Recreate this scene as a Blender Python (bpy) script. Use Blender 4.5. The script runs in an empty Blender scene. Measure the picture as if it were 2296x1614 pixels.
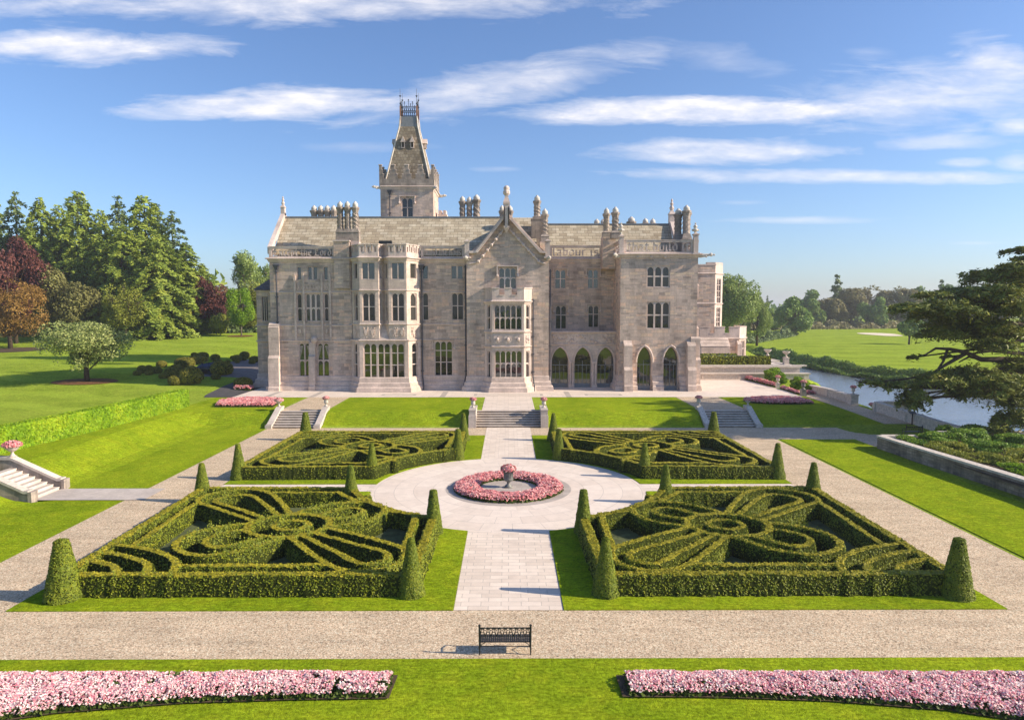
import bpy, bmesh, math, random
import numpy as np
from mathutils import Vector, Matrix
R = math.radians
rng = np.random.default_rng(7)
random.seed(7)
scene = bpy.context.scene
COL = scene.collection

# ------------------------------------------------------------------ camera
CAM_H = 11.0
PITCH = math.atan(117/1530.0)
YAW = R(0.3)
cam = bpy.data.objects.new('camera', bpy.data.cameras.new('camera'))
COL.objects.link(cam)
cam.location = (0, 0, CAM_H)
cam.rotation_euler = (R(90)-PITCH, 0, -YAW)
cam.data.sensor_width = 36
cam.data.lens = 23.99
cam.data.clip_start = 0.1
cam.data.clip_end = 6000
scene.camera = cam

# ------------------------------------------------------------------ light
SUN_EL = R(29); SUN_AZ = R(98.2)      # azimuth from +Y towards +X
sd = Vector((math.sin(SUN_AZ)*math.cos(SUN_EL), math.cos(SUN_AZ)*math.cos(SUN_EL), math.sin(SUN_EL)))
sl = bpy.data.lights.new('sun', 'SUN')
sl.energy = 5.0; sl.angle = R(0.5); sl.color = (1.0, 0.87, 0.69)
so = bpy.data.objects.new('sun', sl); COL.objects.link(so)
so.rotation_euler = sd.to_track_quat('Z', 'Y').to_euler()
scene.view_settings.view_transform = 'Standard'
scene.view_settings.look = 'None'
scene.view_settings.exposure = 0.6
scene.view_settings.gamma = 1.0
scene.view_settings.use_curve_mapping = False

# survey helper: the sight line of a point of the 2296 px wide photograph, used to measure real places
def ray(x, y):
    u = (x-1148)/1530.0; v = -(y-807)/1530.0
    d = (u, math.cos(PITCH)+v*math.sin(PITCH), -math.sin(PITCH)+v*math.cos(PITCH))
    c, s = math.cos(-YAW), math.sin(-YAW)
    return (d[0]*c-d[1]*s, d[0]*s+d[1]*c, d[2])
def G(x, y, z=0.0):
    d = ray(x, y); t = (z-CAM_H)/d[2]
    return (d[0]*t, d[1]*t)
def V(x, y, Y):
    d = ray(x, y); t = Y/d[1]
    return (d[0]*t, CAM_H+d[2]*t)

# ------------------------------------------------------------------ shader helpers
class NT:
    def __init__(s, tree): s.t = tree; s.n = tree.nodes; s.l = tree.links
    def add(s, typ, **kw):
        n = s.n.new(typ)
        for k, v in kw.items(): setattr(n, k, v)
        return n
    def lk(s, a, b): s.l.new(a, b)
    def put(s, sock, v):
        if isinstance(v, bpy.types.NodeSocket): s.lk(v, sock)
        elif v is not None: sock.default_value = v
    def math(s, op, a, b=None, c=None, clamp=False):
        n = s.add('ShaderNodeMath', operation=op, use_clamp=clamp)
        s.put(n.inputs[0], a); s.put(n.inputs[1], b); s.put(n.inputs[2], c)
        return n.outputs[0]
    def vm(s, op, a, b=None):
        n = s.add('ShaderNodeVectorMath', operation=op)
        s.put(n.inputs[0], a); s.put(n.inputs[1], b)
        return n.outputs['Value'] if op in ('DOT_PRODUCT', 'LENGTH') else n.outputs[0]
    def scale(s, a, k):
        n = s.add('ShaderNodeVectorMath', operation='MULTIPLY'); s.put(n.inputs[0], a); n.inputs[1].default_value = k
        return n.outputs[0]
    def noise(s, vec, scale, detail=3, rough=0.55, out='Fac', dist=0.0):
        n = s.add('ShaderNodeTexNoise'); s.put(n.inputs['Vector'], vec)
        n.inputs['Scale'].default_value = scale; n.inputs['Detail'].default_value = detail
        n.inputs['Roughness'].default_value = rough; n.inputs['Distortion'].default_value = dist
        return n.outputs[out]
    def voronoi(s, vec, scale, out='Distance', feature='F1'):
        n = s.add('ShaderNodeTexVoronoi', feature=feature); s.put(n.inputs['Vector'], vec)
        n.inputs['Scale'].default_value = scale
        return n.outputs[out]
    def ramp(s, fac, stops, interp='LINEAR'):
        n = s.add('ShaderNodeValToRGB'); s.put(n.inputs[0], fac)
        cr = n.color_ramp; cr.interpolation = interp
        while len(cr.elements) < len(stops): cr.elements.new(0.5)
        for e, (p, c) in zip(cr.elements, stops):
            e.position = p; e.color = (c, c, c, 1) if not hasattr(c, '__len__') else (*c, 1)
        return n.outputs[0]
    def mix(s, fac, a, b, mode='MIX'):
        n = s.add('ShaderNodeMix', data_type='RGBA', blend_type=mode)
        s.put(n.inputs[0], fac)
        for sock, v in ((n.inputs[6], a), (n.inputs[7], b)):
            s.put(sock, (*v, 1) if (not isinstance(v, bpy.types.NodeSocket) and len(v) == 3) else v)
        return n.outputs[2]
    def bump(s, h, strength=0.3, dist=0.02, normal=None):
        n = s.add('ShaderNodeBump'); s.put(n.inputs['Height'], h)
        n.inputs['Strength'].default_value = strength; n.inputs['Distance'].default_value = dist
        if normal is not None: s.lk(normal, n.inputs['Normal'])
        return n.outputs[0]
    def pos(s): return s.add('ShaderNodeNewGeometry').outputs['Position']
    def rnd(s): return s.add('ShaderNodeNewGeometry').outputs['Random Per Island']

def mat(name, rough=0.7, spec=0.3, metal=0.0, col=None):
    m = bpy.data.materials.new(name); m.use_nodes = True
    nt = NT(m.node_tree); b = m.node_tree.nodes['Principled BSDF']
    b.inputs['Roughness'].default_value = rough
    b.inputs['Specular IOR Level'].default_value = spec
    b.inputs['Metallic'].default_value = metal
    if col: b.inputs['Base Color'].default_value = (*col, 1)
    nt.b = b; nt.m = m
    return nt
def setc(nt, c): nt.put(nt.b.inputs['Base Color'], c)
def setn(nt, n): nt.lk(n, nt.b.inputs['Normal'])

MATS = {}
def wall_uv(nt):
    """u along the wall, v up the wall (up the slope for roofs), from position and true normal"""
    g = nt.add('ShaderNodeNewGeometry')
    up = nt.add('ShaderNodeCombineXYZ'); up.inputs[2].default_value = 1
    t = nt.vm('NORMALIZE', nt.vm('CROSS_PRODUCT', up.outputs[0], g.outputs['True Normal']))
    bt = nt.vm('CROSS_PRODUCT', g.outputs['True Normal'], t)
    u = nt.vm('DOT_PRODUCT', g.outputs['Position'], t)
    v = nt.vm('DOT_PRODUCT', g.outputs['Position'], bt)
    cm = nt.add('ShaderNodeCombineXYZ'); nt.put(cm.inputs[0], u); nt.put(cm.inputs[1], v)
    return cm.outputs[0]
def brick(nt, vec, w, h, mortar=0.012, off=0.5, sq=1.0, c1=0.0, c2=1.0, cm=0.5, bias=0.0, smooth=0.1):
    n = nt.add('ShaderNodeTexBrick', offset=off, squash=sq)
    nt.put(n.inputs['Vector'], vec)
    n.inputs['Color1'].default_value = (c1,)*3+(1,); n.inputs['Color2'].default_value = (c2,)*3+(1,)
    n.inputs['Mortar'].default_value = (cm,)*3+(1,)
    n.inputs['Scale'].default_value = 1; n.inputs['Mortar Size'].default_value = mortar
    n.inputs['Mortar Smooth'].default_value = smooth; n.inputs['Bias'].default_value = bias
    n.inputs['Brick Width'].default_value = w; n.inputs['Row Height'].default_value = h
    return n
def mk_grass(name, dark, light, yellow, stripes=0.0, fine=9.0):
    nt = mat(name, 0.95, 0.0); p = nt.pos()
    a = nt.noise(p, 0.22, 4); b = nt.noise(p, fine, 3, 0.7); c = nt.noise(p, fine*4.3, 2, 0.7)
    col = nt.mix(nt.ramp(a, [(0.35, 0.0), (0.65, 1.0)]), dark, light)
    col = nt.mix(nt.math('MULTIPLY', nt.ramp(nt.noise(p, 1.1, 4), [(0.45, 0.0), (0.75, 1.0)]), 0.55), col, yellow)
    sh = nt.math('ADD', nt.math('MULTIPLY', nt.ramp(b, [(0.3, 0.0), (0.7, 1.0)]), 0.55), nt.math('MULTIPLY', nt.ramp(c, [(0.3, 0.0), (0.7, 1.0)]), 0.5))
    col = nt.mix(1.0, col, nt.ramp(sh, [(0.2, 0.50), (0.82, 1.42)]), 'MULTIPLY')
    stk = nt.noise(nt.scale(p, (0.5, 2.4, 1.0)), 3.2, 5, 0.72)
    col = nt.mix(1.0, col, nt.ramp(stk, [(0.32, 0.70), (0.66, 1.22)]), 'MULTIPLY')
    if stripes:
        sx = nt.add('ShaderNodeSeparateXYZ'); nt.put(sx.inputs[0], p)
        w = nt.math('SINE', nt.math('ADD', nt.math('ADD', nt.math('MULTIPLY', sx.outputs[1], 0.62), nt.math('MULTIPLY', sx.outputs[0], 0.22)), nt.math('MULTIPLY', nt.noise(p, 0.022, 3), 22.0)))
        col = nt.mix(nt.math('MULTIPLY', nt.ramp(w, [(0.35, 0.0), (0.65, 1.0)]), stripes), col, [min(1, x*1.5) for x in light])
    setc(nt, col)
    setn(nt, nt.bump(nt.math('ADD', b, c), 0.7, 0.05))
    MATS[name] = nt.m
mk_grass('grass', (0.172, 0.250, 0.009), (0.250, 0.330, 0.013), (0.345, 0.370, 0.018))
mk_grass('terrain_grass', (0.195, 0.275, 0.024), (0.265, 0.345, 0.036), (0.325, 0.370, 0.048), stripes=0.22, fine=5.0)

def mk_gravel():
    nt = mat('gravel', 0.9, 0.2); p = nt.pos()
    vo = nt.add('ShaderNodeTexVoronoi'); nt.put(vo.inputs['Vector'], p); vo.inputs['Scale'].default_value = 24
    vr = nt.add('ShaderNodeSeparateColor'); nt.put(vr.inputs[0], vo.outputs['Color'])
    col = nt.ramp(vr.outputs[0], [(0.0, (0.257, 0.192, 0.124)), (0.14, (0.620, 0.458, 0.299)), (0.7, (0.772, 0.582, 0.390)), (1.0, (0.850, 0.757, 0.554))])
    col = nt.mix(1.0, col, nt.ramp(vo.outputs['Distance'], [(0.3, 1.0), (0.85, 0.6)]), 'MULTIPLY')
    col = nt.mix(1.0, col, nt.ramp(nt.noise(p, 7.0, 3, 0.7), [(0.3, 0.80), (0.6, 1.08)]), 'MULTIPLY')
    col = nt.mix(1.0, col, nt.ramp(nt.noise(p, 0.5, 4), [(0.3, 0.88), (0.7, 1.06)]), 'MULTIPLY')
    col = nt.mix(1.0, col, nt.ramp(nt.noise(nt.scale(p, (0.25, 1.6, 1)), 1.1, 4, 0.65), [(0.35, 0.86), (0.6, 1.04)]), 'MULTIPLY')
    col = nt.mix(nt.math('GREATER_THAN', nt.noise(p, 13.0, 2, 0.6), 0.665), col, (0.17, 0.13, 0.10))
    setc(nt, col)
    setn(nt, nt.bump(nt.math('ADD', vo.outputs['Distance'], nt.noise(p, 40, 2)), 0.35, 0.02))
    MATS['gravel'] = nt.m
mk_gravel()
def mk_paving(name, c0, c1, w, h, swap=False, polar=None):
    nt = mat(name, 0.75, 0.3); p = nt.pos()
    vec = p
    if polar:
        sx = nt.add('ShaderNodeSeparateXYZ'); nt.put(sx.inputs[0], nt.vm('SUBTRACT', p, (polar[0], polar[1], 0)))
        r = nt.math('SQRT', nt.math('ADD', nt.math('POWER', sx.outputs[0], 2), nt.math('POWER', sx.outputs[1], 2)))
        th = nt.math('ARCTAN2', sx.outputs[1], sx.outputs[0])
        cm = nt.add('ShaderNodeCombineXYZ'); nt.put(cm.inputs[0], nt.math('MULTIPLY', th, 7.64)); nt.put(cm.inputs[1], r)
        vec = cm.outputs[0]
    elif swap:
        sx = nt.add('ShaderNodeSeparateXYZ'); nt.put(sx.inputs[0], p)
        cm = nt.add('ShaderNodeCombineXYZ'); nt.put(cm.inputs[0], sx.outputs[1]); nt.put(cm.inputs[1], sx.outputs[0]); vec = cm.outputs[0]
    bk = brick(nt, vec, w, h, 0.014, 0.37, c1=0.0, c2=1.0, cm=0.5)
    col = nt.mix(bk.outputs['Color'], c0, c1)
    col = nt.mix(nt.math('MULTIPLY', bk.outputs['Fac'], 0.55), col, (0.30, 0.27, 0.24))
    col = nt.mix(1.0, col, nt.ramp(nt.noise(p, 1.6, 5, 0.65), [(0.25, 0.86), (0.75, 1.06)]), 'MULTIPLY')
    setc(nt, col); setn(nt, nt.bump(nt.math('SUBTRACT', nt.noise(p, 9, 3), bk.outputs['Fac']), 0.2, 0.01))
    MATS[name] = nt.m
mk_paving('paving', (0.670, 0.557, 0.454), (0.800, 0.680, 0.562), 0.75, 0.36)
mk_paving('paving_round', (0.700, 0.586, 0.487), (0.790, 0.675, 0.567), 1.6, 1.15, polar=(0, 41))
mk_paving('paving_terrace', (0.660, 0.557, 0.463), (0.760, 0.645, 0.543), 1.2, 0.6)
mk_paving('paving_grey', (0.40, 0.345, 0.30), (0.48, 0.42, 0.365), 0.8, 0.5)

def mk_stone(name, stops, w, h, stain=0.5, mortar=0.010, contrast=0.55, mortc=(0.30, 0.27, 0.24)):
    nt = mat(name, 0.85, 0.2); uv = wall_uv(nt); p = nt.pos()
    b1 = brick(nt, uv, w, h, mortar, 0.42, c1=0.0, c2=1.0, cm=0.5)
    jit = nt.vm('ADD', uv, (3.17, 0.0, 0))
    b2 = brick(nt, jit, w*0.71, h, mortar, 0.31)
    sw = nt.ramp(nt.noise(nt.scale(uv, (0.0, 1.0/h*0.9, 0)), 1.0, 0), [(0.5, 0.0), (0.51, 1.0)])
    fac = nt.mix(sw, b1.outputs['Color'], b2.outputs['Color'])
    mo = nt.mix(sw, b1.outputs['Fac'], b2.outputs['Fac'])
    col = nt.ramp(fac, stops)
    st = nt.noise(nt.scale(p, (1.0, 1.0, 0.35)), 0.55, 5, 0.65)
    col = nt.mix(1.0, col, nt.ramp(st, [(0.3, 1-stain*0.55), (0.7, 1.06)]), 'MULTIPLY')
    col = nt.mix(1.0, col, nt.ramp(nt.noise(p, 5.5, 4, 0.7), [(0.3, 0.84), (0.7, 1.10)]), 'MULTIPLY')
    col = nt.mix(1.0, col, nt.ramp(nt.noise(nt.scale(p, (1.1, 1.1, 0.13)), 1.0, 5, 0.7), [(0.36, 1-stain*0.30), (0.58, 1.03)]), 'MULTIPLY')
    col = nt.mix(nt.math('MULTIPLY', nt.ramp(mo, [(0.0, 0.0), (1.0, 1.0)]), contrast), col, mortc)
    setc(nt, col)
    hgt = nt.math('SUBTRACT', nt.math('MULTIPLY', nt.noise(p, 7, 4, 0.7), 0.6), nt.ramp(mo, [(0.0, 0.0), (1.0, 0.8)]))
    setn(nt, nt.bump(hgt, 0.35, 0.02))
    MATS[name] = nt.m
mk_stone('ashlar', [(0.0, (0.435, 0.342, 0.286)), (0.18, (0.552, 0.433, 0.362)), (0.5, (0.670, 0.522, 0.432)), (0.72, (0.706, 0.543, 0.443)), (0.86, (0.800, 0.548, 0.402)), (0.97, (0.800, 0.618, 0.453))], 0.95, 0.40, 0.6, 0.014, 0.6, (0.353, 0.275, 0.231))
mk_stone('dressed', [(0.0, (0.600, 0.476, 0.397)), (0.5, (0.683, 0.543, 0.458)), (1.0, (0.764, 0.607, 0.508))], 1.1, 0.45, 0.4, 0.008, 0.45)
mk_stone('trim', [(0.0, (0.642, 0.509, 0.443)), (0.6, (0.706, 0.573, 0.501)), (1.0, (0.758, 0.621, 0.536))], 1.3, 3.0, 0.45, 0.005, 0.3)
mk_stone('weathered_and_shaded', [(0.0, (0.349, 0.290, 0.248)), (0.5, (0.439, 0.365, 0.309)), (1.0, (0.517, 0.420, 0.346))], 0.7, 0.4, 0.9, 0.008, 0.4)
mk_stone('white_stone', [(0.0, (0.570, 0.486, 0.420)), (0.6, (0.627, 0.539, 0.466)), (1.0, (0.674, 0.580, 0.504))], 1.3, 3.0, 0.3, 0.006, 0.3)
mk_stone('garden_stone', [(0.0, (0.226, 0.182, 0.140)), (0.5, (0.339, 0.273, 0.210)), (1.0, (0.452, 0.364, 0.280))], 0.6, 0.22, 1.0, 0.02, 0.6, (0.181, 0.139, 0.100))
def mk_roof(name, stops, w, h, hexa=False):
    nt = mat(name, 0.85, 0.2); uv = wall_uv(nt); p = nt.pos()
    bk = brick(nt, uv, w, h, 0.022, 0.5, smooth=0.0)
    sx = nt.add('ShaderNodeSeparateXYZ'); nt.put(sx.inputs[0], uv)
    row = nt.math('FRACT', nt.math('DIVIDE', sx.outputs[1], h))
    col = nt.ramp(bk.outputs['Color'], stops)
    col = nt.mix(1.0, col, nt.ramp(nt.noise(p, 0.9, 5, 0.7), [(0.3, 0.70), (0.65, 1.08)]), 'MULTIPLY')
    col = nt.mix(nt.math('MULTIPLY', nt.ramp(nt.noise(nt.scale(p, (2.2, 0.4, 0.4)), 1.0, 4, 0.7), [(0.58, 0.0), (0.72, 1.0)]), 0.55), col, (0.15, 0.115, 0.085))
    col = nt.mix(nt.math('MULTIPLY', bk.outputs['Fac'], 0.75), col, (0.09, 0.075, 0.06))
    setc(nt, col)
    setn(nt, nt.bump(nt.math('SUBTRACT', nt.math('MULTIPLY', nt.math('SUBTRACT', 1.0, row), 0.7), bk.outputs['Fac']), 0.6, 0.05))
    MATS[name] = nt.m
mk_roof('roof_tile', [(0.0, (0.37, 0.30, 0.205)), (0.5, (0.48, 0.40, 0.28)), (1.0, (0.55, 0.475, 0.35))], 0.95, 0.50)
mk_roof('spire_tile', [(0.0, (0.21, 0.165, 0.11)), (0.5, (0.29, 0.235, 0.165)), (1.0, (0.36, 0.30, 0.22))], 0.42, 0.42)
mk_roof('slate', [(0.0, (0.13, 0.125, 0.125)), (1.0, (0.20, 0.19, 0.185))], 0.5, 0.3)

def simple(name, col, rough=0.6, spec=0.3, metal=0.0, var=0.15, sc=3.0, bump=0.0):
    nt = mat(name, rough, spec, metal); p = nt.pos()
    c = nt.mix(1.0, col, nt.ramp(nt.noise(p, sc, 4, 0.65), [(0.3, 1-var), (0.7, 1+var)]), 'MULTIPLY')
    setc(nt, c)
    if bump: setn(nt, nt.bump(nt.noise(p, sc*4, 3), bump, 0.02))
    MATS[name] = nt.m
simple('lead', (0.20, 0.21, 0.22), 0.5, 0.4)
simple('iron', (0.012, 0.014, 0.016), 0.45, 0.5)
simple('pipe', (0.06, 0.06, 0.075), 0.5, 0.5)
simple('rust_iron', (0.35, 0.17, 0.10), 0.7)
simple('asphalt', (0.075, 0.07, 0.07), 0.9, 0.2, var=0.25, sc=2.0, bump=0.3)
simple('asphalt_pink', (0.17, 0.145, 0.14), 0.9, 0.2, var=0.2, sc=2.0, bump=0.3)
simple('soil', (0.095, 0.068, 0.042), 0.95, 0.1, var=0.4, sc=2.0, bump=0.6)
simple('hedge_shade_base', (0.036, 0.044, 0.010), 0.95, 0.0, var=0.5, sc=9.0, bump=0.8)  # dark base under the leaf cards: shade of sides and gaps as colour
simple('plot_soil', (0.10, 0.115, 0.05), 0.95, 0.1, var=0.35, sc=2.5, bump=0.5)
simple('mulch', (0.17, 0.085, 0.035), 0.95, 0.1, var=0.35, sc=4.0, bump=0.7)
simple('sand', (0.72, 0.62, 0.46), 0.95, 0.1, var=0.06)
simple('car_paint', (0.016, 0.017, 0.022), 0.25, 0.6, 0.2, var=0.05)
simple('rubber', (0.015, 0.015, 0.015), 0.8)
simple('chrome', (0.5, 0.5, 0.5), 0.25, 0.5, 0.9)
simple('pot_stone', (0.60, 0.54, 0.47), 0.8, 0.2, var=0.25, sc=2.5, bump=0.3)
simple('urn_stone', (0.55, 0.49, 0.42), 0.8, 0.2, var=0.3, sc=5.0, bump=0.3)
simple('urn_lead', (0.20, 0.195, 0.175), 0.55, 0.4, 0.2, var=0.3, sc=6.0, bump=0.2)
simple('bark', (0.085, 0.062, 0.042), 0.95, 0.1, var=0.4, sc=4.0, bump=0.8)
simple('bark_grey', (0.17, 0.145, 0.11), 0.95, 0.1, var=0.35, sc=4.0, bump=0.8)
simple('dark_room', (0.012, 0.011, 0.010), 0.9, 0.1)
simple('curtain', (0.34, 0.30, 0.24), 0.9, 0.1, var=0.3, sc=3.0)
simple('roof_glass', (0.035, 0.05, 0.10), 0.12, 0.6)
simple('cloth_white', (0.75, 0.74, 0.72), 0.8)

def mk_glass(name, leaded=False, tint=(0.018, 0.018, 0.016), refl=0.30):
    m = bpy.data.materials.new(name); m.use_nodes = True
    nt = NT(m.node_tree); nt.n.clear()
    out = nt.add('ShaderNodeOutputMaterial')
    d = nt.add('ShaderNodeBsdfDiffuse'); g = nt.add('ShaderNodeBsdfGlossy')
    g.inputs['Roughness'].default_value = 0.02; g.inputs['Color'].default_value = (0.9, 0.93, 0.95, 1)
    p = nt.pos()
    wob = nt.bump(nt.noise(p, 0.9, 2), 0.12, 0.05)
    nt.lk(wob, g.inputs['Normal'])
    oi = nt.add('ShaderNodeObjectInfo').outputs['Random']
    col = nt.mix(nt.noise(p, 0.8, 3), [c*0.4 for c in tint], [c*1.6 for c in tint])
    col = nt.mix(nt.math('MULTIPLY', nt.ramp(nt.math('ADD', oi, nt.math('MULTIPLY', nt.noise(p, 0.55, 2), 0.6)), [(0.55, 0.0), (1.1, 1.0)]), 0.8), col, (0.05, 0.045, 0.037))
    mx = nt.add('ShaderNodeMixShader'); fac = nt.add('ShaderNodeFresnel'); fac.inputs[0].default_value = 1.9
    f2 = nt.math('ADD', nt.math('MULTIPLY', fac.outputs[0], 0.8), refl, clamp=True)
    if leaded:
        uv = wall_uv(nt); sx = nt.add('ShaderNodeSeparateXYZ'); nt.put(sx.inputs[0], uv)
        k = 5.2
        a = nt.math('ABSOLUTE', nt.math('SUBTRACT', nt.math('FRACT', nt.math('MULTIPLY', nt.math('ADD', sx.outputs[0], nt.math('MULTIPLY', sx.outputs[1], 0.7)), k)), 0.5))
        b = nt.math('ABSOLUTE', nt.math('SUBTRACT', nt.math('FRACT', nt.math('MULTIPLY', nt.math('SUBTRACT', sx.outputs[0], nt.math('MULTIPLY', sx.outputs[1], 0.7)), k)), 0.5))
        ln = nt.math('GREATER_THAN', nt.math('MAXIMUM', a, b), 0.40)
        col = nt.mix(ln, col, (0.085, 0.08, 0.075))
        f2 = nt.math('MULTIPLY', f2, nt.math('SUBTRACT', 1.0, nt.math('MULTIPLY', ln, 0.9)))
    nt.put(d.inputs['Color'], col); nt.put(mx.inputs[0], f2)
    nt.lk(d.outputs[0], mx.inputs[1]); nt.lk(g.outputs[0], mx.inputs[2]); nt.lk(mx.outputs[0], out.inputs[0])
    MATS[name] = m
mk_glass('glass', refl=0.05); mk_glass('leaded', True, (0.015, 0.015, 0.015), 0.0)

def mk_water():
    nt = mat('water', 0.12, 0.6); p = nt.pos()
    setc(nt, (0.13, 0.145, 0.19, 1))
    nt.b.inputs['IOR'].default_value = 2.0
    w = nt.math('ADD', nt.noise(nt.scale(p, (0.5, 1.6, 1)), 1.4, 4, 0.6), nt.math('MULTIPLY', nt.noise(p, 0.12, 2), 1.5))
    setn(nt, nt.bump(w, 0.35, 0.12))
    MATS['water'] = nt.m
mk_water()

def mk_leaf(name, stops, trans=0.25, rough=0.55, clump=0.4, nscale=0.6, clo=0.72):
    m = bpy.data.materials.new(name); m.use_nodes = True
    nt = NT(m.node_tree); b = m.node_tree.nodes['Principled BSDF']
    b.inputs['Roughness'].default_value = rough; b.inputs['Specular IOR Level'].default_value = 0.2
    p = nt.pos()
    f = nt.math('ADD', nt.math('MULTIPLY', nt.rnd(), 1-clump), nt.math('MULTIPLY', nt.ramp(nt.noise(p, nscale, 3), [(0.3, 0.0), (0.7, 1.0)]), clump))
    col = nt.ramp(f, stops)
    col = nt.mix(1.0, col, nt.ramp(nt.noise(p, nscale*7, 3, 0.7), [(0.3, clo), (0.7, 1.2)]), 'MULTIPLY')
    nt.put(b.inputs['Base Color'], col)
    if trans:
        t = nt.add('ShaderNodeBsdfTranslucent'); nt.put(t.inputs['Color'], col)
        mx = nt.add('ShaderNodeMixShader'); mx.inputs[0].default_value = trans
        out = [n for n in nt.n if n.type == 'OUTPUT_MATERIAL'][0]
        nt.lk(b.outputs[0], mx.inputs[1]); nt.lk(t.outputs[0], mx.inputs[2]); nt.lk(mx.outputs[0], out.inputs[0])
    MATS[name] = m
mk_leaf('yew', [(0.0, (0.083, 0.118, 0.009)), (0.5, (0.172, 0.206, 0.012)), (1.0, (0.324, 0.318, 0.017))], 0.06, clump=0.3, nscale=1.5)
mk_leaf('yew_sunlit_top', [(0.0, (0.17, 0.175, 0.014)), (0.45, (0.30, 0.27, 0.018)), (1.0, (0.47, 0.39, 0.025))], 0.0, clump=0.55, nscale=5.0)  # hedge tops yellower: new growth, plus the sunlit contrast put into the colour
mk_leaf('yew_cone', [(0.0, (0.086, 0.123, 0.013)), (0.5, (0.172, 0.221, 0.019)), (1.0, (0.319, 0.325, 0.023))], 0.15, clump=0.3, nscale=1.5)
mk_leaf('yew_ball', [(0.0, (0.091, 0.102, 0.020)), (0.5, (0.206, 0.191, 0.024)), (1.0, (0.347, 0.273, 0.026))], 0.1, clump=0.5, nscale=0.35)
mk_leaf('beech_hedge', [(0.0, (0.119, 0.238, 0.011)), (0.5, (0.264, 0.431, 0.013)), (1.0, (0.501, 0.570, 0.028))], 0.3, clump=0.4, nscale=0.5)
mk_leaf('conifer', [(0.0, (0.144, 0.208, 0.043)), (0.5, (0.272, 0.348, 0.050)), (1.0, (0.479, 0.513, 0.082))], 0.2, clump=0.5, nscale=0.3)
mk_leaf('conifer_dark', [(0.0, (0.090, 0.130, 0.051)), (0.5, (0.158, 0.219, 0.071)), (1.0, (0.270, 0.319, 0.095))], 0.15, clump=0.5, nscale=0.3)
mk_leaf('copper', [(0.0, (0.058, 0.020, 0.023)), (0.5, (0.123, 0.042, 0.036)), (1.0, (0.215, 0.075, 0.050))], 0.2, clump=0.5, nscale=0.3)
mk_leaf('bronze', [(0.0, (0.175, 0.094, 0.025)), (0.5, (0.300, 0.169, 0.040)), (1.0, (0.413, 0.250, 0.062))], 0.25, clump=0.5, nscale=0.4)
mk_leaf('olive', [(0.0, (0.113, 0.107, 0.034)), (0.5, (0.199, 0.193, 0.061)), (1.0, (0.310, 0.293, 0.095))], 0.2, clump=0.5, nscale=0.3)
mk_leaf('yellow_green', [(0.0, (0.156, 0.186, 0.024)), (0.5, (0.276, 0.300, 0.042)), (1.0, (0.408, 0.396, 0.072))], 0.3, clump=0.4, nscale=0.4)
mk_leaf('pale_leaf', [(0.0, (0.124, 0.176, 0.044)), (0.5, (0.278, 0.329, 0.095)), (0.8, (0.483, 0.512, 0.176)), (1.0, (0.761, 0.747, 0.351))], 0.25, clump=0.3, nscale=0.7)
mk_leaf('bright_leaf', [(0.0, (0.11, 0.20, 0.01)), (0.5, (0.20, 0.34, 0.015)), (1.0, (0.31, 0.43, 0.03))], 0.35, clump=0.4, nscale=0.5)
mk_leaf('mid_green', [(0.0, (0.096, 0.163, 0.035)), (0.5, (0.192, 0.298, 0.061)), (1.0, (0.346, 0.442, 0.096))], 0.25, clump=0.5, nscale=0.15)
mk_leaf('willow', [(0.0, (0.129, 0.184, 0.041)), (0.5, (0.256, 0.339, 0.083)), (1.0, (0.440, 0.514, 0.151))], 0.3, clump=0.4, nscale=0.2)
mk_leaf('brown_green', [(0.0, (0.169, 0.147, 0.070)), (0.5, (0.277, 0.249, 0.110)), (1.0, (0.396, 0.356, 0.158))], 0.25, clump=0.5, nscale=0.15)
mk_leaf('cedar', [(0.0, (0.080, 0.111, 0.026)), (0.5, (0.181, 0.208, 0.031)), (1.0, (0.399, 0.384, 0.054))], 0.15, clump=0.5, nscale=0.6)
mk_leaf('shrub', [(0.0, (0.088, 0.166, 0.023)), (0.5, (0.194, 0.322, 0.035)), (1.0, (0.409, 0.526, 0.078))], 0.25, clump=0.5, nscale=0.8)
mk_leaf('pink', [(0.0, (0.55, 0.11, 0.14)), (0.3, (0.76, 0.26, 0.27)), (0.65, (0.86, 0.45, 0.42)), (0.9, (0.88, 0.64, 0.56)), (1.0, (0.89, 0.80, 0.70))], 0.2, clump=0.2, nscale=1.5, clo=0.8)
mk_leaf('pink_pale', [(0.0, (0.58, 0.12, 0.20)), (0.16, (0.78, 0.27, 0.34)), (0.42, (0.87, 0.50, 0.50)), (0.65, (0.89, 0.73, 0.67)), (1.0, (0.92, 0.88, 0.82))], 0.2, clump=0.18, nscale=1.3, clo=0.9)
mk_leaf('flower_leaf', [(0.0, (0.04, 0.07, 0.012)), (1.0, (0.13, 0.18, 0.03))], 0.2)
mk_leaf('reed', [(0.0, (0.089, 0.160, 0.032)), (0.5, (0.177, 0.275, 0.053)), (1.0, (0.337, 0.398, 0.089))], 0.25, clump=0.5, nscale=0.2)

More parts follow.
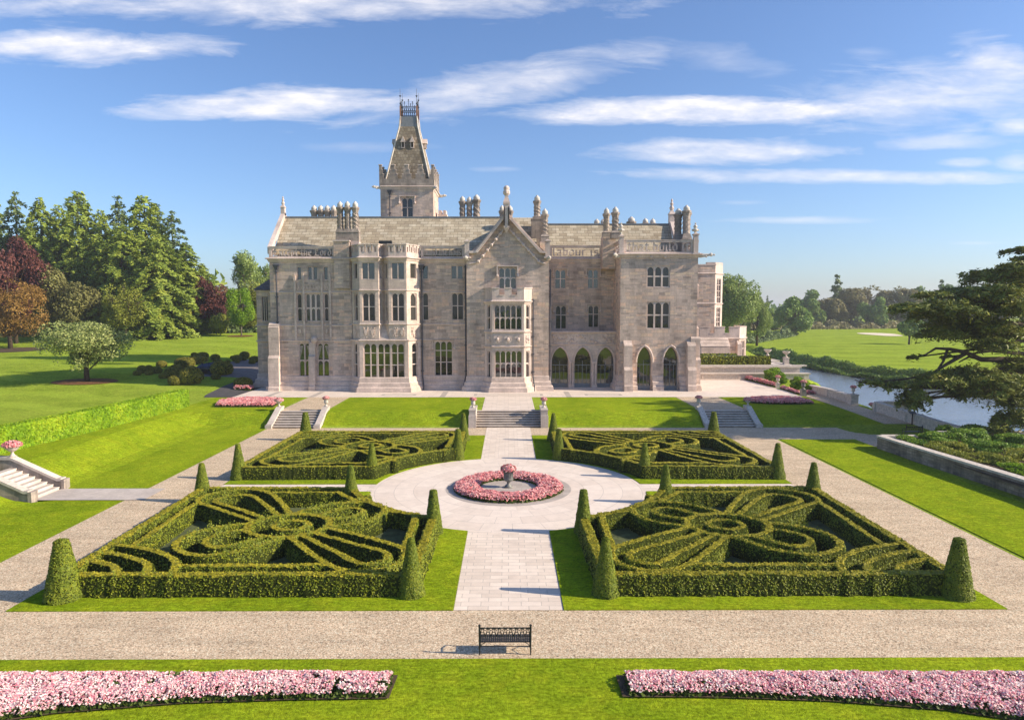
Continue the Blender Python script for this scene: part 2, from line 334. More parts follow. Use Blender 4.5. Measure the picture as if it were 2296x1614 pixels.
# ------------------------------------------------------------------ sky
world = bpy.data.worlds.new('World'); scene.world = world; world.use_nodes = True
W = NT(world.node_tree)
bg = [n for n in W.n if n.type == 'BACKGROUND'][0]
sky = W.add('ShaderNodeTexSky', sky_type='NISHITA'); sky.sun_disc = False
sky.sun_elevation = SUN_EL; sky.sun_rotation = SUN_AZ
sky.altitude = 50; sky.air_density = 1.0; sky.dust_density = 0.9; sky.ozone_density = 4.5
SKY_STR = 0.125
bg.inputs['Strength'].default_value = SKY_STR
tc = W.add('ShaderNodeTexCoord').outputs['Generated']
sx = W.add('ShaderNodeSeparateXYZ'); W.put(sx.inputs[0], tc)
front = W.math('GREATER_THAN', sx.outputs[1], 0.05)
ys = W.math('MAXIMUM', sx.outputs[1], 0.05)
U = W.math('DIVIDE', sx.outputs[0], ys); Vv = W.math('DIVIDE', sx.outputs[2], ys)
uvn = W.add('ShaderNodeCombineXYZ'); W.put(uvn.inputs[0], U); W.put(uvn.inputs[1], Vv)
n1 = W.noise(W.scale(uvn.outputs[0], (2.2, 8.0, 1)), 1.6, 5, 0.6)
n2 = W.noise(W.scale(uvn.outputs[0], (5.0, 26.0, 1)), 1.3, 6, 0.65, dist=0.6)
n3 = W.noise(W.scale(uvn.outputs[0], (4.0, 14.0, 1)), 3.1, 5, 0.62)
def cdir(px, py):
    d = ray(px, py); return d[0]/d[1], d[2]/d[1]
CLOUDS = [  # px, py, rx, ry (photo px), tilt(deg), density, softness
    (640, 6, 720, 46, 0, 0.80, 1.0), (195, 108, 290, 36, 0, 0.92, 0.8), (660, 232, 340, 34, 1, 0.95, 0.6),
    (1120, 192, 390, 46, 11, 0.62, 0.9), (1570, 250, 450, 30, 0.5, 0.95, 0.55), (2130, 215, 330, 80, 2, 0.72, 1.1), (2250, 150, 120, 60, -20, 0.8, 1.0),
    (1650, 338, 290, 30, 1, 0.75, 0.8), (1900, 397, 520, 17, -1, 0.66, 0.8), (2110, 322, 170, 17, 1, 0.5, 0.9),
    (1820, 493, 210, 9, 1, 0.4, 1.0), (2160, 366, 60, 12, 0, 0.5, 0.9), (2275, 290, 60, 20, 0, 0.6, 0.9), (1105, 380, 60, 7, 0, 0.35, 1.0),
    (1620, 132, 140, 28, -8, 0.32, 1.1), (2285, 365, 50, 22, 0, 0.6, 0.9), (1660, 455, 60, 6, 0, 0.3, 1.0), (790, 330, 150, 12, 0, 0.2, 1.1), (1950, 118, 70, 14, 0, 0.2, 1.1), (2190, 545, 60, 5, 0, 0.25, 1.0)]
tot = None
for px, py, rx, ry, tilt, den, soft in CLOUDS:
    cu, cv = cdir(px, py); a = R(tilt); ca, sa = math.cos(a), math.sin(a)
    du = W.math('SUBTRACT', U, cu); dv = W.math('SUBTRACT', Vv, cv)
    eu = W.math('MULTIPLY', W.math('ADD', W.math('MULTIPLY', du, ca), W.math('MULTIPLY', dv, sa)), 1530/rx)
    ev = W.math('MULTIPLY', W.math('SUBTRACT', W.math('MULTIPLY', dv, ca), W.math('MULTIPLY', du, sa)), 1530/ry)
    ev = W.math('ADD', ev, W.math('MULTIPLY', W.math('SUBTRACT', n1, 0.5), 1.6))
    d2 = W.math('SQRT', W.math('ADD', W.math('MULTIPLY', eu, eu), W.math('MULTIPLY', ev, ev)))
    d3 = W.math('ADD', d2, W.math('MULTIPLY', W.math('SUBTRACT', n2, 0.5), 2.1*soft))
    mk = W.math('MULTIPLY', W.math('DIVIDE', W.math('SUBTRACT', 1.10, d3), 0.95*soft, clamp=True), den)
    mk = W.math('MULTIPLY', mk, W.ramp(n3, [(0.28, 0.45), (0.66, 1.0)]))
    tot = mk if tot is None else W.math('MAXIMUM', tot, mk)
tot = W.math('MULTIPLY', tot, front)
tot = W.math('MULTIPLY', tot, W.ramp(Vv, [(0.0, 0.0), (0.03, 1.0)]))
skyc = W.mix(1.0, sky.outputs[0], (0.84, 0.885, 0.99), 'MULTIPLY')
cl = W.mix(W.ramp(n3, [(0.3, 0.0), (0.7, 1.0)]), (5.2, 5.2, 5.7), (6.3, 6.05, 6.05))
W.put(bg.inputs['Color'], W.mix(tot, skyc, cl))
# ------------------------------------------------------------------ mesh helpers
def tag(o, label=None, cat=None, group=None, kind=None):
    if label: o['label'] = label
    if cat: o['category'] = cat
    if group: o['group'] = group
    if kind: o['kind'] = kind
    return o
def thing(name, loc, label, cat, group=None):
    o = bpy.data.objects.new(name, None); COL.objects.link(o)
    o.location = loc; o.empty_display_size = 0.3
    return tag(o, label, cat, group)
def attach(o, parent):
    if parent is not None:
        o.parent = parent
        root = Vector((0, 0, 0)); q = parent
        while q is not None: root += q.location; q = q.parent
        o.matrix_parent_inverse = Matrix.Translation(-root) if parent.type == 'EMPTY' else Matrix.Identity(4)
    return o
def put_mesh(name, me, material, parent=None, smooth=False):
    o = bpy.data.objects.new(name, me); COL.objects.link(o)
    for mm in (material if isinstance(material, (list, tuple)) else [material]):
        me.materials.append(MATS[mm])
    if smooth: me.polygons.foreach_set('use_smooth', np.ones(len(me.polygons), bool))
    return attach(o, parent)
def quads(name, Vt, F, material, parent=None, smooth=False, midx=None):
    Vt = np.asarray(Vt, np.float32); F = np.asarray(F, np.int32)
    me = bpy.data.meshes.new(name)
    me.vertices.add(len(Vt)); me.vertices.foreach_set('co', Vt.ravel())
    me.loops.add(F.size); me.loops.foreach_set('vertex_index', F.ravel())
    me.polygons.add(len(F)); me.polygons.foreach_set('loop_start', np.arange(0, F.size, F.shape[1], dtype=np.int32))
    me.update(calc_edges=True)
    o = put_mesh(name, me, material, parent, smooth)
    if midx is not None: me.polygons.foreach_set('material_index', np.asarray(midx, np.int32))
    return o
class MB:
    def __init__(s): s.v = []; s.f = []
    def face(s, pts):
        i = len(s.v); s.v += [tuple(p) for p in pts]; s.f.append(tuple(range(i, i+len(pts)))); return s
    def hexa(s, p):     # 8 points: bottom 0-3, top 4-7
        i = len(s.v); s.v += [tuple(q) for q in p]
        for f in ((3, 2, 1, 0), (4, 5, 6, 7), (0, 1, 5, 4), (1, 2, 6, 5), (2, 3, 7, 6), (3, 0, 4, 7)): s.f.append(tuple(i+k for k in f))
        return s
    def box(s, x0, x1, y0, y1, z0, z1):
        return s.hexa([(x0, y0, z0), (x1, y0, z0), (x1, y1, z0), (x0, y1, z0), (x0, y0, z1), (x1, y0, z1), (x1, y1, z1), (x0, y1, z1)])
    def frus(s, cx, cy, z0, z1, a0, b0, a1, b1):
        return s.hexa([(cx-a0, cy-b0, z0), (cx+a0, cy-b0, z0), (cx+a0, cy+b0, z0), (cx-a0, cy+b0, z0), (cx-a1, cy-b1, z1), (cx+a1, cy-b1, z1), (cx+a1, cy+b1, z1), (cx-a1, cy+b1, z1)])
    def prism(s, poly, z0, z1):
        n = len(poly); i = len(s.v)
        s.v += [(p[0], p[1], z0) for p in poly]+[(p[0], p[1], z1) for p in poly]
        s.f.append(tuple(i+n+k for k in range(n))); s.f.append(tuple(i+n-1-k for k in range(n)))
        for k in range(n): q = (k+1) % n; s.f.append((i+k, i+q, i+n+q, i+n+k))
        return s
    def extr(s, poly3, d):      # planar 3D polygon extruded by d
        n = len(poly3); i = len(s.v)
        s.v += [tuple(p) for p in poly3]+[tuple(Vector(p)+Vector(d)) for p in poly3]
        s.f.append(tuple(i+k for k in range(n))); s.f.append(tuple(i+n+n-1-k for k in range(n)))
        for k in range(n): q = (k+1) % n; s.f.append((i+q, i+k, i+n+k, i+n+q))
        return s
    def lathe(s, prof, c, n=12, ph=0.0, flute=0.0):
        i = len(s.v); m = len(prof)
        for r, z in prof:
            for k in range(n):
                a = ph+2*math.pi*k/n; rr = r*(1-flute*(k % 2))
                s.v.append((c[0]+rr*math.cos(a), c[1]+rr*math.sin(a), c[2]+z))
        for j in range(m-1):
            for k in range(n):
                q = (k+1) % n; s.f.append((i+j*n+k, i+j*n+q, i+(j+1)*n+q, i+(j+1)*n+k))
        s.f.append(tuple(i+n-1-k for k in range(n))); s.f.append(tuple(i+(m-1)*n+k for k in range(n)))
        return s
    def tube(s, pts, rad, n=6):
        pts = [Vector(p) for p in pts]; m = len(pts)
        rad = rad if hasattr(rad, '__len__') else [rad]*m
        i = len(s.v); ref = Vector((0.31, 0.22, 0.92))
        for j, p in enumerate(pts):
            t = (pts[min(j+1, m-1)]-pts[max(j-1, 0)]).normalized()
            a = t.cross(ref)
            if a.length < 0.05: a = t.cross(Vector((1, 0, 0)))
            a.normalize(); b = t.cross(a)
            for k in range(n):
                w = 2*math.pi*k/n; q = p+(a*math.cos(w)+b*math.sin(w))*rad[j]; s.v.append(tuple(q))
        for j in range(m-1):
            for k in range(n):
                q = (k+1) % n; s.f.append((i+j*n+k, i+j*n+q, i+(j+1)*n+q, i+(j+1)*n+k))
        s.f.append(tuple(i+n-1-k for k in range(n))); s.f.append(tuple(i+(m-1)*n+k for k in range(n)))
        return s
    def sweep(s, path, prof, cap=True):
        """profile of (out, z) swept along a plan path that runs left to right as seen from outside"""
        P = [Vector((p[0], p[1])) for p in path]; n = len(P); N = []
        for k in range(n-1):
            d = (P[k+1]-P[k]).normalized(); N.append(Vector((d.y, -d.x)))
        i = len(s.v); m = len(prof)
        for k in range(n):
            a = N[max(k-1, 0)]; b = N[min(k, n-2)]; mt = (a+b)/(1+a.dot(b))
            for o, z in prof: s.v.append((P[k].x+mt.x*o, P[k].y+mt.y*o, z))
        for k in range(n-1):
            for j in range(m-1): s.f.append((i+k*m+j, i+(k+1)*m+j, i+(k+1)*m+j+1, i+k*m+j+1))
        if cap:
            s.f.append(tuple(i+j for j in range(m))); s.f.append(tuple(i+(n-1)*m+m-1-j for j in range(m)))
        return s
    def build(s, name, material, parent=None, smooth=False):
        me = bpy.data.meshes.new(name); me.from_pydata(s.v, [], s.f); me.update()
        return put_mesh(name, me, material, parent, smooth)
def ballm(mb, c, r, n=8, m=5, sz=1.0):
    return mb.lathe([(max(0.01, r*math.sin(math.pi*j/m)), -r*sz*math.cos(math.pi*j/m)) for j in range(m+1)], c, n)

# leaf cards
def leaf_cards(P, N, size, aspect=1.0, tilt=0.6, seed=0):
    g = np.random.default_rng(seed); n = len(P)
    N = N+g.normal(0, tilt, (n, 3)); N /= np.linalg.norm(N, axis=1, keepdims=True)+1e-9
    a = np.cross(N, g.normal(0, 1, (n, 3))); a /= np.linalg.norm(a, axis=1, keepdims=True)+1e-9
    b = np.cross(N, a)
    s = (np.broadcast_to(np.asarray(size, float), (n,))*g.uniform(0.6, 1.35, n))[:, None]
    a = a*s*0.5; b = b*s*0.5*aspect
    k = g.uniform(0.35, 1.0, (n, 1))
    Vt = np.stack([P-a*0.5-b, P+a*0.5*k-b, P+a+b*k, P-a*k+b], 1).reshape(-1, 3)
    return Vt, np.arange(4*n).reshape(n, 4)
def join_q(parts):
    Vs = []; Fs = []; o = 0
    for v, f in parts: Vs.append(v); Fs.append(f+o); o += len(v)
    return np.concatenate(Vs), np.concatenate(Fs)

# ------------------------------------------------------------------ terrain
def sst(t): t = np.clip(t, 0, 1); return t*t*(3-2*t)
FARBANK = np.array([(60.5, 400), (60.5, 165), (61.2, 140), (61.3, 122), (64.1, 110.5), (68.4, 95), (75, 82), (88, 66), (110, 50), (160, 30), (400, -40)])
def bank_x(y): return np.interp(y, FARBANK[::-1, 1], FARBANK[::-1, 0])
def wall_x(y): return np.interp(y, [0, 20, 50, 58.7, 67.6, 70.6, 78.7, 86, 92], [44, 41, 38.6, 38.1, 36.8, 36.0, 34.9, 38.0, 38.2])
def terr(x, y):
    x = np.asarray(x, float); y = np.asarray(y, float)
    sy = sst((y-62.1)/2.7)
    syr = np.clip((y-58.5)/15.5, 0, 1)
    k = sst((x-30)/5.0)
    z = 1.2*(sy*(1-k)+syr*k)
    z = np.maximum(z, 1.2*sst((-x-27.1)/4.4)*sst((y-(-5))/4))
    z = z+0.062*np.clip(y-75, 0, 75)*sst((-x-30)/6.0)+0.02*np.clip(y-150, 0, 300)*sst((-x-30)/6.0)
    z = z+0.35*np.sin(x*0.055+1.0)*np.sin(y*0.045)*sst((-x-40)/15)*sst((y-80)/20)
    for a, b in ((-3.0, 3.0), (-21.7, -17.7), (18.5, 22.9)):
        z = z-0.4*np.clip((np.minimum(x-a, b-x)+0.5), 0, 1)*np.clip((y-61.9)/0.4, 0, 1)*np.clip((65.0-y)/0.5, 0, 1)
    z = z-0.5*np.clip(np.minimum(y-38.0, 41.4-y)/0.5, 0, 1)*np.clip((x+31.0)/0.8, 0, 1)*np.clip((-26.9-x)/0.6, 0, 1)
    # river valley on the right, then the fairways
    bx = bank_x(y); wx = np.where(y < 92, wall_x(y)+0.6, 41.0)
    wet = sst((x-wx)/5.0)
    z = np.where(x > wx, z*(1-wet)-2.6*wet, z)
    far = sst((x-bx+1.5)/5.0)
    d = np.clip(y-120, 0, 2000)
    fz = 0.3+0.013*np.clip(d, 0, 220)+0.35*np.sin(x*0.05+y*0.021)*np.sin(y*0.04+0.7)*sst((x-bx-6)/20)
    z = np.where(x > bx-1.5, z*(1-far)+fz*far, z)
    
    hid = sst((y-135)/40)*sst((x+30)/10)*(1-sst((x-55)/10))
    return z*(1-hid)+2.0*hid
def hitg(px, py):
    d = ray(px, py); t = 5.0
    for k in range(4000):
        if CAM_H+d[2]*t < float(terr(d[0]*t, d[1]*t)): break
        t += 0.25
    return d[0]*t, d[1]*t, float(terr(d[0]*t, d[1]*t))
def gridlines(a): return np.unique(np.round(np.concatenate(a), 3))
XS = gridlines([np.arange(-42, 72, 1.0), np.arange(-120, -42, 4.0), np.arange(72, 160, 4.0), np.array([-2500, -1400, -800, -500, -350, -250, -200, -160, -140, 180, 210, 260, 330, 450, 700, 1200, 2500])])
YS = gridlines([np.arange(56, 112, 0.75), np.arange(36, 44, 0.5), np.arange(-6, 56, 3.0), np.arange(112, 200, 4.0), np.array([-400, -150, -60, -20, 215, 235, 260, 290, 330, 400, 500, 700, 1000, 1600, 3000])])
gx, gy = np.meshgrid(XS, YS)
gz = terr(gx, gy)
nx, ny = len(XS), len(YS)
ii = (np.arange(ny-1)[:, None]*nx+np.arange(nx-1)[None, :]).ravel()
tag(quads('ground', np.stack([gx.ravel(), gy.ravel(), gz.ravel()], 1), np.stack([ii, ii+1, ii+nx+1, ii+nx], 1), 'terrain_grass', smooth=True), kind='structure')

def sheet(name, poly, material, dz=0.02, side=0.0, drape=True, z=0.0, kind='structure'):
    bm = bmesh.new()
    f = bm.faces.new([bm.verts.new((p[0], p[1], 0)) for p in poly])
    if drape:
        xs = [p[0] for p in poly]; ys = [p[1] for p in poly]
        for arr, lo, hi, no in ((XS, min(xs), max(xs), (1, 0, 0)), (YS, min(ys), max(ys), (0, 1, 0))):
            for c in arr[(arr > lo) & (arr < hi)]:
                bmesh.ops.bisect_plane(bm, geom=bm.verts[:]+bm.edges[:]+bm.faces[:], plane_co=(c*no[0], c*no[1], 0), plane_no=no)
    if side:
        be = [e for e in bm.edges if e.is_boundary]
        r = bmesh.ops.extrude_edge_only(bm, edges=be)
        low = {v for v in r['geom'] if isinstance(v, bmesh.types.BMVert)}
    else: low = set()
    for v in bm.verts:
        base = float(terr(v.co.x, v.co.y)) if drape else z
        v.co.z = base+dz-(side if v in low else 0)
    bmesh.ops.recalc_face_normals(bm, faces=bm.faces[:])
    me = bpy.data.meshes.new(name); bm.to_mesh(me); bm.free()
    if sum(p.normal.z*p.area for p in me.polygons) < 0: me.flip_normals()
    o = put_mesh(name, me, material)
    return tag(o, kind=kind)
def rect(x0, x1, y0, y1): return [(x0, y0), (x1, y0), (x1, y1), (x0, y1)]
def arc(c, r, a0, a1, n): return [(c[0]+r*math.cos(R(a0+(a1-a0)*k/n)), c[1]+r*math.sin(R(a0+(a1-a0)*k/n))) for k in range(n+1)]

# flat garden sheets (z = 0), each a few millimetres above the one below
GC = (0, 41.0)
sheet('gravel_path', [(-60, 20.7), (60, 20.7), (60, 23.9), (22.5, 23.9), (22.5, 56.4), (28.9, 56.4), (28.9, 53.4), (37.6, 53.4), (37.4, 62.2), (22.5, 62.2), (-22.0, 62.2), (-22.0, 23.9), (-60, 23.9)], 'gravel', 0.006, drape=False)
sheet('gravel_path', [(34.75, 62.2), (37.4, 62.2), (36.6, 67.5), (36.0, 70.6), (34.9, 78.7), (34.0, 80), (33.6, 76), (32.75, 74.4)], 'gravel', 0.03)
for sx_ in (-1, 1):
    # lawn round each hedge plot, its inner corner cut by the round paving
    a = math.degrees(math.acos(2.02/8.3))
    low = [(2.02, 24.1), (18.25, 24.1), (17.75, 40.2), (8.27, 40.2)]
    low += [(8.3*math.cos(R(t)), 41+8.3*math.sin(R(t))) for t in np.linspace(-6, -a, 16)]
    up = [(8.25, 41.95), (17.75, 41.95), (17.9, 58.2), (2.02, 58.2)] + [(8.3*math.cos(R(t)), 41+8.3*math.sin(R(t))) for t in np.linspace(a, 6.6, 16)]
    for poly in (low, up):
        pl = [(sx_*p[0], p[1]) for p in poly]
        sheet('lawn', pl if sx_ > 0 else pl[::-1], 'grass', 0.045, 0.05, drape=False)
sheet('lawn', [(22.6, 12), (22.75, 28), (22.7, 56.3), (29.0, 56.3), (29.0, 12)], 'grass', 0.04, 0.05, drape=False)
sheet('lawn', [(-24, 5), (24, 5), (60, 10), (60, 20.66), (-60, 20.66), (-60, 10)], 'grass', 0.03, 0.04, drape=False)
sheet('lawn', [(-34.5, 20.7), (-22.02, 20.7), (-22.02, 38.45), (-27.2, 38.45), (-27.2, 41.05), (-22.02, 41.05), (-22.02, 62.0), (-22.3, 62.0), (-22.3, 74.3), (-32.0, 74.3), (-32.3, 66), (-34, 45)], 'grass', 0.015)
sheet('lawn', [(-17.2, 62.15), (-3.7, 62.15), (-3.7, 74.35), (-17.2, 74.35)], 'grass', 0.015)
sheet('lawn', [(3.7, 62.15), (18.1, 62.15), (18.1, 74.35), (3.7, 74.35)], 'grass', 0.015)
sheet('lawn', [(23.4, 62.25), (34.6, 62.25), (32.5, 74.35), (23.2, 74.35)], 'grass', 0.015)
# central walk, round court and cross paths
sheet('paved_walk', rect(-2.0, 2.0, 24.12, 33.1), 'paving', 0.016, drape=False)
sheet('paved_walk', rect(-2.0, 2.0, 49.0, 62.2), 'paving', 0.016, drape=False)
sheet('paved_court', arc(GC, 8.27, 0, 360, 96)[:-1], 'paving_round', 0.018, drape=False)
for s in (-1, 1):
    p = [(s*8.0, 40.22), (s*17.7, 40.22), (s*17.7, 41.93), (s*8.0, 41.93)]
    sheet('paved_path', p if s > 0 else p[::-1], 'paving', 0.014, drape=False)
sheet('paved_path', [(-27.2, 38.5), (-22.0, 38.5), (-20.9, 38.5), (-20.9, 41.0), (-27.2, 41.0)], 'white_stone', 0.03, drape=False)
# terrace before the house
sheet('terrace_paving', [(-32.9, 74.45), (-2.55, 74.45), (-2.55, 64.9), (2.55, 64.9), (2.55, 74.45), (32.4, 74.45), (32.8, 80), (32.1, 94.0), (-30.3, 94.0), (-30.3, 80.0)], 'paving_terrace', 0.014, drape=False, z=1.2)
for x0, x1, y0, y1 in ((-3.9, 3.9, 75.6, 77.4), (8.6, 12.8, 75.8, 77.2), (-14.3, -10.4, 75.8, 77.2)):
    sheet('paving_border', [(x0, y0), (x1, y0), (x1, y1), (x0, y1), (x0, y0+0.3), (x0+0.3, y0+0.3), (x0+0.3, y1-0.3), (x1-0.3, y1-0.3), (x1-0.3, y0+0.3), (x0, y0+0.3)][:4], 'paving_grey', 0.018, drape=False, z=1.2)
    sheet('terrace_panel', rect(x0+0.35, x1-0.35, y0+0.35, y1-0.35), 'paving_terrace', 0.022, drape=False, z=1.2)
for xa in (-7.6, 6.4, -27.0, -22.0):
    sheet('paving_border', [(xa, 74.47), (xa+0.6, 74.47), (xa+0.6, 79.4), (xa, 79.4)], 'paving_grey', 0.018, drape=False, z=1.2)
# gravel walks from the side steps up to the terrace
for x0, x1 in ((-21.9, -17.4), (18.4, 23.0)):
    sheet('gravel_path', rect(x0, x1, 64.9, 74.45), 'gravel', 0.02)
# drive on the left
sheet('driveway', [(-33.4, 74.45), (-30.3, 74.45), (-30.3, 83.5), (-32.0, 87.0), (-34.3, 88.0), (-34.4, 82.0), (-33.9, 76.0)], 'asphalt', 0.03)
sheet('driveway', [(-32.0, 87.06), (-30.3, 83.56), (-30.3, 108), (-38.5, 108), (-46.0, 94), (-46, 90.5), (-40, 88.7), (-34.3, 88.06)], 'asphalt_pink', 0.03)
# river
wl = [(60, -40), (400, -40), (400, 400), (41, 400), (41, 95), (38.5, 92), (38.5, 86), (36, 79), (37, 68), (39, 50), (44, 0)]
sheet('river_water', wl, 'water', 0, drape=False, z=-1.2)
# sand bunker on the far fairway
bx0, by0 = 127, 232
bun = [(bx0+5.6*math.cos(t)*(1+0.15*math.sin(3*t)), by0+10*math.sin(t)*(1+0.1*math.cos(2*t))) for t in np.linspace(0, 2*math.pi, 28)[:-1]]
sheet('sand_bunker', bun, 'sand', 0.06)
# ------------------------------------------------------------------ clipped hedges of the parterre
def catmull(pts, n=6, closed=False):
    P = np.array(pts, float); m = len(P); out = []
    for i in range(m if closed else m-1):
        if closed: p0, p1, p2, p3 = P[(i-1) % m], P[i], P[(i+1) % m], P[(i+2) % m]
        else: p0, p1, p2, p3 = P[max(i-1, 0)], P[i], P[i+1], P[min(i+2, m-1)]
        for k in range(n):
            t = k/n
            out.append(0.5*((2*p1)+(p2-p0)*t+(2*p0-5*p1+4*p2-p3)*t*t+(3*p1-p0-3*p2+p3)*t**3))
    if not closed: out.append(P[-1])
    return np.array(out)
def vnoise(x, y, cell, seed):
    g = np.random.default_rng(seed); T = g.random((64, 64))
    u = x/cell; v = y/cell; i = np.floor(u).astype(int); j = np.floor(v).astype(int); a = sst(u-i); b = sst(v-j)
    f = lambda p, q: T[p % 64, q % 64]
    return (f(i, j)*(1-a)+f(i+1, j)*a)*(1-b)+(f(i, j+1)*(1-a)+f(i+1, j+1)*a)*b-0.5
CUT = [(9.3*math.cos(R(t)), 41+9.3*math.sin(R(t))) for t in np.linspace(-20.5, -67, 14)]
BORDER = np.array([(3.72, 25.5), (17.05, 25.5), (17.28, 38.1)]+[(8.75, 37.95)]+CUT[1:-1]+[(3.65, 32.5), (3.72, 25.5)])
RING = [catmull([(10.2+0.80*math.cos(t), 31.36+0.72*math.sin(t)) for t in np.linspace(0, 2*math.pi, 17)[:-1]], 3, True)]
RING[0] = np.vstack([RING[0], RING[0][:1]])
big = np.array([(10.32+1.88*math.cos(t), 31.4+1.68*math.sin(t)) for t in np.linspace(0, 2*math.pi, 41)])
KNOT = [big]+[catmull(p) for p in (
    [(10.6, 33.2), (9.53, 34.55), (8.37, 35.1), (7.35, 35.19), (6.54, 34.4), (6.25, 33.3), (6.72, 32.09), (7.49, 31.5), (8.5, 31.2)],
    [(9.3, 33.0), (8.5, 33.9), (7.75, 34.05), (7.25, 33.5), (7.6, 32.75), (8.6, 32.2)],
    [(10.9, 33.3), (12.43, 36.01), (13.5, 37.3), (14.69, 37.75), (15.94, 37.2), (16.5, 36.3), (16.45, 35.5), (15.9, 34.9), (14.94, 34.17), (13.46, 33.0), (12.2, 32.0)],
    [(11.3, 32.9), (13.1, 35.4), (14.0, 36.45), (14.75, 36.55), (15.4, 36.0), (15.35, 35.25), (13.93, 34.18), (12.0, 32.6)],
    [(10.1, 29.6), (11.04, 28.2), (12.05, 27.55), (12.99, 27.55), (13.95, 28.15), (14.45, 29.1), (14.3, 30.1), (13.6, 31.0), (12.3, 31.6)],
    [(10.9, 29.8), (11.5, 28.95), (12.25, 28.45), (13.0, 28.75), (13.3, 29.5), (12.9, 30.25), (11.9, 30.8)],
    [(8.5, 31.1), (7.0, 30.15), (5.3, 29.0), (4.45, 28.2), (4.25, 27.2), (4.55, 26.35), (5.4, 25.75), (6.36, 25.85), (7.32, 26.6), (8.6, 28.2), (9.8, 29.8)],
    [(8.9, 30.4), (6.96, 29.03), (5.3, 27.9), (4.95, 27.3), (5.1, 26.75), (5.65, 26.5), (6.2, 26.75), (7.3, 27.95), (9.4, 30.1)],
    [(16.9, 28.75), (15.1, 28.15), (13.65, 27.1), (13.1, 26.2), (12.95, 25.4)],
    [(17.0, 27.9), (15.49, 27.3), (14.45, 26.6), (14.05, 25.9), (13.95, 25.4)],
    [(17.0, 26.95), (15.8, 26.45), (15.25, 25.9), (15.05, 25.4)])]
KNOT += [np.array(p) for p in ([(7.2, 26.4), (12.95, 26.35)], [(4.55, 33.1), (4.42, 28.4)], [(9.4, 37.05), (13.2, 37.1)], [(16.35, 34.9), (16.1, 28.6)],
                               [(9.4, 37.05), (8.1, 35.4)], [(4.55, 33.1), (6.2, 33.7)], [(8.3, 35.3), (7.6, 36.4)])]
def pdist(gx, gy, pl):
    d = np.full(gx.shape, 9.0)
    for a, b in zip(pl[:-1], pl[1:]):
        ab = b-a; L = ab@ab+1e-9
        t = np.clip(((gx-a[0])*ab[0]+(gy-a[1])*ab[1])/L, 0, 1)
        d = np.minimum(d, np.hypot(gx-a[0]-t*ab[0], gy-a[1]-t*ab[1]))
    return d
HS = 0.0625
hx = np.arange(3.1, 17.9, HS); hy = np.arange(24.9, 38.7, HS)
HX, HY = np.meshgrid(hx, hy)
sb = 0.28-pdist(HX, HY, BORDER)
sr = 0.24-np.min([pdist(HX, HY, p) for p in RING], 0)
sk = 0.235-np.min([pdist(HX, HY, p) for p in KNOT], 0)
jit = vnoise(HX, HY, 0.14, 1)*0.035+vnoise(HX, HY, 0.5, 2)*0.035
SD = np.maximum(np.maximum(sb, sr), sk)+jit
HZ = 0.80*np.clip(SD/0.06, 0, 1)**0.5+np.where(SD > 0.06, vnoise(HX, HY, 0.13, 3)*0.05+vnoise(HX, HY, 0.9, 4)*0.03, 0)
hn = HX.shape[1]
hi = (np.arange(HX.shape[0]-1)[:, None]*hn+np.arange(hn-1)[None, :]).ravel()
HF = np.stack([hi, hi+1, hi+hn+1, hi+hn], 1)
mz = HZ.ravel()[HF].max(1)
cls = np.where(sb.ravel()[HF].max(1) > -0.03, 0, np.where(sr.ravel()[HF].max(1) > -0.03, 2, 1))
def parterre(sx_, up, label, ncards):
    t = thing('parterre_hedge', (sx_*10.4, 31.6 if not up else 49.6, 0.05), label, 'clipped hedge', 'hedge plots of the parterre')
    X = HX.ravel()*sx_; Y = HY.ravel() if not up else 81.3-HY.ravel()
    Vt = np.stack([X, Y, HZ.ravel()+0.05], 1)
    for c, nm in ((0, 'border_hedge'), (1, 'knot_hedge'), (2, 'ring_hedge')):
        F = HF[(mz > 0.02) & (cls == c)]
        if sx_ < 0 != up: F = F[:, ::-1]
        u, inv = np.unique(F, return_inverse=True)
        v = Vt[u]; f = inv.reshape(F.shape)
        a, b, cc = v[f[:, 0]], v[f[:, 1]], v[f[:, 3]]
        nr = np.cross(b-a, cc-a); ar = np.linalg.norm(nr, axis=1); nr = nr/(ar[:, None]+1e-9)
        nr[nr[:, 2] < 0] *= -1
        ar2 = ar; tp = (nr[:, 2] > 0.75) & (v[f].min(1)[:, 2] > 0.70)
        g = np.random.default_rng(c+int(up)*5)
        wt = ar2*np.where(nr[:, 2] > 0.75, 1.3, 1.0)*np.where(v[f[:, 0], 2] < 0.25, 0.5, 1.0)
        k = max(50, int(ncards*ar2.sum()/260.0))
        q = g.choice(len(f), k, p=wt/wt.sum())
        w1, w2 = g.random((k, 1)), g.random((k, 1))
        cards = leaf_cards(a[q]+(b-a)[q]*w1+(cc-a)[q]*w2+nr[q]*0.012, nr[q]*0.8+np.array([0, 0, 0.45])*(nr[q][:, 2:3] < 0.75), 0.05, 1.4, 0.30, seed=c)
        Vj, Fj = join_q([(v, f), cards])
        quads(nm, Vj, Fj, ('hedge_shade_base', 'yew', 'yew_sunlit_top'), t, midx=np.r_[np.where(tp, 2, 0), np.where(tp[q], 2, 1)])
    soil = [(sx_*x, y if not up else 81.3-y) for x, y in [(3.8, 25.6), (16.9, 25.6), (17.1, 37.9), (8.8, 37.8), (7.2, 35.2), (5.6, 33.7), (3.8, 32.4)]]
    sheet('plot_soil', soil if (sx_ > 0) != up else soil[::-1], 'plot_soil', 0.055, drape=False)
parterre(-1, False, 'clipped knot hedge in the near left plot, with arcs in its outer front corner', 90000)
parterre(1, False, 'clipped knot hedge in the near right plot, with arcs in its outer front corner', 90000)
parterre(-1, True, 'clipped knot hedge in the far left plot, below the grass bank', 36000)
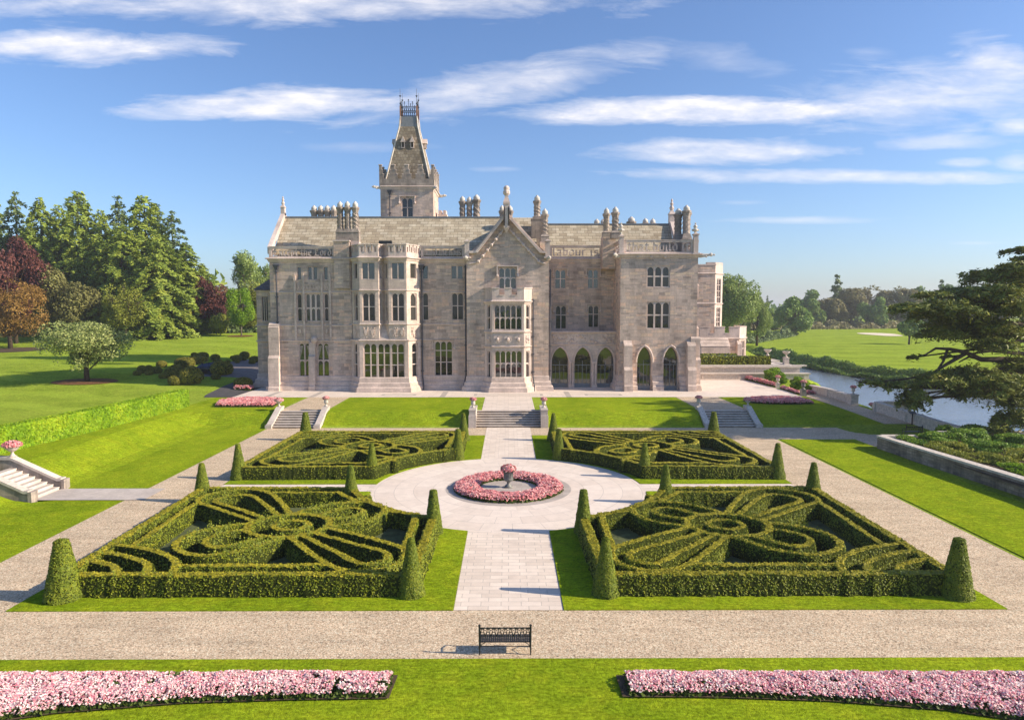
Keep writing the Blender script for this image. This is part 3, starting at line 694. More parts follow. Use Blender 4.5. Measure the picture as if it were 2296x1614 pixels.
parterre(1, True, 'clipped knot hedge in the far right plot, below the grass bank', 36000)

def skin_mesh(name, Vt, F, material, parent, n, size, seed, aspect=1.2, tilt=0.5, push=0.01, inner='hedge_shade_base', up=0.35):
    """a clipped solid (quads) covered with leaf cards"""
    Vt = np.asarray(Vt); F = np.asarray(F)
    a, b, c, d = (Vt[F[:, k]] for k in range(4))
    nr = np.cross(c-a, d-b); ar = np.linalg.norm(nr, axis=1); nr = nr/(ar[:, None]+1e-9)
    g = np.random.default_rng(seed); q = g.choice(len(F), n, p=ar/ar.sum()); w1, w2 = g.random((n, 1)), g.random((n, 1))
    P = (a[q]*(1-w1)+b[q]*w1)*(1-w2)+(d[q]*(1-w1)+c[q]*w1)*w2
    cd = leaf_cards(P+nr[q]*push, nr[q]+np.array([0, 0, up]), size, aspect, tilt, seed)
    Vj, Fj = join_q([(Vt, F), cd])
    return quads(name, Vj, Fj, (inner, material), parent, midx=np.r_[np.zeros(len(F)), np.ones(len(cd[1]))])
def lathe_q(prof, n, seed, jit):
    g = np.random.default_rng(seed); m = len(prof); Vt = []; F = []
    for r, z in prof:
        for k in range(n):
            a = 2*math.pi*k/n; rr = max(0.005, r*(1+g.normal(0, jit))); Vt.append((rr*math.cos(a), rr*math.sin(a), z))
    for j in range(m-1):
        for k in range(n): q = (k+1) % n; F.append((j*n+k, j*n+q, (j+1)*n+q, (j+1)*n+k))
    return np.array(Vt), np.array(F)
def cone(x, y, h, rb, rt, label, seed, gy=0.045):
    prof = [(rb*0.96, 0)]+[(rb+(rt-rb)*t**0.9, h*t) for t in np.linspace(0.06, 0.985, 15)]+[(rt*0.6, h), (0.01, h*1.0)]
    Vt, F = lathe_q(prof, 20, seed, 0.03)
    o = skin_mesh('topiary_cone', Vt, F, 'yew_cone', None, 6500, 0.055, seed, tilt=0.38)
    o.location = (x, y, gy); o.rotation_euler = (0, 0, seed*1.3)
    tag(o, label, 'topiary', 'yew cones at the plot corners')
CN = [(3.72, 25.45, 2.2, 0.54, 0.11), (17.1, 25.2, 2.25, 0.62, 0.18), (3.65, 32.55, 2.15, 0.46, 0.16), (8.85, 37.75, 2.15, 0.48, 0.12), (17.35, 38.1, 2.2, 0.54, 0.12)]
WHERE = ['front inner corner by the walk', 'front outer corner', 'inner end of the curved side', 'outer end of the curved side', 'back outer corner']
sd_ = 1
for sx_, sn in ((-1, 'left'), (1, 'right')):
    for up, un in ((False, 'near'), (True, 'far')):
        for (x, y, h, rb, rt), wh in zip(CN, WHERE):
            if up: wh = {0: 'back inner corner by the central steps', 1: 'back outer corner by the side steps', 4: 'front outer corner'}.get(CN.index((x, y, h, rb, rt)), wh)
            xx = x+ (0.25 if (sx_ < 0 and x > 16 and y < 30) else 0)*-1
            cone(sx_*xx, y if not up else 81.4-y, h*(1 if not up else 1.03), rb*(1.12 if (sx_ < 0 and x > 16 and y < 30 and not up) else 1), rt*(1.3 if (sx_ < 0 and x > 16 and y < 30 and not up) else 1), f'yew cone of the {un} {sn} plot, {wh}', sd_)
            sd_ += 1

# ------------------------------------------------------------------ clipped yew mounds on the left lawn
BALLS = [(180,518,130,80),(255,465,150,125),(370,440,115,90),(370,515,125,75),(500,478,155,110),(570,380,165,105),(610,565,165,95),(725,520,240,160),(800,450,205,120),(930,365,315,170),
 (1040,470,210,110),(1020,590,365,270),(795,650,250,155),(1230,575,80,120),(1105,215,105,62),(1230,245,190,110),(1120,310,260,135),(1275,300,110,80),(1440,265,150,95),(1460,325,115,70),
 (1535,330,62,62),(1650,332,85,55),(1722,262,70,52),(1790,285,155,110),(1800,332,80,62),(1915,232,165,112),(1915,287,82,62),(2075,300,170,100),(2040,340,110,70),(1525,462,350,215),(1450,580,150,92),(1880,695,290,175)]
BL = ['small dark mound at the left end of the group', 'dark round mound second from the left end', 'small golden mound behind the left end', 'low mound in front of the left golden one', 'round two-tone mound between the left end and the big golden mound', 'lone round mound set back on the sunlit grass',
 'low dark mound in front of the middle of the group', 'wide dark mound behind the front row', 'golden mound left of the largest golden dome', 'largest golden dome lit by the sun', 'mound half hidden behind the biggest dark dome', 'biggest dark dome at the front of the group',
 'dark egg-shaped mound nearest the beech hedge end', 'narrow dark mound against the right flank of the biggest dome', 'small mound farthest back on the lawn', 'round mound at the back behind the parked car', 'wide brown-green dome left of the car roof', 'golden mound touching the back of the wide brown dome',
 'dark round mound beyond the car roof', 'golden mound behind the car bonnet', 'tiny mound beside the golden one behind the car', 'tiny dark mound standing alone near the drive', 'tiny mound left of the far pair of golden balls', 'golden ball left of the tall far ball', 'small ball in front of the far golden ball', 'tall golden ball farthest right on the sunlit lawn', 'small ball at the foot of the tall far golden ball', 'wide mound close to the house corner', 'low dark mound before the wide mound by the house', 'wide dark dome standing in front of the car', 'small dark mound at the foot of the dome by the car', 'dark dome beside the house buttress in the pink border']
protoB = None
def mound_proto(seed):
    prof = [(0.80*math.sin(a)**0.8+0.2*math.sin(a), 0.5-0.5*math.cos(a)) for a in np.linspace(0.35, math.pi-0.01, 14)]
    prof = [(r, (z-prof[0][1])/(1-prof[0][1])) for r, z in prof]
    Vt, F = lathe_q(prof, 22, seed, 0.02)
    return skin_mesh('topiary_mound', Vt, F, 'yew_ball', None, 2600, 0.11, seed, push=0.0)
for i, ((cx, cy, w, h), lb) in enumerate(zip(BALLS, BL)):
    px, py = 280.6+cx*0.1389, 765.3+(cy+h*0.42)*0.1389
    x, y, z = hitg(px, py); k = y/1530*0.1389
    o = mound_proto(3) if protoB is None else protoB.copy()
    if protoB is None: protoB = o
    else: COL.objects.link(o)
    o.location = (x, y+w*k*0.25, z-0.04); o.scale = (w*k/2, w*k/2, h*k*1.03); o.rotation_euler = (0, 0, i*1.7)
    tag(o, 'clipped yew mound: '+lb, 'topiary', 'clipped yew mounds on the left lawn')

# ------------------------------------------------------------------ beech hedge along the upper left lawn
def long_hedge(name, pts, w, h, material, ncards, size, label, cat, seed, parent=None, cell=0.22, base=None):
    P = catmull(pts, 1); seg = []
    for a, b in zip(P[:-1], P[1:]):
        n = max(2, int(np.hypot(*(b-a))/cell)); seg += [a+(b-a)*k/n for k in range(n)]
    P = np.array(seg+[P[-1]]); d = np.gradient(P, axis=0); d /= np.linalg.norm(d, axis=1, keepdims=True); N = np.stack([d[:, 1], -d[:, 0]], 1)
    prof = [(w/2, 0)]+[(w/2*1.02, h*t) for t in np.linspace(0.12, 0.93, 7)]+[(w/2*t, h) for t in np.linspace(0.85, -0.85, 5)]+[(-w/2, h*t) for t in np.linspace(0.93, 0.0, 5)]
    m = len(prof); Vt = []; g = np.random.default_rng(seed)
    for p, nn in zip(P, N):
        z0 = float(terr(p[0], p[1])) if base is None else base
        for o, z in prof:
            jj = g.normal(0, 0.03); Vt.append((p[0]+nn[0]*(o+jj), p[1]+nn[1]*(o+jj), z0+z*(1+g.normal(0, 0.008))))
    F = [(i*m+j, (i+1)*m+j, (i+1)*m+j+1, i*m+j+1) for i in range(len(P)-1) for j in range(m-1)]
    Vt = np.array(Vt); F = list(F)
    for e in (0, len(P)-1):
        o = e*m
        for j in range(m//2-1): F.append((o+j, o+j+1, o+m-2-j, o+m-1-j))
    o = skin_mesh(name, Vt, F, material, parent, ncards, size, seed, push=0.02, inner=material if material == 'beech_hedge' else 'hedge_shade_base', up=0.2)
    if label: tag(o, label, cat)
    return o
long_hedge('beech_hedge', [(-35.6, 36), (-34.7, 45.5), (-33.4, 54), (-32.6, 62), (-32.25, 67.5)], 1.0, 1.72, 'beech_hedge', 42000, 0.115, 'long clipped light green beech hedge along the upper left lawn', 'hedge', 5)

# ------------------------------------------------------------------ trees
def dup(root, loc, rot=0.0, scale=(1, 1, 1), label=None, cat=None, group=None):
    def cp(o, par):
        c = o.copy(); COL.objects.link(c)
        if par is not None: c.parent = par
        for ch in o.children: cp(ch, c)
        return c
    r = cp(root, None); r.location = loc; r.rotation_euler = (0, 0, rot); r.scale = scale
    for k in ('label', 'category', 'group', 'kind'):
        if k in r: del r[k]
    return tag(r, label, cat, group)
def pn3(P, f, seed):
    g = np.random.default_rng(seed); s = np.zeros(len(P))
    for k in range(5):
        w = g.normal(0, 1, 3)*f*(1+0.5*k); s += np.sin(P@w+g.random()*6.28)/(1+0.4*k)
    return s
def crown_round(h0, h1, r, n, size, seed, lobes=16, gap=-0.6, flat=1.0, inner=0.25):
    g = np.random.default_rng(seed); cz = (h0+h1)/2; rz = (h1-h0)/2
    C = []; Rr = []
    for k in range(lobes):
        v = g.normal(0, 1, 3); v /= np.linalg.norm(v); u = g.uniform(0.35, 0.75)
        C.append((v[0]*r*u, v[1]*r*u, cz+v[2]*rz*u)); Rr.append(g.uniform(0.26, 0.46))
    C = np.array(C); Rr = np.array(Rr)
    m = int(n*1.7); q = g.choice(lobes, m, p=Rr**2/(Rr**2).sum())
    v = g.normal(0, 1, (m, 3)); v[:, 2] = v[:, 2]*0.9+0.18; v /= np.linalg.norm(v, axis=1, keepdims=True)
    f = 1-np.abs(g.normal(0, inner, m)); f = np.clip(f, 0.1, 1.08)[:, None]
    P = C[q]+v*np.array([r, r, rz*flat])*Rr[q][:, None]*f
    keep = (pn3(P, 2.3/r, seed+9) > gap) & (P[:, 2] > h0*0.8)
    P = P[keep][:n]; v = v[keep][:n]
    return leaf_cards(P, v*0.8+np.array([0, 0, 0.2]), size, 1.3, 0.6, seed)
def limbs(mb, h, r0, top, spread, n, seed, z0=0.3, lean=0.0):
    g = np.random.default_rng(seed)
    mb.tube([(0, 0, -0.4), (0.02*h*lean, 0, h*0.25), (0.05*h*lean, 0.01*h, h*0.55), (0.06*h*lean, 0, top)], [r0*1.35, r0, r0*0.7, r0*0.2], 9)
    for k in range(n):
        a = k*2.4+g.random(); zz = h*(z0+0.45*k/n); L = spread*g.uniform(0.6, 0.95); up = (top-zz)*g.uniform(0.35, 0.7)
        e = np.array([L*math.cos(a), L*math.sin(a), zz+up]); m1 = np.array([L*0.4*math.cos(a+0.2), L*0.4*math.sin(a+0.2), zz+up*0.5])
        mb.tube([(0, 0, zz), m1, e], [r0*0.45, r0*0.3, r0*0.08], 6)
        for s in (-1, 1):
            b = a+s*g.uniform(0.4, 0.8); L2 = L*0.55
            mb.tube([m1, m1+np.array([L2*0.5*math.cos(b), L2*0.5*math.sin(b), up*0.35]), m1+np.array([L2*math.cos(b), L2*math.sin(b), up*0.6])], [r0*0.22, r0*0.14, r0*0.04], 5)
def tree_round(name, h, r, lm, n, size, seed, trunk=0.25, h0=0.25, bark='bark', **kw):
    t = thing(name, (0, 0, 0), None, None)
    mb = MB(); limbs(mb, h, trunk, h*0.85, r*0.85, 7, seed, h0*0.9); mb.build('trunk', bark, t, True)
    Vt, F = crown_round(h*h0, h, r, n, size, seed, **kw); quads('crown', Vt, F, lm, t)
    return t
def tree_conifer(name, h, r, lm, n, size, seed, ragged=0.25, bare=0.06, droop=0.35, levels=26, trunk=0.35, pw=0.75):
    g = np.random.default_rng(seed); t = thing(name, (0, 0, 0), None, None)
    mb = MB(); mb.tube([(0, 0, -0.4), (0, 0, h*0.5), (0, 0, h*0.97)], [trunk, trunk*0.6, 0.04], 8)
    Ps = []; Ns = []; tot = 0
    br = []
    for L in range(levels):
        u = (L+g.uniform(-0.3, 0.3))/levels; u = min(max(u, 0), 0.985); z = h*(bare+(1-bare)*u); R_ = r*(1-u)**pw*(0.9+0.2*g.random())+0.02*r
        nb = max(4, int(9*(1-u)+3))
        for k in range(nb):
            a = 2*math.pi*k/nb+L*0.9+g.uniform(-0.3, 0.3); ln = R_*g.uniform(1-ragged*1.5, 1+ragged*0.5)
            br.append((z, a, ln))
    w = np.array([b[2]**1.5+0.05 for b in br]); w /= w.sum()
    for (z, a, ln), ww in zip(br, w):
        k = max(6, int(n*ww)); s = g.uniform(0.25, 1.0, k)**0.7
        lat = g.normal(0, 0.13, k)*ln*(1.15-s)+g.normal(0, 0.12, k)
        x = s*ln; zz = z+0.10*ln*s-droop*ln*s**2+g.normal(0, 0.10, k)*(1+0.15*ln)-np.abs(g.normal(0, 0.25, k))*droop*2
        Ps.append(np.stack([x*math.cos(a)-lat*math.sin(a), x*math.sin(a)+lat*math.cos(a), zz], 1))
        Ns.append(np.tile([math.cos(a)*0.6, math.sin(a)*0.6, 0.55], (k, 1)))
        if ln > 0.45*r and g.random() < 0.5: mb.tube([(0, 0, z), (ln*0.8*math.cos(a), ln*0.8*math.sin(a), z+0.08*ln-droop*0.6*ln)], [0.09, 0.02], 4)
    mb.build('trunk', 'bark', t)
    Vt, F = leaf_cards(np.concatenate(Ps), np.concatenate(Ns), size, 2.1, 0.5, seed); quads('crown', Vt, F, lm, t)
    return t
def place(proto, px, ptop, Y, wpx, h0, r0, rot, label, group, cat='tree', first=False, base=None):
    """stand a copy of a tree so that its top and width agree with the photograph at distance Y"""
    x, zt = V(px, ptop, Y); z = float(terr(x, Y)) if base is None else base
    sz = (zt-z)/h0; sr = (wpx*Y/1530)/r0
    if first:
        proto.location = (x, Y, z); proto.rotation_euler = (0, 0, rot); proto.scale = (sr, sr, sz); return tag(proto, label, cat, group)
    return dup(proto, (x, Y, z), rot, (sr, sr, sz), label, cat, group)
used = set()
def put(proto, *a, **k):
    f = proto.name not in used; used.add(proto.name); return place(proto, *a, first=f, **k)

GL = 'conifers along the left edge of the park'
c1 = tree_conifer('conifer_tree', 30, 6.0, 'conifer', 34000, 0.29, 11, pw=0.60, ragged=0.35, droop=0.55, levels=44)
c2 = tree_conifer('conifer_tree', 30, 6.0, 'conifer_dark', 28000, 0.29, 12, ragged=0.5, droop=0.4, levels=38, pw=0.66)
c3 = tree_conifer('conifer_tree', 30, 6.5, 'conifer', 36000, 0.29, 13, ragged=0.4, droop=0.65, pw=0.54, levels=46)
for p, px, pt, Y, w, rot, lb in ((c2, 32, 424, 150, 46, 0, 'ragged dark conifer at the left edge of the wood'), (c1, 88, 437, 148, 50, 1, 'conifer between the left edge pine and the tall broad one'), (c3, 172, 421, 150, 62, 2, 'tall broad conifer with a wind-bent tip'),
    (c1, 225, 466, 152, 46, 3, 'lower green conifer right of the wind-bent one'), (c2, 263, 434, 158, 44, 4, 'dark slender conifer rising behind the lower ones'), (c3, 322, 432, 148, 70, 5, 'widest conifer in the middle of the wood'), (c2, 352, 452, 157, 40, 1.4, 'dark conifer behind the widest one'),
    (c2, 384, 468, 148, 48, 5.5, 'conifer with a bare ragged top right of the widest one'), (c1, 130, 455, 158, 48, 2.5, 'conifer filling the gap behind the broad one'), (c3, 270, 500, 140, 58, 0.7, 'low spreading conifer in front of the dark slender one'), (c1, 415, 540, 146, 46, 4.4, 'short conifer stepping down towards the house'),
    (c1, 452, 588, 150, 40, 3.3, 'shortest conifer at the right end of the wood'), (c3, 355, 520, 138, 56, 4.0, 'drooping conifer in front of the widest one'), (c3, 210, 520, 142, 52, 1.1, 'drooping conifer behind the olive tree'), (c1, -20, 440, 152, 50, 2.2, 'conifer cut by the left edge of the picture'), (c1, 60, 500, 146, 50, 5.1, 'conifer behind the copper beech')):
    put(p, px, pt, Y, w*1.55, 30.0, 6.2, rot, lb, GL)
cop = tree_round('copper_beech', 14, 6.0, 'copper', 14000, 0.28, 21, h0=0.12, gap=-1.2)
put(cop, 22, 512, 128, 82, 14, 6.0, 0.4, 'large copper beech at the left edge before the conifers', None)
put(cop, 462, 612, 146, 60, 14, 6.0, 2.0, 'smaller dark copper tree near the house corner', None)
brz = tree_round('bronze_tree', 12.5, 6.5, 'bronze', 15000, 0.21, 22, h0=0.10, gap=-0.9, trunk=0.3, lobes=34)
put(brz, 14, 612, 120, 84, 12.5, 6.5, 0, 'bronze-brown leafing tree at the left edge with bare earth below', None)
olv = tree_round('broadleaf_tree', 14, 5.5, 'olive', 14000, 0.28, 23, h0=0.05, gap=-1.2)
put(olv, 140, 582, 132, 70, 14, 5.5, 1, 'rounded olive-brown tree behind the small pale tree', None)
put(olv, 235, 640, 136, 40, 14, 5.5, 3, 'small brown-green bushy tree left of the yellow one', None)
ylw = tree_round('yellow_tree', 11, 5.0, 'yellow_green', 10000, 0.21, 24, h0=0.18, gap=-0.35, trunk=0.22)
put(ylw, 276, 618, 130, 62, 11, 5.0, 0, 'airy yellow-green tree in front of the conifers', None)
lau = tree_round('laurel_bush', 5, 4.2, 'yellow_green', 4500, 0.4, 25, h0=0.02, gap=-2.5, trunk=0.12)
put(lau, 322, 672, 136, 56, 5, 4.2, 0, 'yellow-green laurel bush at the foot of the conifers', None, cat='bush')
put(lau, 395, 690, 140, 46, 5, 4.2, 2, 'dark laurel bush left of the copper tree', None, cat='bush')
put(lau, 492, 700, 142, 26, 5, 4.2, 4, 'small green bush under the copper tree', None, cat='bush')
brt = tree_round('young_tree', 9.5, 3.6, 'bright_leaf', 9000, 0.19, 26, h0=0.14, gap=-0.9, trunk=0.14, bark='bark_grey')
put(brt, 538, 640, 140, 36, 9.5, 3.6, 0, 'young bright green tree beside the house', None)
oak = tree_round('oak_tree', 15, 6.5, 'willow', 5000, 0.27, 27, h0=0.42, gap=0.9, trunk=0.42, bark='bark_grey', lobes=22)
put(oak, 545, 553, 165, 56, 15, 6.5, 0.5, 'open-branched oak rising against the sky left of the house', None)
put(oak, 600, 585, 178, 36, 15, 6.5, 2.5, 'second open oak half hidden by the house', None)
bgt = tree_round('broadleaf_tree', 11, 6.0, 'yellow_green', 10000, 0.28, 28, h0=0.03, gap=-2.0)
put(bgt, 575, 622, 170, 62, 11, 6.0, 0, 'wide yellow-green tree behind the young bright one', None)
put(bgt, 520, 640, 172, 50, 11, 6.0, 2, 'green tree between the copper tree and the oak', None)
put(bgt, 560, 690, 150, 40, 11, 6.0, 4, 'bright bushy tree at the house corner', None)
pal = tree_round('ornamental_tree', 8.0, 4.6, 'pale_leaf', 18000, 0.135, 29, h0=0.16, gap=-0.8, trunk=0.20, bark='bark', lobes=40, flat=0.85)
put(pal, 188, 708, 85, 108, 8.0, 4.6, 0, 'small spreading tree with pale cream-green leaves on the left lawn', None)
px_, py_, pz_ = pal.location
for (cx, cy, r1, r2, nm) in ((px_, py_-0.4, 4.0, 2.2, 0), (brz.location.x+2.0, brz.location.y-2, 5.5, 3.5, 1), (brt.location.x, brt.location.y-0.5, 2.6, 2.0, 2)):
    sheet('mulch_bed', [(cx+r1*math.cos(t), cy+r2*math.sin(t)) for t in np.linspace(0, 6.283, 25)[:-1]], 'mulch' if nm != 1 else 'soil', 0.06)

# dense undergrowth at the foot of woods: nobody could count it
def belt(name, pts, h, depth, n, size, lm, seed):
    g = np.random.default_rng(seed); P = np.array(pts, float); q = g.integers(0, len(P)-1, n); t = g.random(n)
    xy = P[q]*(1-t[:, None])+P[q+1]*t[:, None]; xy[:, 1] += g.uniform(-depth, depth, n); xy[:, 0] += g.uniform(-1, 1, n)
    hh = h*(0.55+0.45*np.sin(xy[:, 0]*0.7+seed)*np.sin(xy[:, 0]*0.23)); u = g.random(n)**0.7
    z = terr(xy[:, 0], xy[:, 1])+hh*u*np.cos((xy[:, 1]-np.interp(xy[:, 0], P[:, 0], P[:, 1]))/depth*1.2)
    N = np.stack([g.normal(0, 0.3, n), np.full(n, -0.7), np.full(n, 0.6)], 1)
    Vt, F = leaf_cards(np.stack([xy[:, 0], xy[:, 1], z], 1), N, size, 1.2, 0.7, seed)
    return tag(quads(name, Vt, F, lm), kind='stuff')
belt('undergrowth', [(-130, 138), (-95, 142), (-70, 146), (-52, 152)], 4.5, 3.0, 9000, 0.6, 'conifer_dark', 3)
belt('undergrowth', [(-68, 158), (-58, 160), (-45, 160), (-38, 158)], 5.0, 3.0, 4000, 0.55, 'yellow_green', 4)

# right: far wood across the fairway
wil = tree_round('willow_tree', 16, 6.0, 'willow', 20000, 0.27, 31, h0=0.06, gap=-0.5, trunk=0.4, lobes=26)
put(wil, 1657, 610, 170, 62, 16, 6.0, 0, 'tall grey-green willow just right of the house', None)
put(wil, 1700, 660, 178, 34, 16, 6.0, 2, 'lower willow at the right side of the tall one', None)
f1 = tree_round('broadleaf_tree', 19, 8, 'mid_green', 9000, 0.7, 32, h0=0.03, gap=-1.4, trunk=0.4)
f2 = tree_round('broadleaf_tree', 19, 7, 'brown_green', 8000, 0.6, 33, h0=0.06, gap=-0.7, trunk=0.4, bark='bark_grey')
f3 = tree_conifer('conifer_tree', 26, 5, 'conifer_dark', 3500, 1.0, 34, ragged=0.7, droop=0.05, levels=15)
f4 = tree_round('bare_tree', 19, 7, 'brown_green', 1500, 0.55, 35, h0=0.35, gap=0.2, trunk=0.45, bark='bark_grey', lobes=24)
GR = 'trees of the far wood across the fairway'
FW = [(f1, 1742, 690, 262, 34, 'dark round tree at the left end of the far wood'), (f1, 1786, 664, 232, 46, 'nearest domed tree standing forward of the far wood'), (f1, 1812, 648, 290, 44, 'tall green domed tree behind the forward one'), (f2, 1842, 668, 296, 30, 'grey-brown tree right of the green dome'), (f3, 1878, 614, 305, 26, 'tall dark fir sticking out above the far wood'),
      (f2, 1872, 664, 292, 34, 'brown tree at the foot of the tall fir'), (f2, 1912, 640, 300, 38, 'tall brown tree right of the fir'), (f4, 1948, 632, 306, 40, 'wide bare-branched tree against the sky'), (f1, 1962, 664, 286, 34, 'full green tree below the bare-branched one'), (f2, 1990, 645, 300, 36, 'brown tree right of the bare-branched one'),
      (f4, 2022, 634, 306, 30, 'second bare-branched tree of the far wood'), (f2, 2040, 642, 298, 36, 'brown tree behind the lone round tree'), (f1, 2078, 640, 305, 44, 'broad green tree left of the cedar'), (f1, 2120, 636, 310, 44, 'green tree half behind the cedar top'), (f3, 2112, 626, 318, 20, 'distant fir tip beside the cedar'),
      (f2, 2150, 645, 300, 44, 'brown tree behind the cedar branches'), (f1, 2200, 645, 305, 46, 'green tree behind the middle of the cedar'), (f2, 2250, 642, 300, 46, 'brown tree behind the cedar trunk'), (f1, 2310, 640, 300, 50, 'green tree at the right edge behind the cedar'), (f3, 1721, 662, 420, 8, 'thin distant fir left of the far wood'),
      (f1, 1716, 694, 400, 34, 'distant low tree right of the willow'), (f1, 1760, 694, 380, 34, 'distant tree behind the left end of the far wood'), (f2, 1770, 706, 270, 26, 'low brown tree at the left foot of the far wood')]
for i, (p, px, pt, Y, w, lb) in enumerate(FW): put(p, px, pt, Y, w, 26 if p is f3 else 19, {f1.name: 8, f2.name: 7, f3.name: 5, f4.name: 7}[p.name], i*1.1, lb, GR)
lone = tree_round('round_tree', 7.5, 4.6, 'mid_green', 4500, 0.42, 36, h0=0.20, gap=-2.0, trunk=0.25)
put(lone, 2041, 708, 182, 33, 7.5, 4.6, 0, 'lone round green tree standing on the fairway', None)
belt('wood_belt', [(70, 430), (130, 470), (220, 480), (400, 500)], 15, 12.0, 5000, 2.2, 'mid_green', 16)
belt('wood_belt', [(-260, 260), (-150, 240), (-90, 210), (-40, 205)], 17, 10.0, 7000, 1.6, 'conifer', 17)
belt('wood_belt', [(-170, -45), (-80, -52), (0, -48), (80, -52), (170, -45)], 15, 6.0, 9000, 1.3, 'mid_green', 18)  # unseen belt behind the camera, added so the window panes reflect dark
belt('undergrowth', [(88, 262), (110, 270), (140, 282), (180, 296), (240, 300)], 4.5, 5.0, 9000, 0.9, 'brown_green', 6)
belt('undergrowth', [(66, 190), (78, 205), (92, 225), (98, 236)], 3.6, 4.0, 6000, 0.6, 'conifer_dark', 7)
# shrubs and reeds along the far river bank
def bank_belt(n, seed):
    g = np.random.default_rng(seed); y = 58+112*g.random(n)**1.3; x = bank_x(y)+g.uniform(-0.6, 2.6, n)
    hh = 1.15*(0.6+0.5*np.sin(y*0.5)*np.sin(y*0.21+1)); u = g.random(n)**0.6
    z = np.maximum(terr(x, y), -1.3)+0.1+hh*u
    Vt, F = leaf_cards(np.stack([x, y, z], 1), np.stack([np.full(n, -0.6), np.full(n, -0.3), np.full(n, 0.7)], 1)+g.normal(0, 0.3, (n, 3)), 0.34, 1.4, 0.6, seed)
    return tag(quads('bank_vegetation', Vt, F, 'reed'), kind='stuff')
bank_belt(20000, 8)

# ------------------------------------------------------------------ the cedar at the right
def cedar(name, loc, plates, limbs_, trunk_h, label, seed):
    t = thing(name, loc, label, 'tree'); g = np.random.default_rng(seed); L = Vector(loc)
    mb = MB(); mb.tube([(loc[0], loc[1], loc[2]-0.5), (loc[0]+0.1, loc[1], loc[2]+trunk_h*0.4), (loc[0]-0.2, loc[1], loc[2]+trunk_h*0.75), (loc[0], loc[1], loc[2]+trunk_h)], [0.8, 0.62, 0.4, 0.08], 10)
    Ps = []; Ns = []
    for (c, rx, ry, rz, n) in plates:
        c = np.array(c)
        m = max(10, n//22); fr = g.normal(0, 0.5, (m, 2)); fr = fr[np.hypot(fr[:, 0], fr[:, 1]) < 1.1]
        q = g.integers(0, len(fr), n)
        dx = fr[q, 0]+g.normal(0, 0.09, n); dy = fr[q, 1]+g.normal(0, 0.09, n)
        rr = np.hypot(dx, dy); dz = (0.35-0.75*rr**2)+g.normal(0, 0.16, n)+0.35*g.normal(0, 1, len(fr))[q]
        dz = np.where(g.random(n) < 0.18, dz-np.abs(g.normal(0, 0.7, n)), dz)
        Ps.append(c+np.stack([dx*rx, dy*ry, dz*rz], 1)); Ns.append(np.stack([dx*0.35, dy*0.35, np.full(n, 1.0)], 1))
        at = min(max(c[2]-loc[2]-rx*0.10, 0.5), trunk_h*0.95)
        s0 = Vector((loc[0], loc[1], loc[2]+at)); e = Vector(c)-Vector((0, 0, rz*0.2)); md = s0.lerp(e, 0.55)+Vector((0, 0, 0.05*(e-s0).length))
        mb.tube([s0, md, e], [0.22, 0.13, 0.04], 6)
        for k in range(4):
            a = g.random()*6.28; mb.tube([md.lerp(e, 0.3+0.15*k), e+Vector((rx*0.8*math.cos(a), ry*0.8*math.sin(a), -rz*0.1))], [0.06, 0.015], 4)
    for pts, rad in limbs_: mb.tube(pts, rad, 7)
    mb.build('trunk', 'bark', t, True)
    P = np.concatenate(Ps); N = np.concatenate(Ns)
    Vt, F = leaf_cards(P, N, 0.135, 2.8, 0.45, seed); quads('crown', Vt, F, 'cedar', t)
    return t
def cp(px, py, Y): x, z = V(px, py, Y); return (x, Y, z)
CED = (47.6, 60.0, -0.6)
PL = []
for px, py, Y, w, d, th, n in ((2245, 622, 60, 62, 3.6, 0.55, 900), (2205, 612, 63, 34, 2.5, 0.4, 400), (2275, 600, 58, 40, 2.5, 0.5, 500), (2090, 662, 59, 44, 2.0, 0.28, 330), (2150, 655, 61, 48, 3.0, 0.45, 600), (2225, 655, 57, 60, 3.2, 0.6, 900),
    (2040, 690, 58, 40, 2.6, 0.38, 520), (2085, 706, 60, 48, 3.0, 0.42, 560), (2130, 690, 57, 56, 3.2, 0.6, 900), (2200, 690, 62, 64, 3.6, 0.65, 1000), (2260, 690, 57, 56, 3.0, 0.7, 900), (2150, 725, 61, 60, 3.2, 0.55, 800),
    (2110, 745, 58, 40, 2.5, 0.5, 420), (2215, 730, 58, 62, 3.2, 0.6, 900), (2270, 745, 61, 52, 3.2, 0.8, 800), (2175, 752, 59, 40, 2.5, 0.4, 380), (2230, 772, 57, 44, 2.6, 0.45, 420), (2285, 640, 62, 40, 3, 0.8, 600),
    (2110, 850, 56, 50, 2.6, 0.55, 760), (2170, 838, 57, 50, 2.6, 0.6, 700), (2225, 850, 55, 60, 3.0, 0.8, 1000), (2268, 870, 58, 50, 2.6, 0.9, 800), (1958, 858, 57, 36, 1.0, 0.22, 190), (2010, 862, 57, 38, 1.4, 0.28, 260), (2050, 885, 56, 30, 1.6, 0.5, 380), (2035, 902, 56, 28, 1.4, 0.35, 260), (2170, 880, 56, 44, 2.0, 0.45, 420),
    (2272, 900, 55, 36, 2.2, 0.9, 500), (2268, 940, 54, 34, 1.8, 0.7, 420), (2240, 965, 53, 30, 1.4, 0.4, 220), (2290, 820, 58, 40, 2.4, 0.9, 500), (2052, 800, 58, 16, 0.8, 0.2, 60), (2125, 800, 58, 12, 0.8, 0.15, 40),
    (2285, 560, 61, 26, 2, 0.3, 220), (2296, 578, 60, 22, 2, 0.25, 160)):
    PL.append((cp(px, py, Y), w*Y/1530*1.0, d, th*0.95, int(n*4.2)))
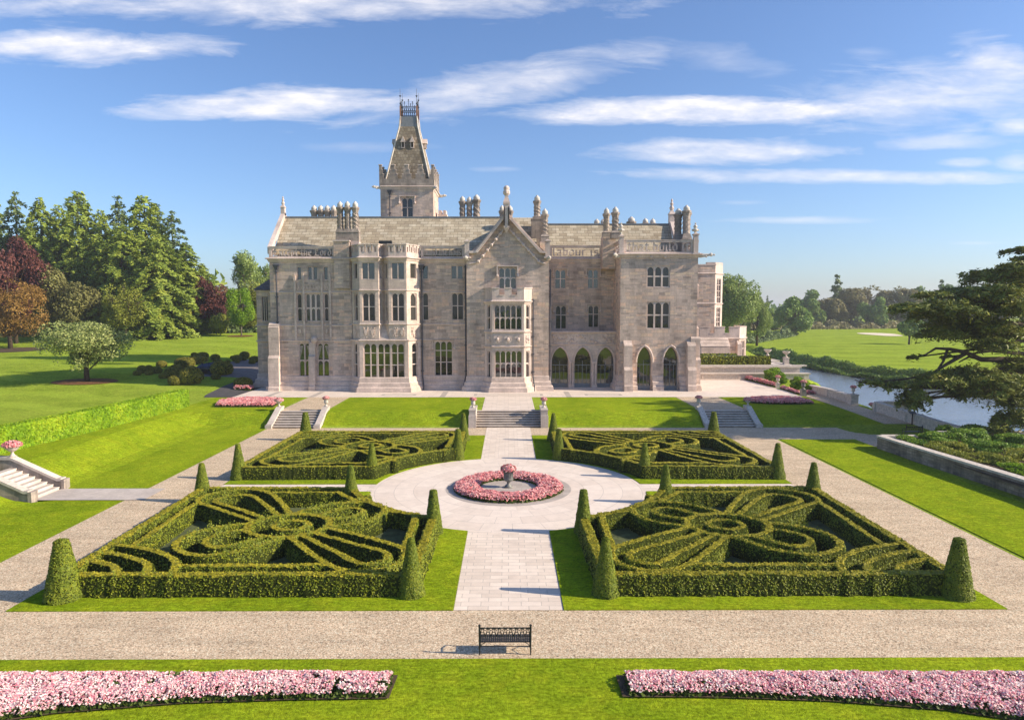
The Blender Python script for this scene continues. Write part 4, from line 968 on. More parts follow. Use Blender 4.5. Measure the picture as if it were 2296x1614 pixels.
for k in range(14):      # upper tiers, above and to the right of the picture
    u = k/13; a = k*2.4; z = 11.5+9*u; rr = 4.6*(1-u)**0.7+0.6
    PL.append(((CED[0]+8.0+rr*0.55*math.cos(a), CED[1]+3.0+rr*0.55*math.sin(a), z), rr*0.75, rr*0.7, 0.6, int(1500*(1-u)+400)))
LIMB = []
def limb(pts, r0, r1): LIMB.append(([cp(*p) for p in pts], list(np.linspace(r0, r1, len(pts)))))
limb([(2300, 868, 60), (2255, 878, 58), (2190, 868, 57), (2110, 868, 57), (2040, 868, 57), (1985, 866, 57), (1935, 857, 57), (1916, 852, 57)], 0.34, 0.03)
limb([(2300, 815, 60), (2250, 806, 59), (2200, 806, 59), (2165, 790, 58), (2130, 783, 58), (2098, 781, 58), (2075, 795, 58), (2040, 803, 58)], 0.30, 0.03)
limb([(2165, 792, 58), (2120, 818, 57), (2098, 832, 57), (2075, 852, 57)], 0.18, 0.05)
limb([(2124, 785, 58), (2115, 810, 57.5), (2100, 832, 57)], 0.12, 0.08)
limb([(2205, 806, 59), (2172, 800, 59), (2150, 812, 58.5)], 0.14, 0.05)
limb([(2290, 880, 59), (2150, 888, 56), (2090, 890, 56), (2030, 896, 56)], 0.2, 0.03)
limb([(2290, 930, 56), (2250, 955, 54), (2222, 968, 53)], 0.16, 0.05)
cedar('cedar_tree', CED, PL, LIMB, 21.5, 'huge dark cedar with tiered spreading branches at the right edge', 41)
# its neighbour outside the frame, whose shade lies across the lawn and the side steps
PL2 = []
for k in range(40):
    u = k/39; a = k*2.4; z = 5+22*u; rr = 8.5*(1-u*u)**0.6
    PL2.append(((60.5+rr*0.6*math.cos(a), 63+rr*0.6*math.sin(a), z), rr*0.62, rr*0.6, 0.8, int(900*(1-u)+400)))
cedar('cedar_tree', (60.5, 63, -0.9), PL2, [], 27, 'second cedar beyond the right edge, casting its shade on the side steps', 42)
# ------------------------------------------------------------------ the manor
R1 = (548.5, 446.4, .28457); R2 = (1020.4, 395.4, .31608); R3 = (797.2, 178.6, .20544); C5 = (1517.9, 574.0, .20547)
def D(reg, X, Y): return reg[0]+X*reg[2], reg[1]+Y*reg[2]
def at(reg, X, Y, pl): return V(*D(reg, X, Y), pl)          # (x, z) on the vertical plane y = pl
def zat(reg, X, Y, pl): return at(reg, X, Y, pl)[1]
def xat(reg, X, Y, pl): return at(reg, X, Y, pl)[0]
TZ = 1.2
manor = thing('manor_house', (0, 82, TZ), 'grey stone Gothic manor house with a tall spired tower, gables, bays and twisted chimneys', 'manor house')
jz = lambda: random.uniform(-0.002, 0.002)
class Panel:
    """vertical wall panel from P0 to P1 (left to right from outside)"""
    def __init__(s, P0, P1, z0, z1, depth=0.30):
        s.P0 = Vector(P0); s.P1 = Vector(P1); s.w = (s.P1-s.P0).length; s.u = (s.P1-s.P0)/s.w
        s.n = Vector((s.u.y, -s.u.x)); s.z0 = z0; s.z1 = z1; s.op = []; s.depth = depth
    def L(s, a, d, z): q = s.P0+s.u*a-s.n*d; return (q.x, q.y, z)
    def hit(s, px, py):
        d = ray(px, py); t = s.P0.dot(s.n)/(d[0]*s.n.x+d[1]*s.n.y)
        return (Vector((d[0]*t, d[1]*t))-s.P0).dot(s.u), CAM_H+d[2]*t
    def rectpx(s, reg, X0, X1, Y0, Y1):
        a0 = s.hit(*D(reg, X0, (Y0+Y1)/2))[0]; a1 = s.hit(*D(reg, X1, (Y0+Y1)/2))[0]
        z1 = s.hit(*D(reg, (X0+X1)/2, Y0))[1]; z0 = s.hit(*D(reg, (X0+X1)/2, Y1))[1]
        return a0, a1, z0, z1
    def lbox(s, mb, a0, a1, d0, d1, z0, z1):
        mb.hexa([s.L(a0, d0, z0), s.L(a1, d0, z0), s.L(a1, d1, z0), s.L(a0, d1, z0), s.L(a0, d0, z1), s.L(a1, d0, z1), s.L(a1, d1, z1), s.L(a0, d1, z1)])
    def wall(s, mb):
        S = sorted({0.0, s.w}|{o[k] for o in s.op for k in (0, 1)}); Z = sorted({s.z0, s.z1}|{o[k] for o in s.op for k in (2, 3)})
        for a0, a1 in zip(S[:-1], S[1:]):
            for z0, z1 in zip(Z[:-1], Z[1:]):
                am, zm = (a0+a1)/2, (z0+z1)/2
                if any(o[0] < am < o[1] and o[2] < zm < o[3] for o in s.op): continue
                mb.face([s.L(a0, 0, z0), s.L(a1, 0, z0), s.L(a1, 0, z1), s.L(a0, 0, z1)])
        for a0, a1, z0, z1, rise in s.op:
            d = s.depth; zs = z1-rise
            mb.face([s.L(a0, 0, z0), s.L(a0, 0, zs), s.L(a0, d, zs), s.L(a0, d, z0)]); mb.face([s.L(a1, 0, zs), s.L(a1, 0, z0), s.L(a1, d, z0), s.L(a1, d, zs)])
            mb.face([s.L(a0, 0, z0), s.L(a0, d, z0), s.L(a1, d, z0), s.L(a1, 0, z0)])
            if rise <= 0: mb.face([s.L(a0, 0, z1), s.L(a1, 0, z1), s.L(a1, d, z1), s.L(a0, d, z1)])
            else:
                cur = arch_pts(a0, a1, zs, z1)
                m = len(cur)//2
                mb.face([s.L(a0, 0, z1)]+[s.L(p[0], 0, p[1]) for p in cur[m::-1]][::1]); mb.face([s.L(p[0], 0, p[1]) for p in cur[:m-1:-1]][::-1]+[s.L(a1, 0, z1)])
                for p, q in zip(cur[:-1], cur[1:]): mb.face([s.L(p[0], 0, p[1]), s.L(q[0], 0, q[1]), s.L(q[0], d, q[1]), s.L(p[0], d, p[1])])
        return mb
def arch_pts(a0, a1, zs, zt, n=8, k=1.0):
    """pointed arch from the left springing over the apex to the right springing"""
    am = (a0+a1)/2; w = am-a0; out = []
    for i in range(n+1):
        t = i/n; out.append((a0+w*(1-math.cos(t*math.pi/2*0.86))/(1-math.cos(math.pi/2*0.86)), zs+(zt-zs)*math.sin(t*math.pi/2*0.86)/math.sin(math.pi/2*0.86)))
    return out+[(2*am-x, z) for x, z in out[-2::-1]]
def window(p, rc, nl=1, rows=(), arch='top', glass='glass', fr=0.10, mul=0.12, groups=None, stone='trim', curtain=False, parent=None, panes=None):
    """cut an opening, build the stone tracery as a window part and the glass as its pane"""
    a0, a1, z0, z1 = rc
    p.op.append((a0, a1, z0, z1, 0))
    mb = MB(); d0, d1 = 0.10, 0.26
    p.lbox(mb, a0, a0+fr, d0, d1, z0, z1); p.lbox(mb, a1-fr, a1, d0, d1, z0, z1)
    p.lbox(mb, a0+fr, a1-fr, d0, d1, z0, z0+fr*0.8); p.lbox(mb, a0+fr, a1-fr, d0, d1, z1-fr*0.8, z1)
    W_ = a1-a0-2*fr; ms = []
    if nl > 1:
        lw = (W_-(nl-1)*mul)/nl
        for k in range(1, nl):
            x = a0+fr+k*lw+(k-0.5)*mul; wide = mul*(1.9 if groups and k % groups == 0 else 1.0)
            ms.append((x-wide/2, x+wide/2)); p.lbox(mb, x-wide/2, x+wide/2, d0-0.02, d1-0.004, z0+fr*0.8, z1-fr*0.8)
    edges = [a0+fr]+[e for m in ms for e in m]+[a1-fr]
    lights = [(edges[2*i], edges[2*i+1]) for i in range(nl)]
    zs = [z0+fr*0.8]; zr = []
    for f in rows:
        z = z1-(z1-z0)*f; zr.append(z)
        for l0, l1 in lights: p.lbox(mb, l0, l1, d0+0.012, d1-0.012, z-mul*0.42, z+mul*0.42)
    tops = ([z1-fr*0.8] if arch in ('top', 'all') else [])+([z-mul*0.42 for z in zr] if arch == 'all' else [])
    for zt in tops:
        for l0, l1 in lights:
            w = l1-l0; zb = zt-w*0.52; cur = arch_pts(l0, l1, zb, zt-0.01, 5); m = len(cur)//2
            for poly in ([(l0, zt)]+cur[m::-1], cur[m:][::1]+[(l1, zt)]):
                mb.face([p.L(x, d0+0.02, z) for x, z in poly][::-1])
            for q, r in zip(cur[:-1], cur[1:]): mb.face([p.L(q[0], d0+0.02, q[1]), p.L(r[0], d0+0.02, r[1]), p.L(r[0], d1, r[1]), p.L(q[0], d1, q[1])])
    o = mb.build('window', stone, parent or manor)
    g = MB(); g.face([p.L(a0, 0.235, z0), p.L(a1, 0.235, z0), p.L(a1, 0.235, z1), p.L(a0, 0.235, z1)]); g.build('pane', glass, o)
    if curtain:
        c = MB(); w = lights
        for l0, l1 in w:
            side = 1 if (l0+l1)/2 > (a0+a1)/2 else -1
            xs = (l1-0.35*(l1-l0), l1) if side > 0 else (l0, l0+0.35*(l1-l0))
            zt = z1-0.3; zb = z1-(z1-z0)*0.46
            if side > 0: c.face([p.L(l1, 0.228, zb), p.L(l1, 0.228, zt), p.L(l0+0.1, 0.228, zt)])
            else: c.face([p.L(l0, 0.228, zb), p.L(l1-0.1, 0.228, zt), p.L(l0, 0.228, zt)])
        c.build('curtain', 'curtain', o)
    return o
def hood(p, mb_, rc, drop=0.7, pr=0.16, t=0.14):
    mb = MB()
    a0, a1, z0, z1 = rc
    p.lbox(mb, a0-0.25, a1+0.25, -pr, 0.02, z1+0.12, z1+0.12+t)
    for a in (a0-0.25, a1+0.25-t): p.lbox(mb, a, a+t, -pr+0.01, 0.02, z1+0.12-drop, z1+0.12-0.001)
    for a in (a0-0.25, a1+0.25-t):
        q = p.L(a+t/2, -pr*0.8, z1+0.12-drop-0.08); ballm(mb, q, 0.16, 6, 4)
    mb.build('hood_mould', 'trim', manor)
PLINTH = [(0.0, 2.95), (0.10, 2.85), (0.12, 2.35), (0.30, 2.2), (0.34, 1.85), (0.55, 1.7), (0.62, TZ-0.05)][::-1]
def plinth(path, k=1.0):
    m = MB(); m.sweep(path, [(o*k, z) for o, z in PLINTH]); m.build('plinth', 'dressed', manor)
def string(mb_, path, z, pr=0.14, h=0.22):
    mb = MB(); mb.sweep(path, [(0.0, z-h*0.6), (pr*0.7, z-h*0.35), (pr, z-h*0.1), (pr, z+h*0.15), (0.0, z+h*0.4)]); mb.build('string_course', 'trim', manor)
def cornice(mb_, path, z, pr=0.38, h=0.5):
    mb = MB(); mb.sweep(path, [(-0.02, z-h), (pr*0.25, z-h*0.85), (pr*0.5, z-h*0.35), (pr, z-h*0.2), (pr, z), (0.0, z+0.12)]); mb.build('cornice', 'trim', manor)
walls = MB(); mould = MB(); dressed = MB()
class Carve(MB): pass
carve = None
def flush():
    global walls, mould, dressed
    for mb, nm, mt in ((walls, 'wall', 'ashlar'), (mould, 'moulding', 'trim'), (dressed, 'window_surround', 'dressed')):
        if mb.f: mb.build(nm, mt, manor)
    walls = MB(); mould = MB(); dressed = MB()
def boss(c, r, n=6, m=4, sz=1.0):
    b = MB(); ballm(b, c, r, n, m, sz); b.build('carved_boss', 'dressed', manor)

# ---- west end, set back
pw = 84.0
x0 = xat(R1, 98, 1000, pw); x1 = xat(R1, 200, 1000, pw-1.5)
zt = zat(R1, 150, 715, pw)
pa = Panel((x0, pw), (x1, pw), TZ, zt); pl_ = Panel((x0, pw+6), (x0, pw), TZ, zt)
window(pa, pa.rectpx(R1, 135, 186, 765, 962), 3, (), 'top', fr=0.06, mul=0.07)
window(pa, pa.rectpx(R1, 188, 205, 1142, 1400), 1, (0.5,), 'all', fr=0.04)
pa.wall(walls); pl_.wall(walls)
path = [(x0, pw+6), (x0, pw), (x1+0.5, pw)]
plinth(path); string(mould, path, zat(R1, 150, 995, pw)); string(mould, path, zt-0.1, 0.2); string(mould, path, zat(R1, 150, 1118, pw))
roofw = MB(); e = 0.3; rz = zat(R1, 200, 560, pw+3)
roofw.face([(x0-e, pw-e, zt), (x1+0.6, pw-e, zt), (x1+0.6, pw+3, rz), (x0+2.4, pw+3, rz)]); roofw.face([(x0-e, pw+6, zt), (x0-e, pw-e, zt), (x0+2.4, pw+3, rz)])
roofw.build('roof', 'slate', manor)

flush()
# ---- left section (S1)
p1 = 81.0
zc = zat(R1, 400, 470, p1)           # cornice level
ztp = zat(R1, 400, 378, p1)          # parapet top
xl = xat(R1, 205, 900, p1); xb = xat(R1, 845, 900, p1)
A = Panel((xl, p1), (xb, p1), TZ, ztp-0.0)
A.z1 = zc
for r in ((412, 445, 535, 635), (622, 655, 533, 635)): window(A, A.rectpx(R1, *r), 1, (), '', fr=0.05)
window(A, A.rectpx(R1, 495, 573, 533, 635), 2, (), '', fr=0.05, mul=0.22)
window(A, A.rectpx(R1, 412, 452, 745, 962), 1, (0.52,), 'all', 'leaded', fr=0.08); window(A, A.rectpx(R1, 480, 600, 745, 962), 3, (0.52,), 'all', fr=0.10, mul=0.20); window(A, A.rectpx(R1, 625, 662, 745, 962), 1, (0.52,), 'all', 'leaded', fr=0.08)
window(A, A.rectpx(R1, 428, 520, 1135, 1410), 2, (0.49,), 'all', fr=0.08, mul=0.16, curtain=True); window(A, A.rectpx(R1, 573, 666, 1135, 1410), 2, (0.49,), 'all', fr=0.08, mul=0.16, curtain=True)
A.wall(walls)
pathA = [(xl, p1+5), (xl, p1), (xb, p1)]
Panel((xl, 91.5), (xl, p1), TZ, zc).wall(walls)
plinth(pathA)
zA = [zat(R1, 300, y, p1) for y in (735, 995, 1115)]
for z in zA: string(mould, pathA, z, 0.10, 0.2)
cornice(mould, pathA, zc+0.05)
# shallow framed strips and carved bands round the middle windows
for X0, X1 in ((393, 410), (462, 477), (605, 620), (668, 684)):
    a0, a1, z0, z1 = A.rectpx(R1, X0, X1, 640, 1115); m = MB(); A.lbox(m, a0, a1, -0.14, 0.01, z0+jz(), z1+jz())
    m.frus(*A.L((a0+a1)/2, -0.08, 0)[:2], z1+0.003, z1+0.9, 0.16, 0.10, 0.01, 0.01); m.build('pilaster', 'dressed', manor)
def diaper(p, mb, rc, n, pr=0.06):
    mb = MB(); a0, a1, z0, z1 = rc; w = (a1-a0)/n
    for k in range(n):
        for s in (-1, 1):
            c = a0+w*(k+0.5); h = (z1-z0)
            q = [(c-s*w*0.46, z0), (c-s*w*0.28, z0), (c+s*w*0.46, z1), (c+s*w*0.28, z1)]
            mb.extr([p.L(x, -pr-0.003*s, z) for x, z in q], p.n.to_3d()*-pr*0.98)
    mb.build('carving', 'dressed', manor)
for r, n in (((412, 460, 668, 718), 2), ((478, 604, 668, 718), 5), ((622, 666, 668, 718), 2)): diaper(A, carve, A.rectpx(R1, *r), n)
def shield(p, mb, rc, seed=0):
    """carved relief: a shield with leaf scrolls"""
    mb = MB(); a0, a1, z0, z1 = rc; w = a1-a0; h = z1-z0; am = (a0+a1)/2; g = random.Random(seed)
    p.lbox(mb, a0, a1, -0.025, 0.01, z0, z0+h*0.05); p.lbox(mb, a0, a1, -0.027, 0.01, z1-h*0.05, z1)
    mb.extr([p.L(x, -0.09, z) for x, z in ((am-w*0.24, z0+h*0.72), (am-w*0.24, z0+h*0.42), (am, z0+h*0.2), (am+w*0.24, z0+h*0.42), (am+w*0.24, z0+h*0.72))], p.n.to_3d()*-0.1)
    for k in range(9):
        q = p.L(a0+w*g.uniform(0.12, 0.88), -0.03, z0+h*g.choice((g.uniform(0.08, 0.25), g.uniform(0.72, 0.92)))); ballm(mb, q, w*g.uniform(0.07, 0.12), 6, 4)
    for s in (-1, 1):
        for k in range(4): ballm(mb, p.L(am+s*w*g.uniform(0.32, 0.42), -0.03, z0+h*(0.3+0.12*k)), w*0.08, 6, 4)
    mb.build('carving', 'dressed', manor)
for i, r in enumerate(((414, 458, 1003, 1078), (627, 668, 1003, 1075))): shield(A, carve, A.rectpx(R1, *r), i)
boss(A.L(*[(A.rectpx(R1, 520, 556, 1095, 1130)[0]+0.5), -0.3, A.rectpx(R1, 520, 556, 1095, 1130)[3]-0.2]), 0.42, 8, 5)
# buttresses
def buttress(cx, y, w, stages, mb):
    """stages: (z top, projection) from the bottom upwards; sloping weatherings between"""
    z = TZ-0.05
    for k, (zt, pr) in enumerate(stages):
        nxt = stages[k+1][1] if k+1 < len(stages) else 0.02
        mb.box(cx-w/2+k*0.004, cx+w/2-k*0.004, y-pr, y+0.02, z, zt)
        mb.hexa([(cx-w/2+k*0.004, y-pr, zt), (cx+w/2-k*0.004, y-pr, zt), (cx+w/2-k*0.004, y+0.02, zt), (cx-w/2+k*0.004, y+0.02, zt), (cx-w/2+k*0.004, y-nxt, zt+(pr-nxt)*0.9), (cx+w/2-k*0.004, y-nxt, zt+(pr-nxt)*0.9), (cx+w/2-k*0.004, y+0.018, zt+(pr-nxt)*0.9), (cx-w/2+k*0.004, y+0.018, zt+(pr-nxt)*0.9)])
        z = zt+(pr-nxt)*0.9
def butt_part(*a):
    m = MB(); buttress(*a, m); m.build('buttress', 'dressed', manor)
zz = lambda Y: zat(R1, 250, Y, p1)
butt_part(xat(R1, 236, 1200, p1)+0.1, p1, 1.25, [(zz(1480), 1.0), (zz(1250), 0.85), (zz(1010), 0.5), (zz(990), 0.35)])
butt_part(xat(R1, 541, 1300, p1), p1, 0.75, [(zz(1470), 0.85), (zz(1240), 0.7), (zz(1130), 0.4)])
# chimney breast
xc0, xc1 = xat(R1, 715, 900, p1), xat(R1, 836, 900, p1)
br = MB(); zbt = zat(R1, 770, 335, p1-0.2)
br.box(xc0, xc1, p1-0.28, p1+2.2, zc-3.5, zbt); br.build('chimney_breast', 'ashlar', manor)

# ---- pierced parapets with black-letter inscription
GL_ = {'E': (0.95, [[(.75, 1.3), (.35, 1.4), (.1, 1.0), (.1, .3), (.35, .02), (.8, .12)], [(.35, 1.2), (.4, .3)], [(.15, .75), (.7, .72)]]), 'L': (0.85, [[(.25, 1.4), (.25, .1), (.0, .0)], [(.25, .08), (.8, .05)], [(.5, 1.4), (.5, .9), (.7, 1.2)], [(.05, 1.15), (.35, 1.4)]]),
 'x': (.6, [[(.05, .92), (.5, .05)], [(.5, .95), (.02, .0)], [(.08, .5), (.46, .5)]]), 'c': (.5, [[(.45, .92), (.12, .86), (.12, .15), (.45, .04)]]), 'e': (.55, [[(.12, .86), (.12, .15), (.46, .04)], [(.12, .88), (.45, .86), (.42, .52), (.12, .42)]]),
 'p': (.6, [[(.12, 1.0), (.12, -.32)], [(.12, .9), (.48, .86), (.48, .14), (.14, .04)]]), 't': (.45, [[(.2, 1.25), (.2, .12), (.42, .04)], [(.0, .92), (.42, .92)]]), 'h': (.62, [[(.12, 1.42), (.12, .02)], [(.12, .86), (.48, .86), (.5, .1), (.38, -.15)]]),
 'o': (.6, [[(.3, .98), (.1, .8), (.1, .2), (.3, .02), (.5, .2), (.5, .8), (.3, .98)]]), 'r': (.48, [[(.12, .98), (.12, .02)], [(.14, .82), (.4, .95)]]), 'd': (.6, [[(.5, .8), (.5, .2), (.3, .02), (.1, .2), (.1, .8), (.34, .92)], [(.5, .8), (.2, 1.4)]]),
 'l': (.32, [[(.12, 1.42), (.12, .12), (.28, .04)]]), 'a': (.6, [[(.1, .92), (.44, .9), (.44, .1), (.58, .04)], [(.44, .5), (.12, .4), (.12, .1), (.42, .12)]]), 'b': (.6, [[(.12, 1.42), (.12, .1), (.46, .1), (.48, .84), (.16, .9)]]), 'u': (.6, [[(.1, .96), (.1, .1), (.46, .1)], [(.48, .98), (.48, .02)]]),
 's': (.52, [[(.44, .92), (.12, .84), (.14, .56), (.44, .44), (.44, .12), (.06, .04)]]), 'i': (.3, [[(.12, .95), (.12, .08), (.26, .03)], [(.1, 1.25), (.2, 1.35)]]), 'n': (.6, [[(.1, .95), (.1, .02)], [(.1, .84), (.46, .88), (.46, .02)]]), ' ': (.42, [])}
def inscribe(p, mb, text, a0, a1, z0, z1, d0=-0.02, d1=0.16):
    tw = sum(GL_[c][0]+0.06 for c in text); k = (a1-a0)/tw; kz = (z1-z0)/1.62; x = a0; zb = z0+0.18*kz
    nb = (0.085*min(k, kz*1.2), 0.085*min(k, kz*1.2))
    for c in text:
        w, st = GL_[c]
        for si, line in enumerate(st):
            for j, (q, r) in enumerate(zip(line[:-1], line[1:])):
                q_ = (x+q[0]*k, zb+q[1]*kz); r_ = (x+r[0]*k, zb+r[1]*kz); dd = d0+0.004*((si+j) % 4)
                if abs((r_[0]-q_[0])*nb[1]-(r_[1]-q_[1])*nb[0]) < 1e-4: continue
                poly = [(q_[0]-nb[0], q_[1]-nb[1]*0.8), (r_[0]-nb[0], r_[1]-nb[1]*0.8), (r_[0]+nb[0], r_[1]+nb[1]*0.8), (q_[0]+nb[0], q_[1]+nb[1]*0.8)]
                mb.extr([p.L(a, dd, z) for a, z in poly], p.n.to_3d()*-(d1-dd))
        x += (w+0.06)*k
def parapet(p, zb, zt, text, a0, a1, posts=True, rail=0.22, base=0.17):
    mb = MB(); p.lbox(mb, a0, a1, -0.06, 0.28, zb, zb+base); p.lbox(mb, a0, a1, -0.12, 0.32, zt-rail, zt); p.lbox(mb, a0, a1, -0.16, 0.36, zt, zt+0.07)
    if posts:
        for a in (a0, a1-0.35): p.lbox(mb, a, a+0.35, -0.09, 0.30, zb+base, zt-rail)
    o = mb.build('parapet', 'trim', manor)
    ws = text.split(' '); lens = [sum(GL_[c][0]+0.06 for c in w) for w in ws]; gap = 0.36; u = (a1-a0-0.84)/(sum(lens)+gap*(len(ws)-1)); x = a0+0.42
    for w, l in zip(ws, lens):
        ins = MB(); inscribe(p, ins, w, x, x+l*u, zb+base-0.05, zt-rail+0.06); ins.build('inscription', 'trim', o); x += (l+gap)*u
    return o
aL = lambda p, reg, X, Y: p.hit(*D(reg, X, Y))[0]
parapet(A, zc+0.12, ztp, 'Except the Lord', 0.0, aL(A, R1, 714, 420))

flush()
# ---- double bay (S2)
def pt(reg, X, Y, pl): return (xat(reg, X, Y, pl), pl)
yb = 79.3; yv = 80.35
UP = [pt(R1, 845, 700, p1), pt(R1, 905, 700, yb), pt(R1, 1055, 700, yb), pt(R1, 1094, 700, yv), pt(R1, 1135, 700, yb), pt(R1, 1276, 700, yb), pt(R1, 1384, 700, 81.6)]
LO = [pt(R1, 845, 1300, p1), pt(R1, 907, 1300, yb-0.05), pt(R1, 1292, 1300, yb-0.05), pt(R1, 1394, 1300, 81.6)]
zb0 = zat(R1, 1000, 1112, yb); zb1 = zat(R1, 1000, 985, yb); zb2 = zat(R1, 1000, 718, yb); zb3 = zat(R1, 1000, 462, yb); zb4 = zat(R1, 1000, 352, yb)
bay = MB()
ups = [Panel(UP[i], UP[i+1], zb0, zb3) for i in range(6)]
los = [Panel(LO[i], LO[i+1], TZ, zb0) for i in range(3)]
window(ups[1], ups[1].rectpx(R1, 922, 1025, 500, 632), 2, (), '', fr=0.07); window(ups[4], ups[4].rectpx(R1, 1155, 1258, 500, 632), 2, (), '', fr=0.07)
window(ups[1], ups[1].rectpx(R1, 927, 1030, 738, 962), 2, (0.49,), 'top', 'leaded'); window(ups[4], ups[4].rectpx(R1, 1158, 1260, 738, 962), 2, (0.49,), 'top', 'leaded')
def cant_windows(p, rows):
    w = p.w
    for (Y0, Y1, nr, ar, gl, reg, Xm) in rows:
        z1 = p.hit(*D(reg, Xm, Y0))[1]; z0 = p.hit(*D(reg, Xm, Y1))[1]
        window(p, (w*0.28, w*0.72, z0, z1), 1, nr, ar, gl, fr=0.06)
for i, Xm in ((0, 875), (2, 1075), (3, 1115), (5, 1322)):
    cant_windows(ups[i], [(508, 626, (), '', 'glass', R1, Xm), (742, 957, (0.49,), 'top', 'leaded', R1, Xm)])
r = los[1].rectpx(R1, 936, 1262, 1135, 1422)
window(los[1], r, 6, (0.27, 0.60), 'top', fr=0.12, mul=0.13, groups=2)
for i, Xm in ((0, 882), (2, 1327)): cant_windows(los[i], [(1136, 1412, (0.27, 0.60), 'top', 'glass', R1, Xm)])
for p in ups+los: p.wall(bay)
# sloping stone between the two upper bays and flat lid of the lower bay
bay.face([(UP[2][0], UP[2][1]-0.04, zb0+0.02), (UP[4][0], UP[4][1]-0.04, zb0+0.02), (UP[3][0], UP[3][1]-0.02, zb1+0.2)])
bay.face([(x, y, zb0+0.012) for x, y in LO])
bay.build('bay_front', 'dressed', manor)
plinth(LO)
string(mould, LO, zb0, 0.14); string(mould, LO, zat(R1, 1000, 1425, yb), 0.10)
for z in (zb1, zb2): string(mould, UP, z, 0.12)
cornice(mould, UP, zb3+0.05, 0.30, 0.42)
for i, rs in ((1, ((932, 978), (984, 1030))), (4, ((1163, 1209), (1215, 1262)))):
    for j, (X0, X1) in enumerate(rs): shield(ups[i], carve, ups[i].rectpx(R1, X0, X1, 1002, 1096), i*3+j)
for i in (0, 5): w = ups[i].w; shield(ups[i], carve, (w*0.28, w*0.68, zat(R1, 1320, 1090, 80.3), zat(R1, 1320, 1005, 80.3)), i+20)
def battlement(path, zb, zt, name, merl, gap, oval=True, mat_='trim', thick=0.32, seg=None):
    m = MB(); h = zt-zb
    for i in range(len(path)-1):
        p = Panel(path[i], path[i+1], zb, zt); n = max(1, round((p.w+gap)/(merl+gap))); w = (p.w-(n-1)*gap)/n
        p.lbox(m, 0.004*i, p.w-0.004*i, 0, thick, zb, zb+h*0.34+jz())
        for k in range(n):
            a0 = k*(w+gap); a1 = a0+w
            if oval:
                wd = (a1-a0)
                p.lbox(m, a0, a0+wd*0.30, 0.002, thick, zb+h*0.34, zt-0.12); p.lbox(m, a1-wd*0.30, a1, 0.002, thick, zb+h*0.34, zt-0.12)
                p.lbox(m, a0+wd*0.30, a1-wd*0.30, 0.2, thick, zb+h*0.34, zt-0.12)
                p.lbox(m, a0+wd*0.30, a1-wd*0.30, 0.002, 0.2, zt-0.34, zt-0.12)
            else: p.lbox(m, a0, a1, 0.002, thick, zb+h*0.34, zt-0.12)
            p.lbox(m, a0-0.05, a1+0.05, -0.07, thick+0.06, zt-0.12+jz(), zt+jz())
            if k < n-1: p.lbox(m, a1, a1+gap, -0.05, thick+0.04, zb+h*0.34, zb+h*0.42)
    return m.build(name, mat_, manor)
battlement(UP, zb3+0.17, zb4, 'battlement', 0.62, 0.16)
lid = MB(); lid.face([(x, y+0.1, zb3+0.2) for x, y in UP]); lid.build('bay_roof', 'lead', manor)

flush()
# ---- middle section (S3)
p3 = 81.6
C = Panel(pt(R1, 1384, 800, p3), pt(R1, 1750, 800, p3), TZ, zat(R1, 1500, 470, p3))
window(C, C.rectpx(R1, 1400, 1445, 525, 628), 1, (), '', fr=0.05); window(C, C.rectpx(R1, 1628, 1720, 525, 628), 2, (), '', fr=0.05, mul=0.2)
window(C, C.rectpx(R1, 1403, 1448, 740, 953), 1, (0.48,), 'top', 'leaded', fr=0.06); window(C, C.rectpx(R1, 1630, 1727, 738, 952), 2, (0.48,), 'top', 'leaded')
window(C, C.rectpx(R1, 1495, 1640, 1118, 1395), 3, (0.27, 0.60), 'top', fr=0.11)
C.wall(walls)
pathC = [(C.P0.x, p3), (C.P1.x, p3)]
plinth(pathC)
for Y in (735, 985, 1108): string(mould, pathC, zat(R1, 1500, Y, p3), 0.10, 0.2)
cornice(mould, pathC, C.z1+0.02)
hood(C, mould, C.rectpx(R1, 1495, 1640, 1118, 1395), 0.9, 0.10, 0.09)
parapet(C, C.z1+0.1, zat(R1, 1500, 375, p3), 'build the hous', aL(C, R1, 1388, 420), aL(C, R1, 1736, 420))

flush()
# ---- gabled block (S4)
p4 = 80.6
zk = zat(R2, 370, 560, p4)
g0, g1 = xat(R2, 82, 900, p4), xat(R2, 664, 900, p4)
Gp = Panel((g0, p4), (g1, p4), TZ, zk)
gw = Gp.rectpx(R2, 310, 434, 648, 798)
window(Gp, gw, 3, (0.47,), 'all', fr=0.08, mul=0.13)
Gp.wall(walls)
ga = at(R2, 365, 300, p4)
walls.face([(g0, p4, zk), (g1, p4, zk), (ga[0], p4, ga[1])])
Panel((g0, p3+0.3), (g0, p4), TZ, zk).wall(walls); Panel((g1, p4), (g1, 86.4), TZ, zk).wall(walls)
pathG = [(g0, p3), (g0, p4), (g1, p4), (g1, 84.0)]
plinth(pathG)
h4 = MB(); hood(Gp, h4, gw, 1.0, 0.22, 0.14)
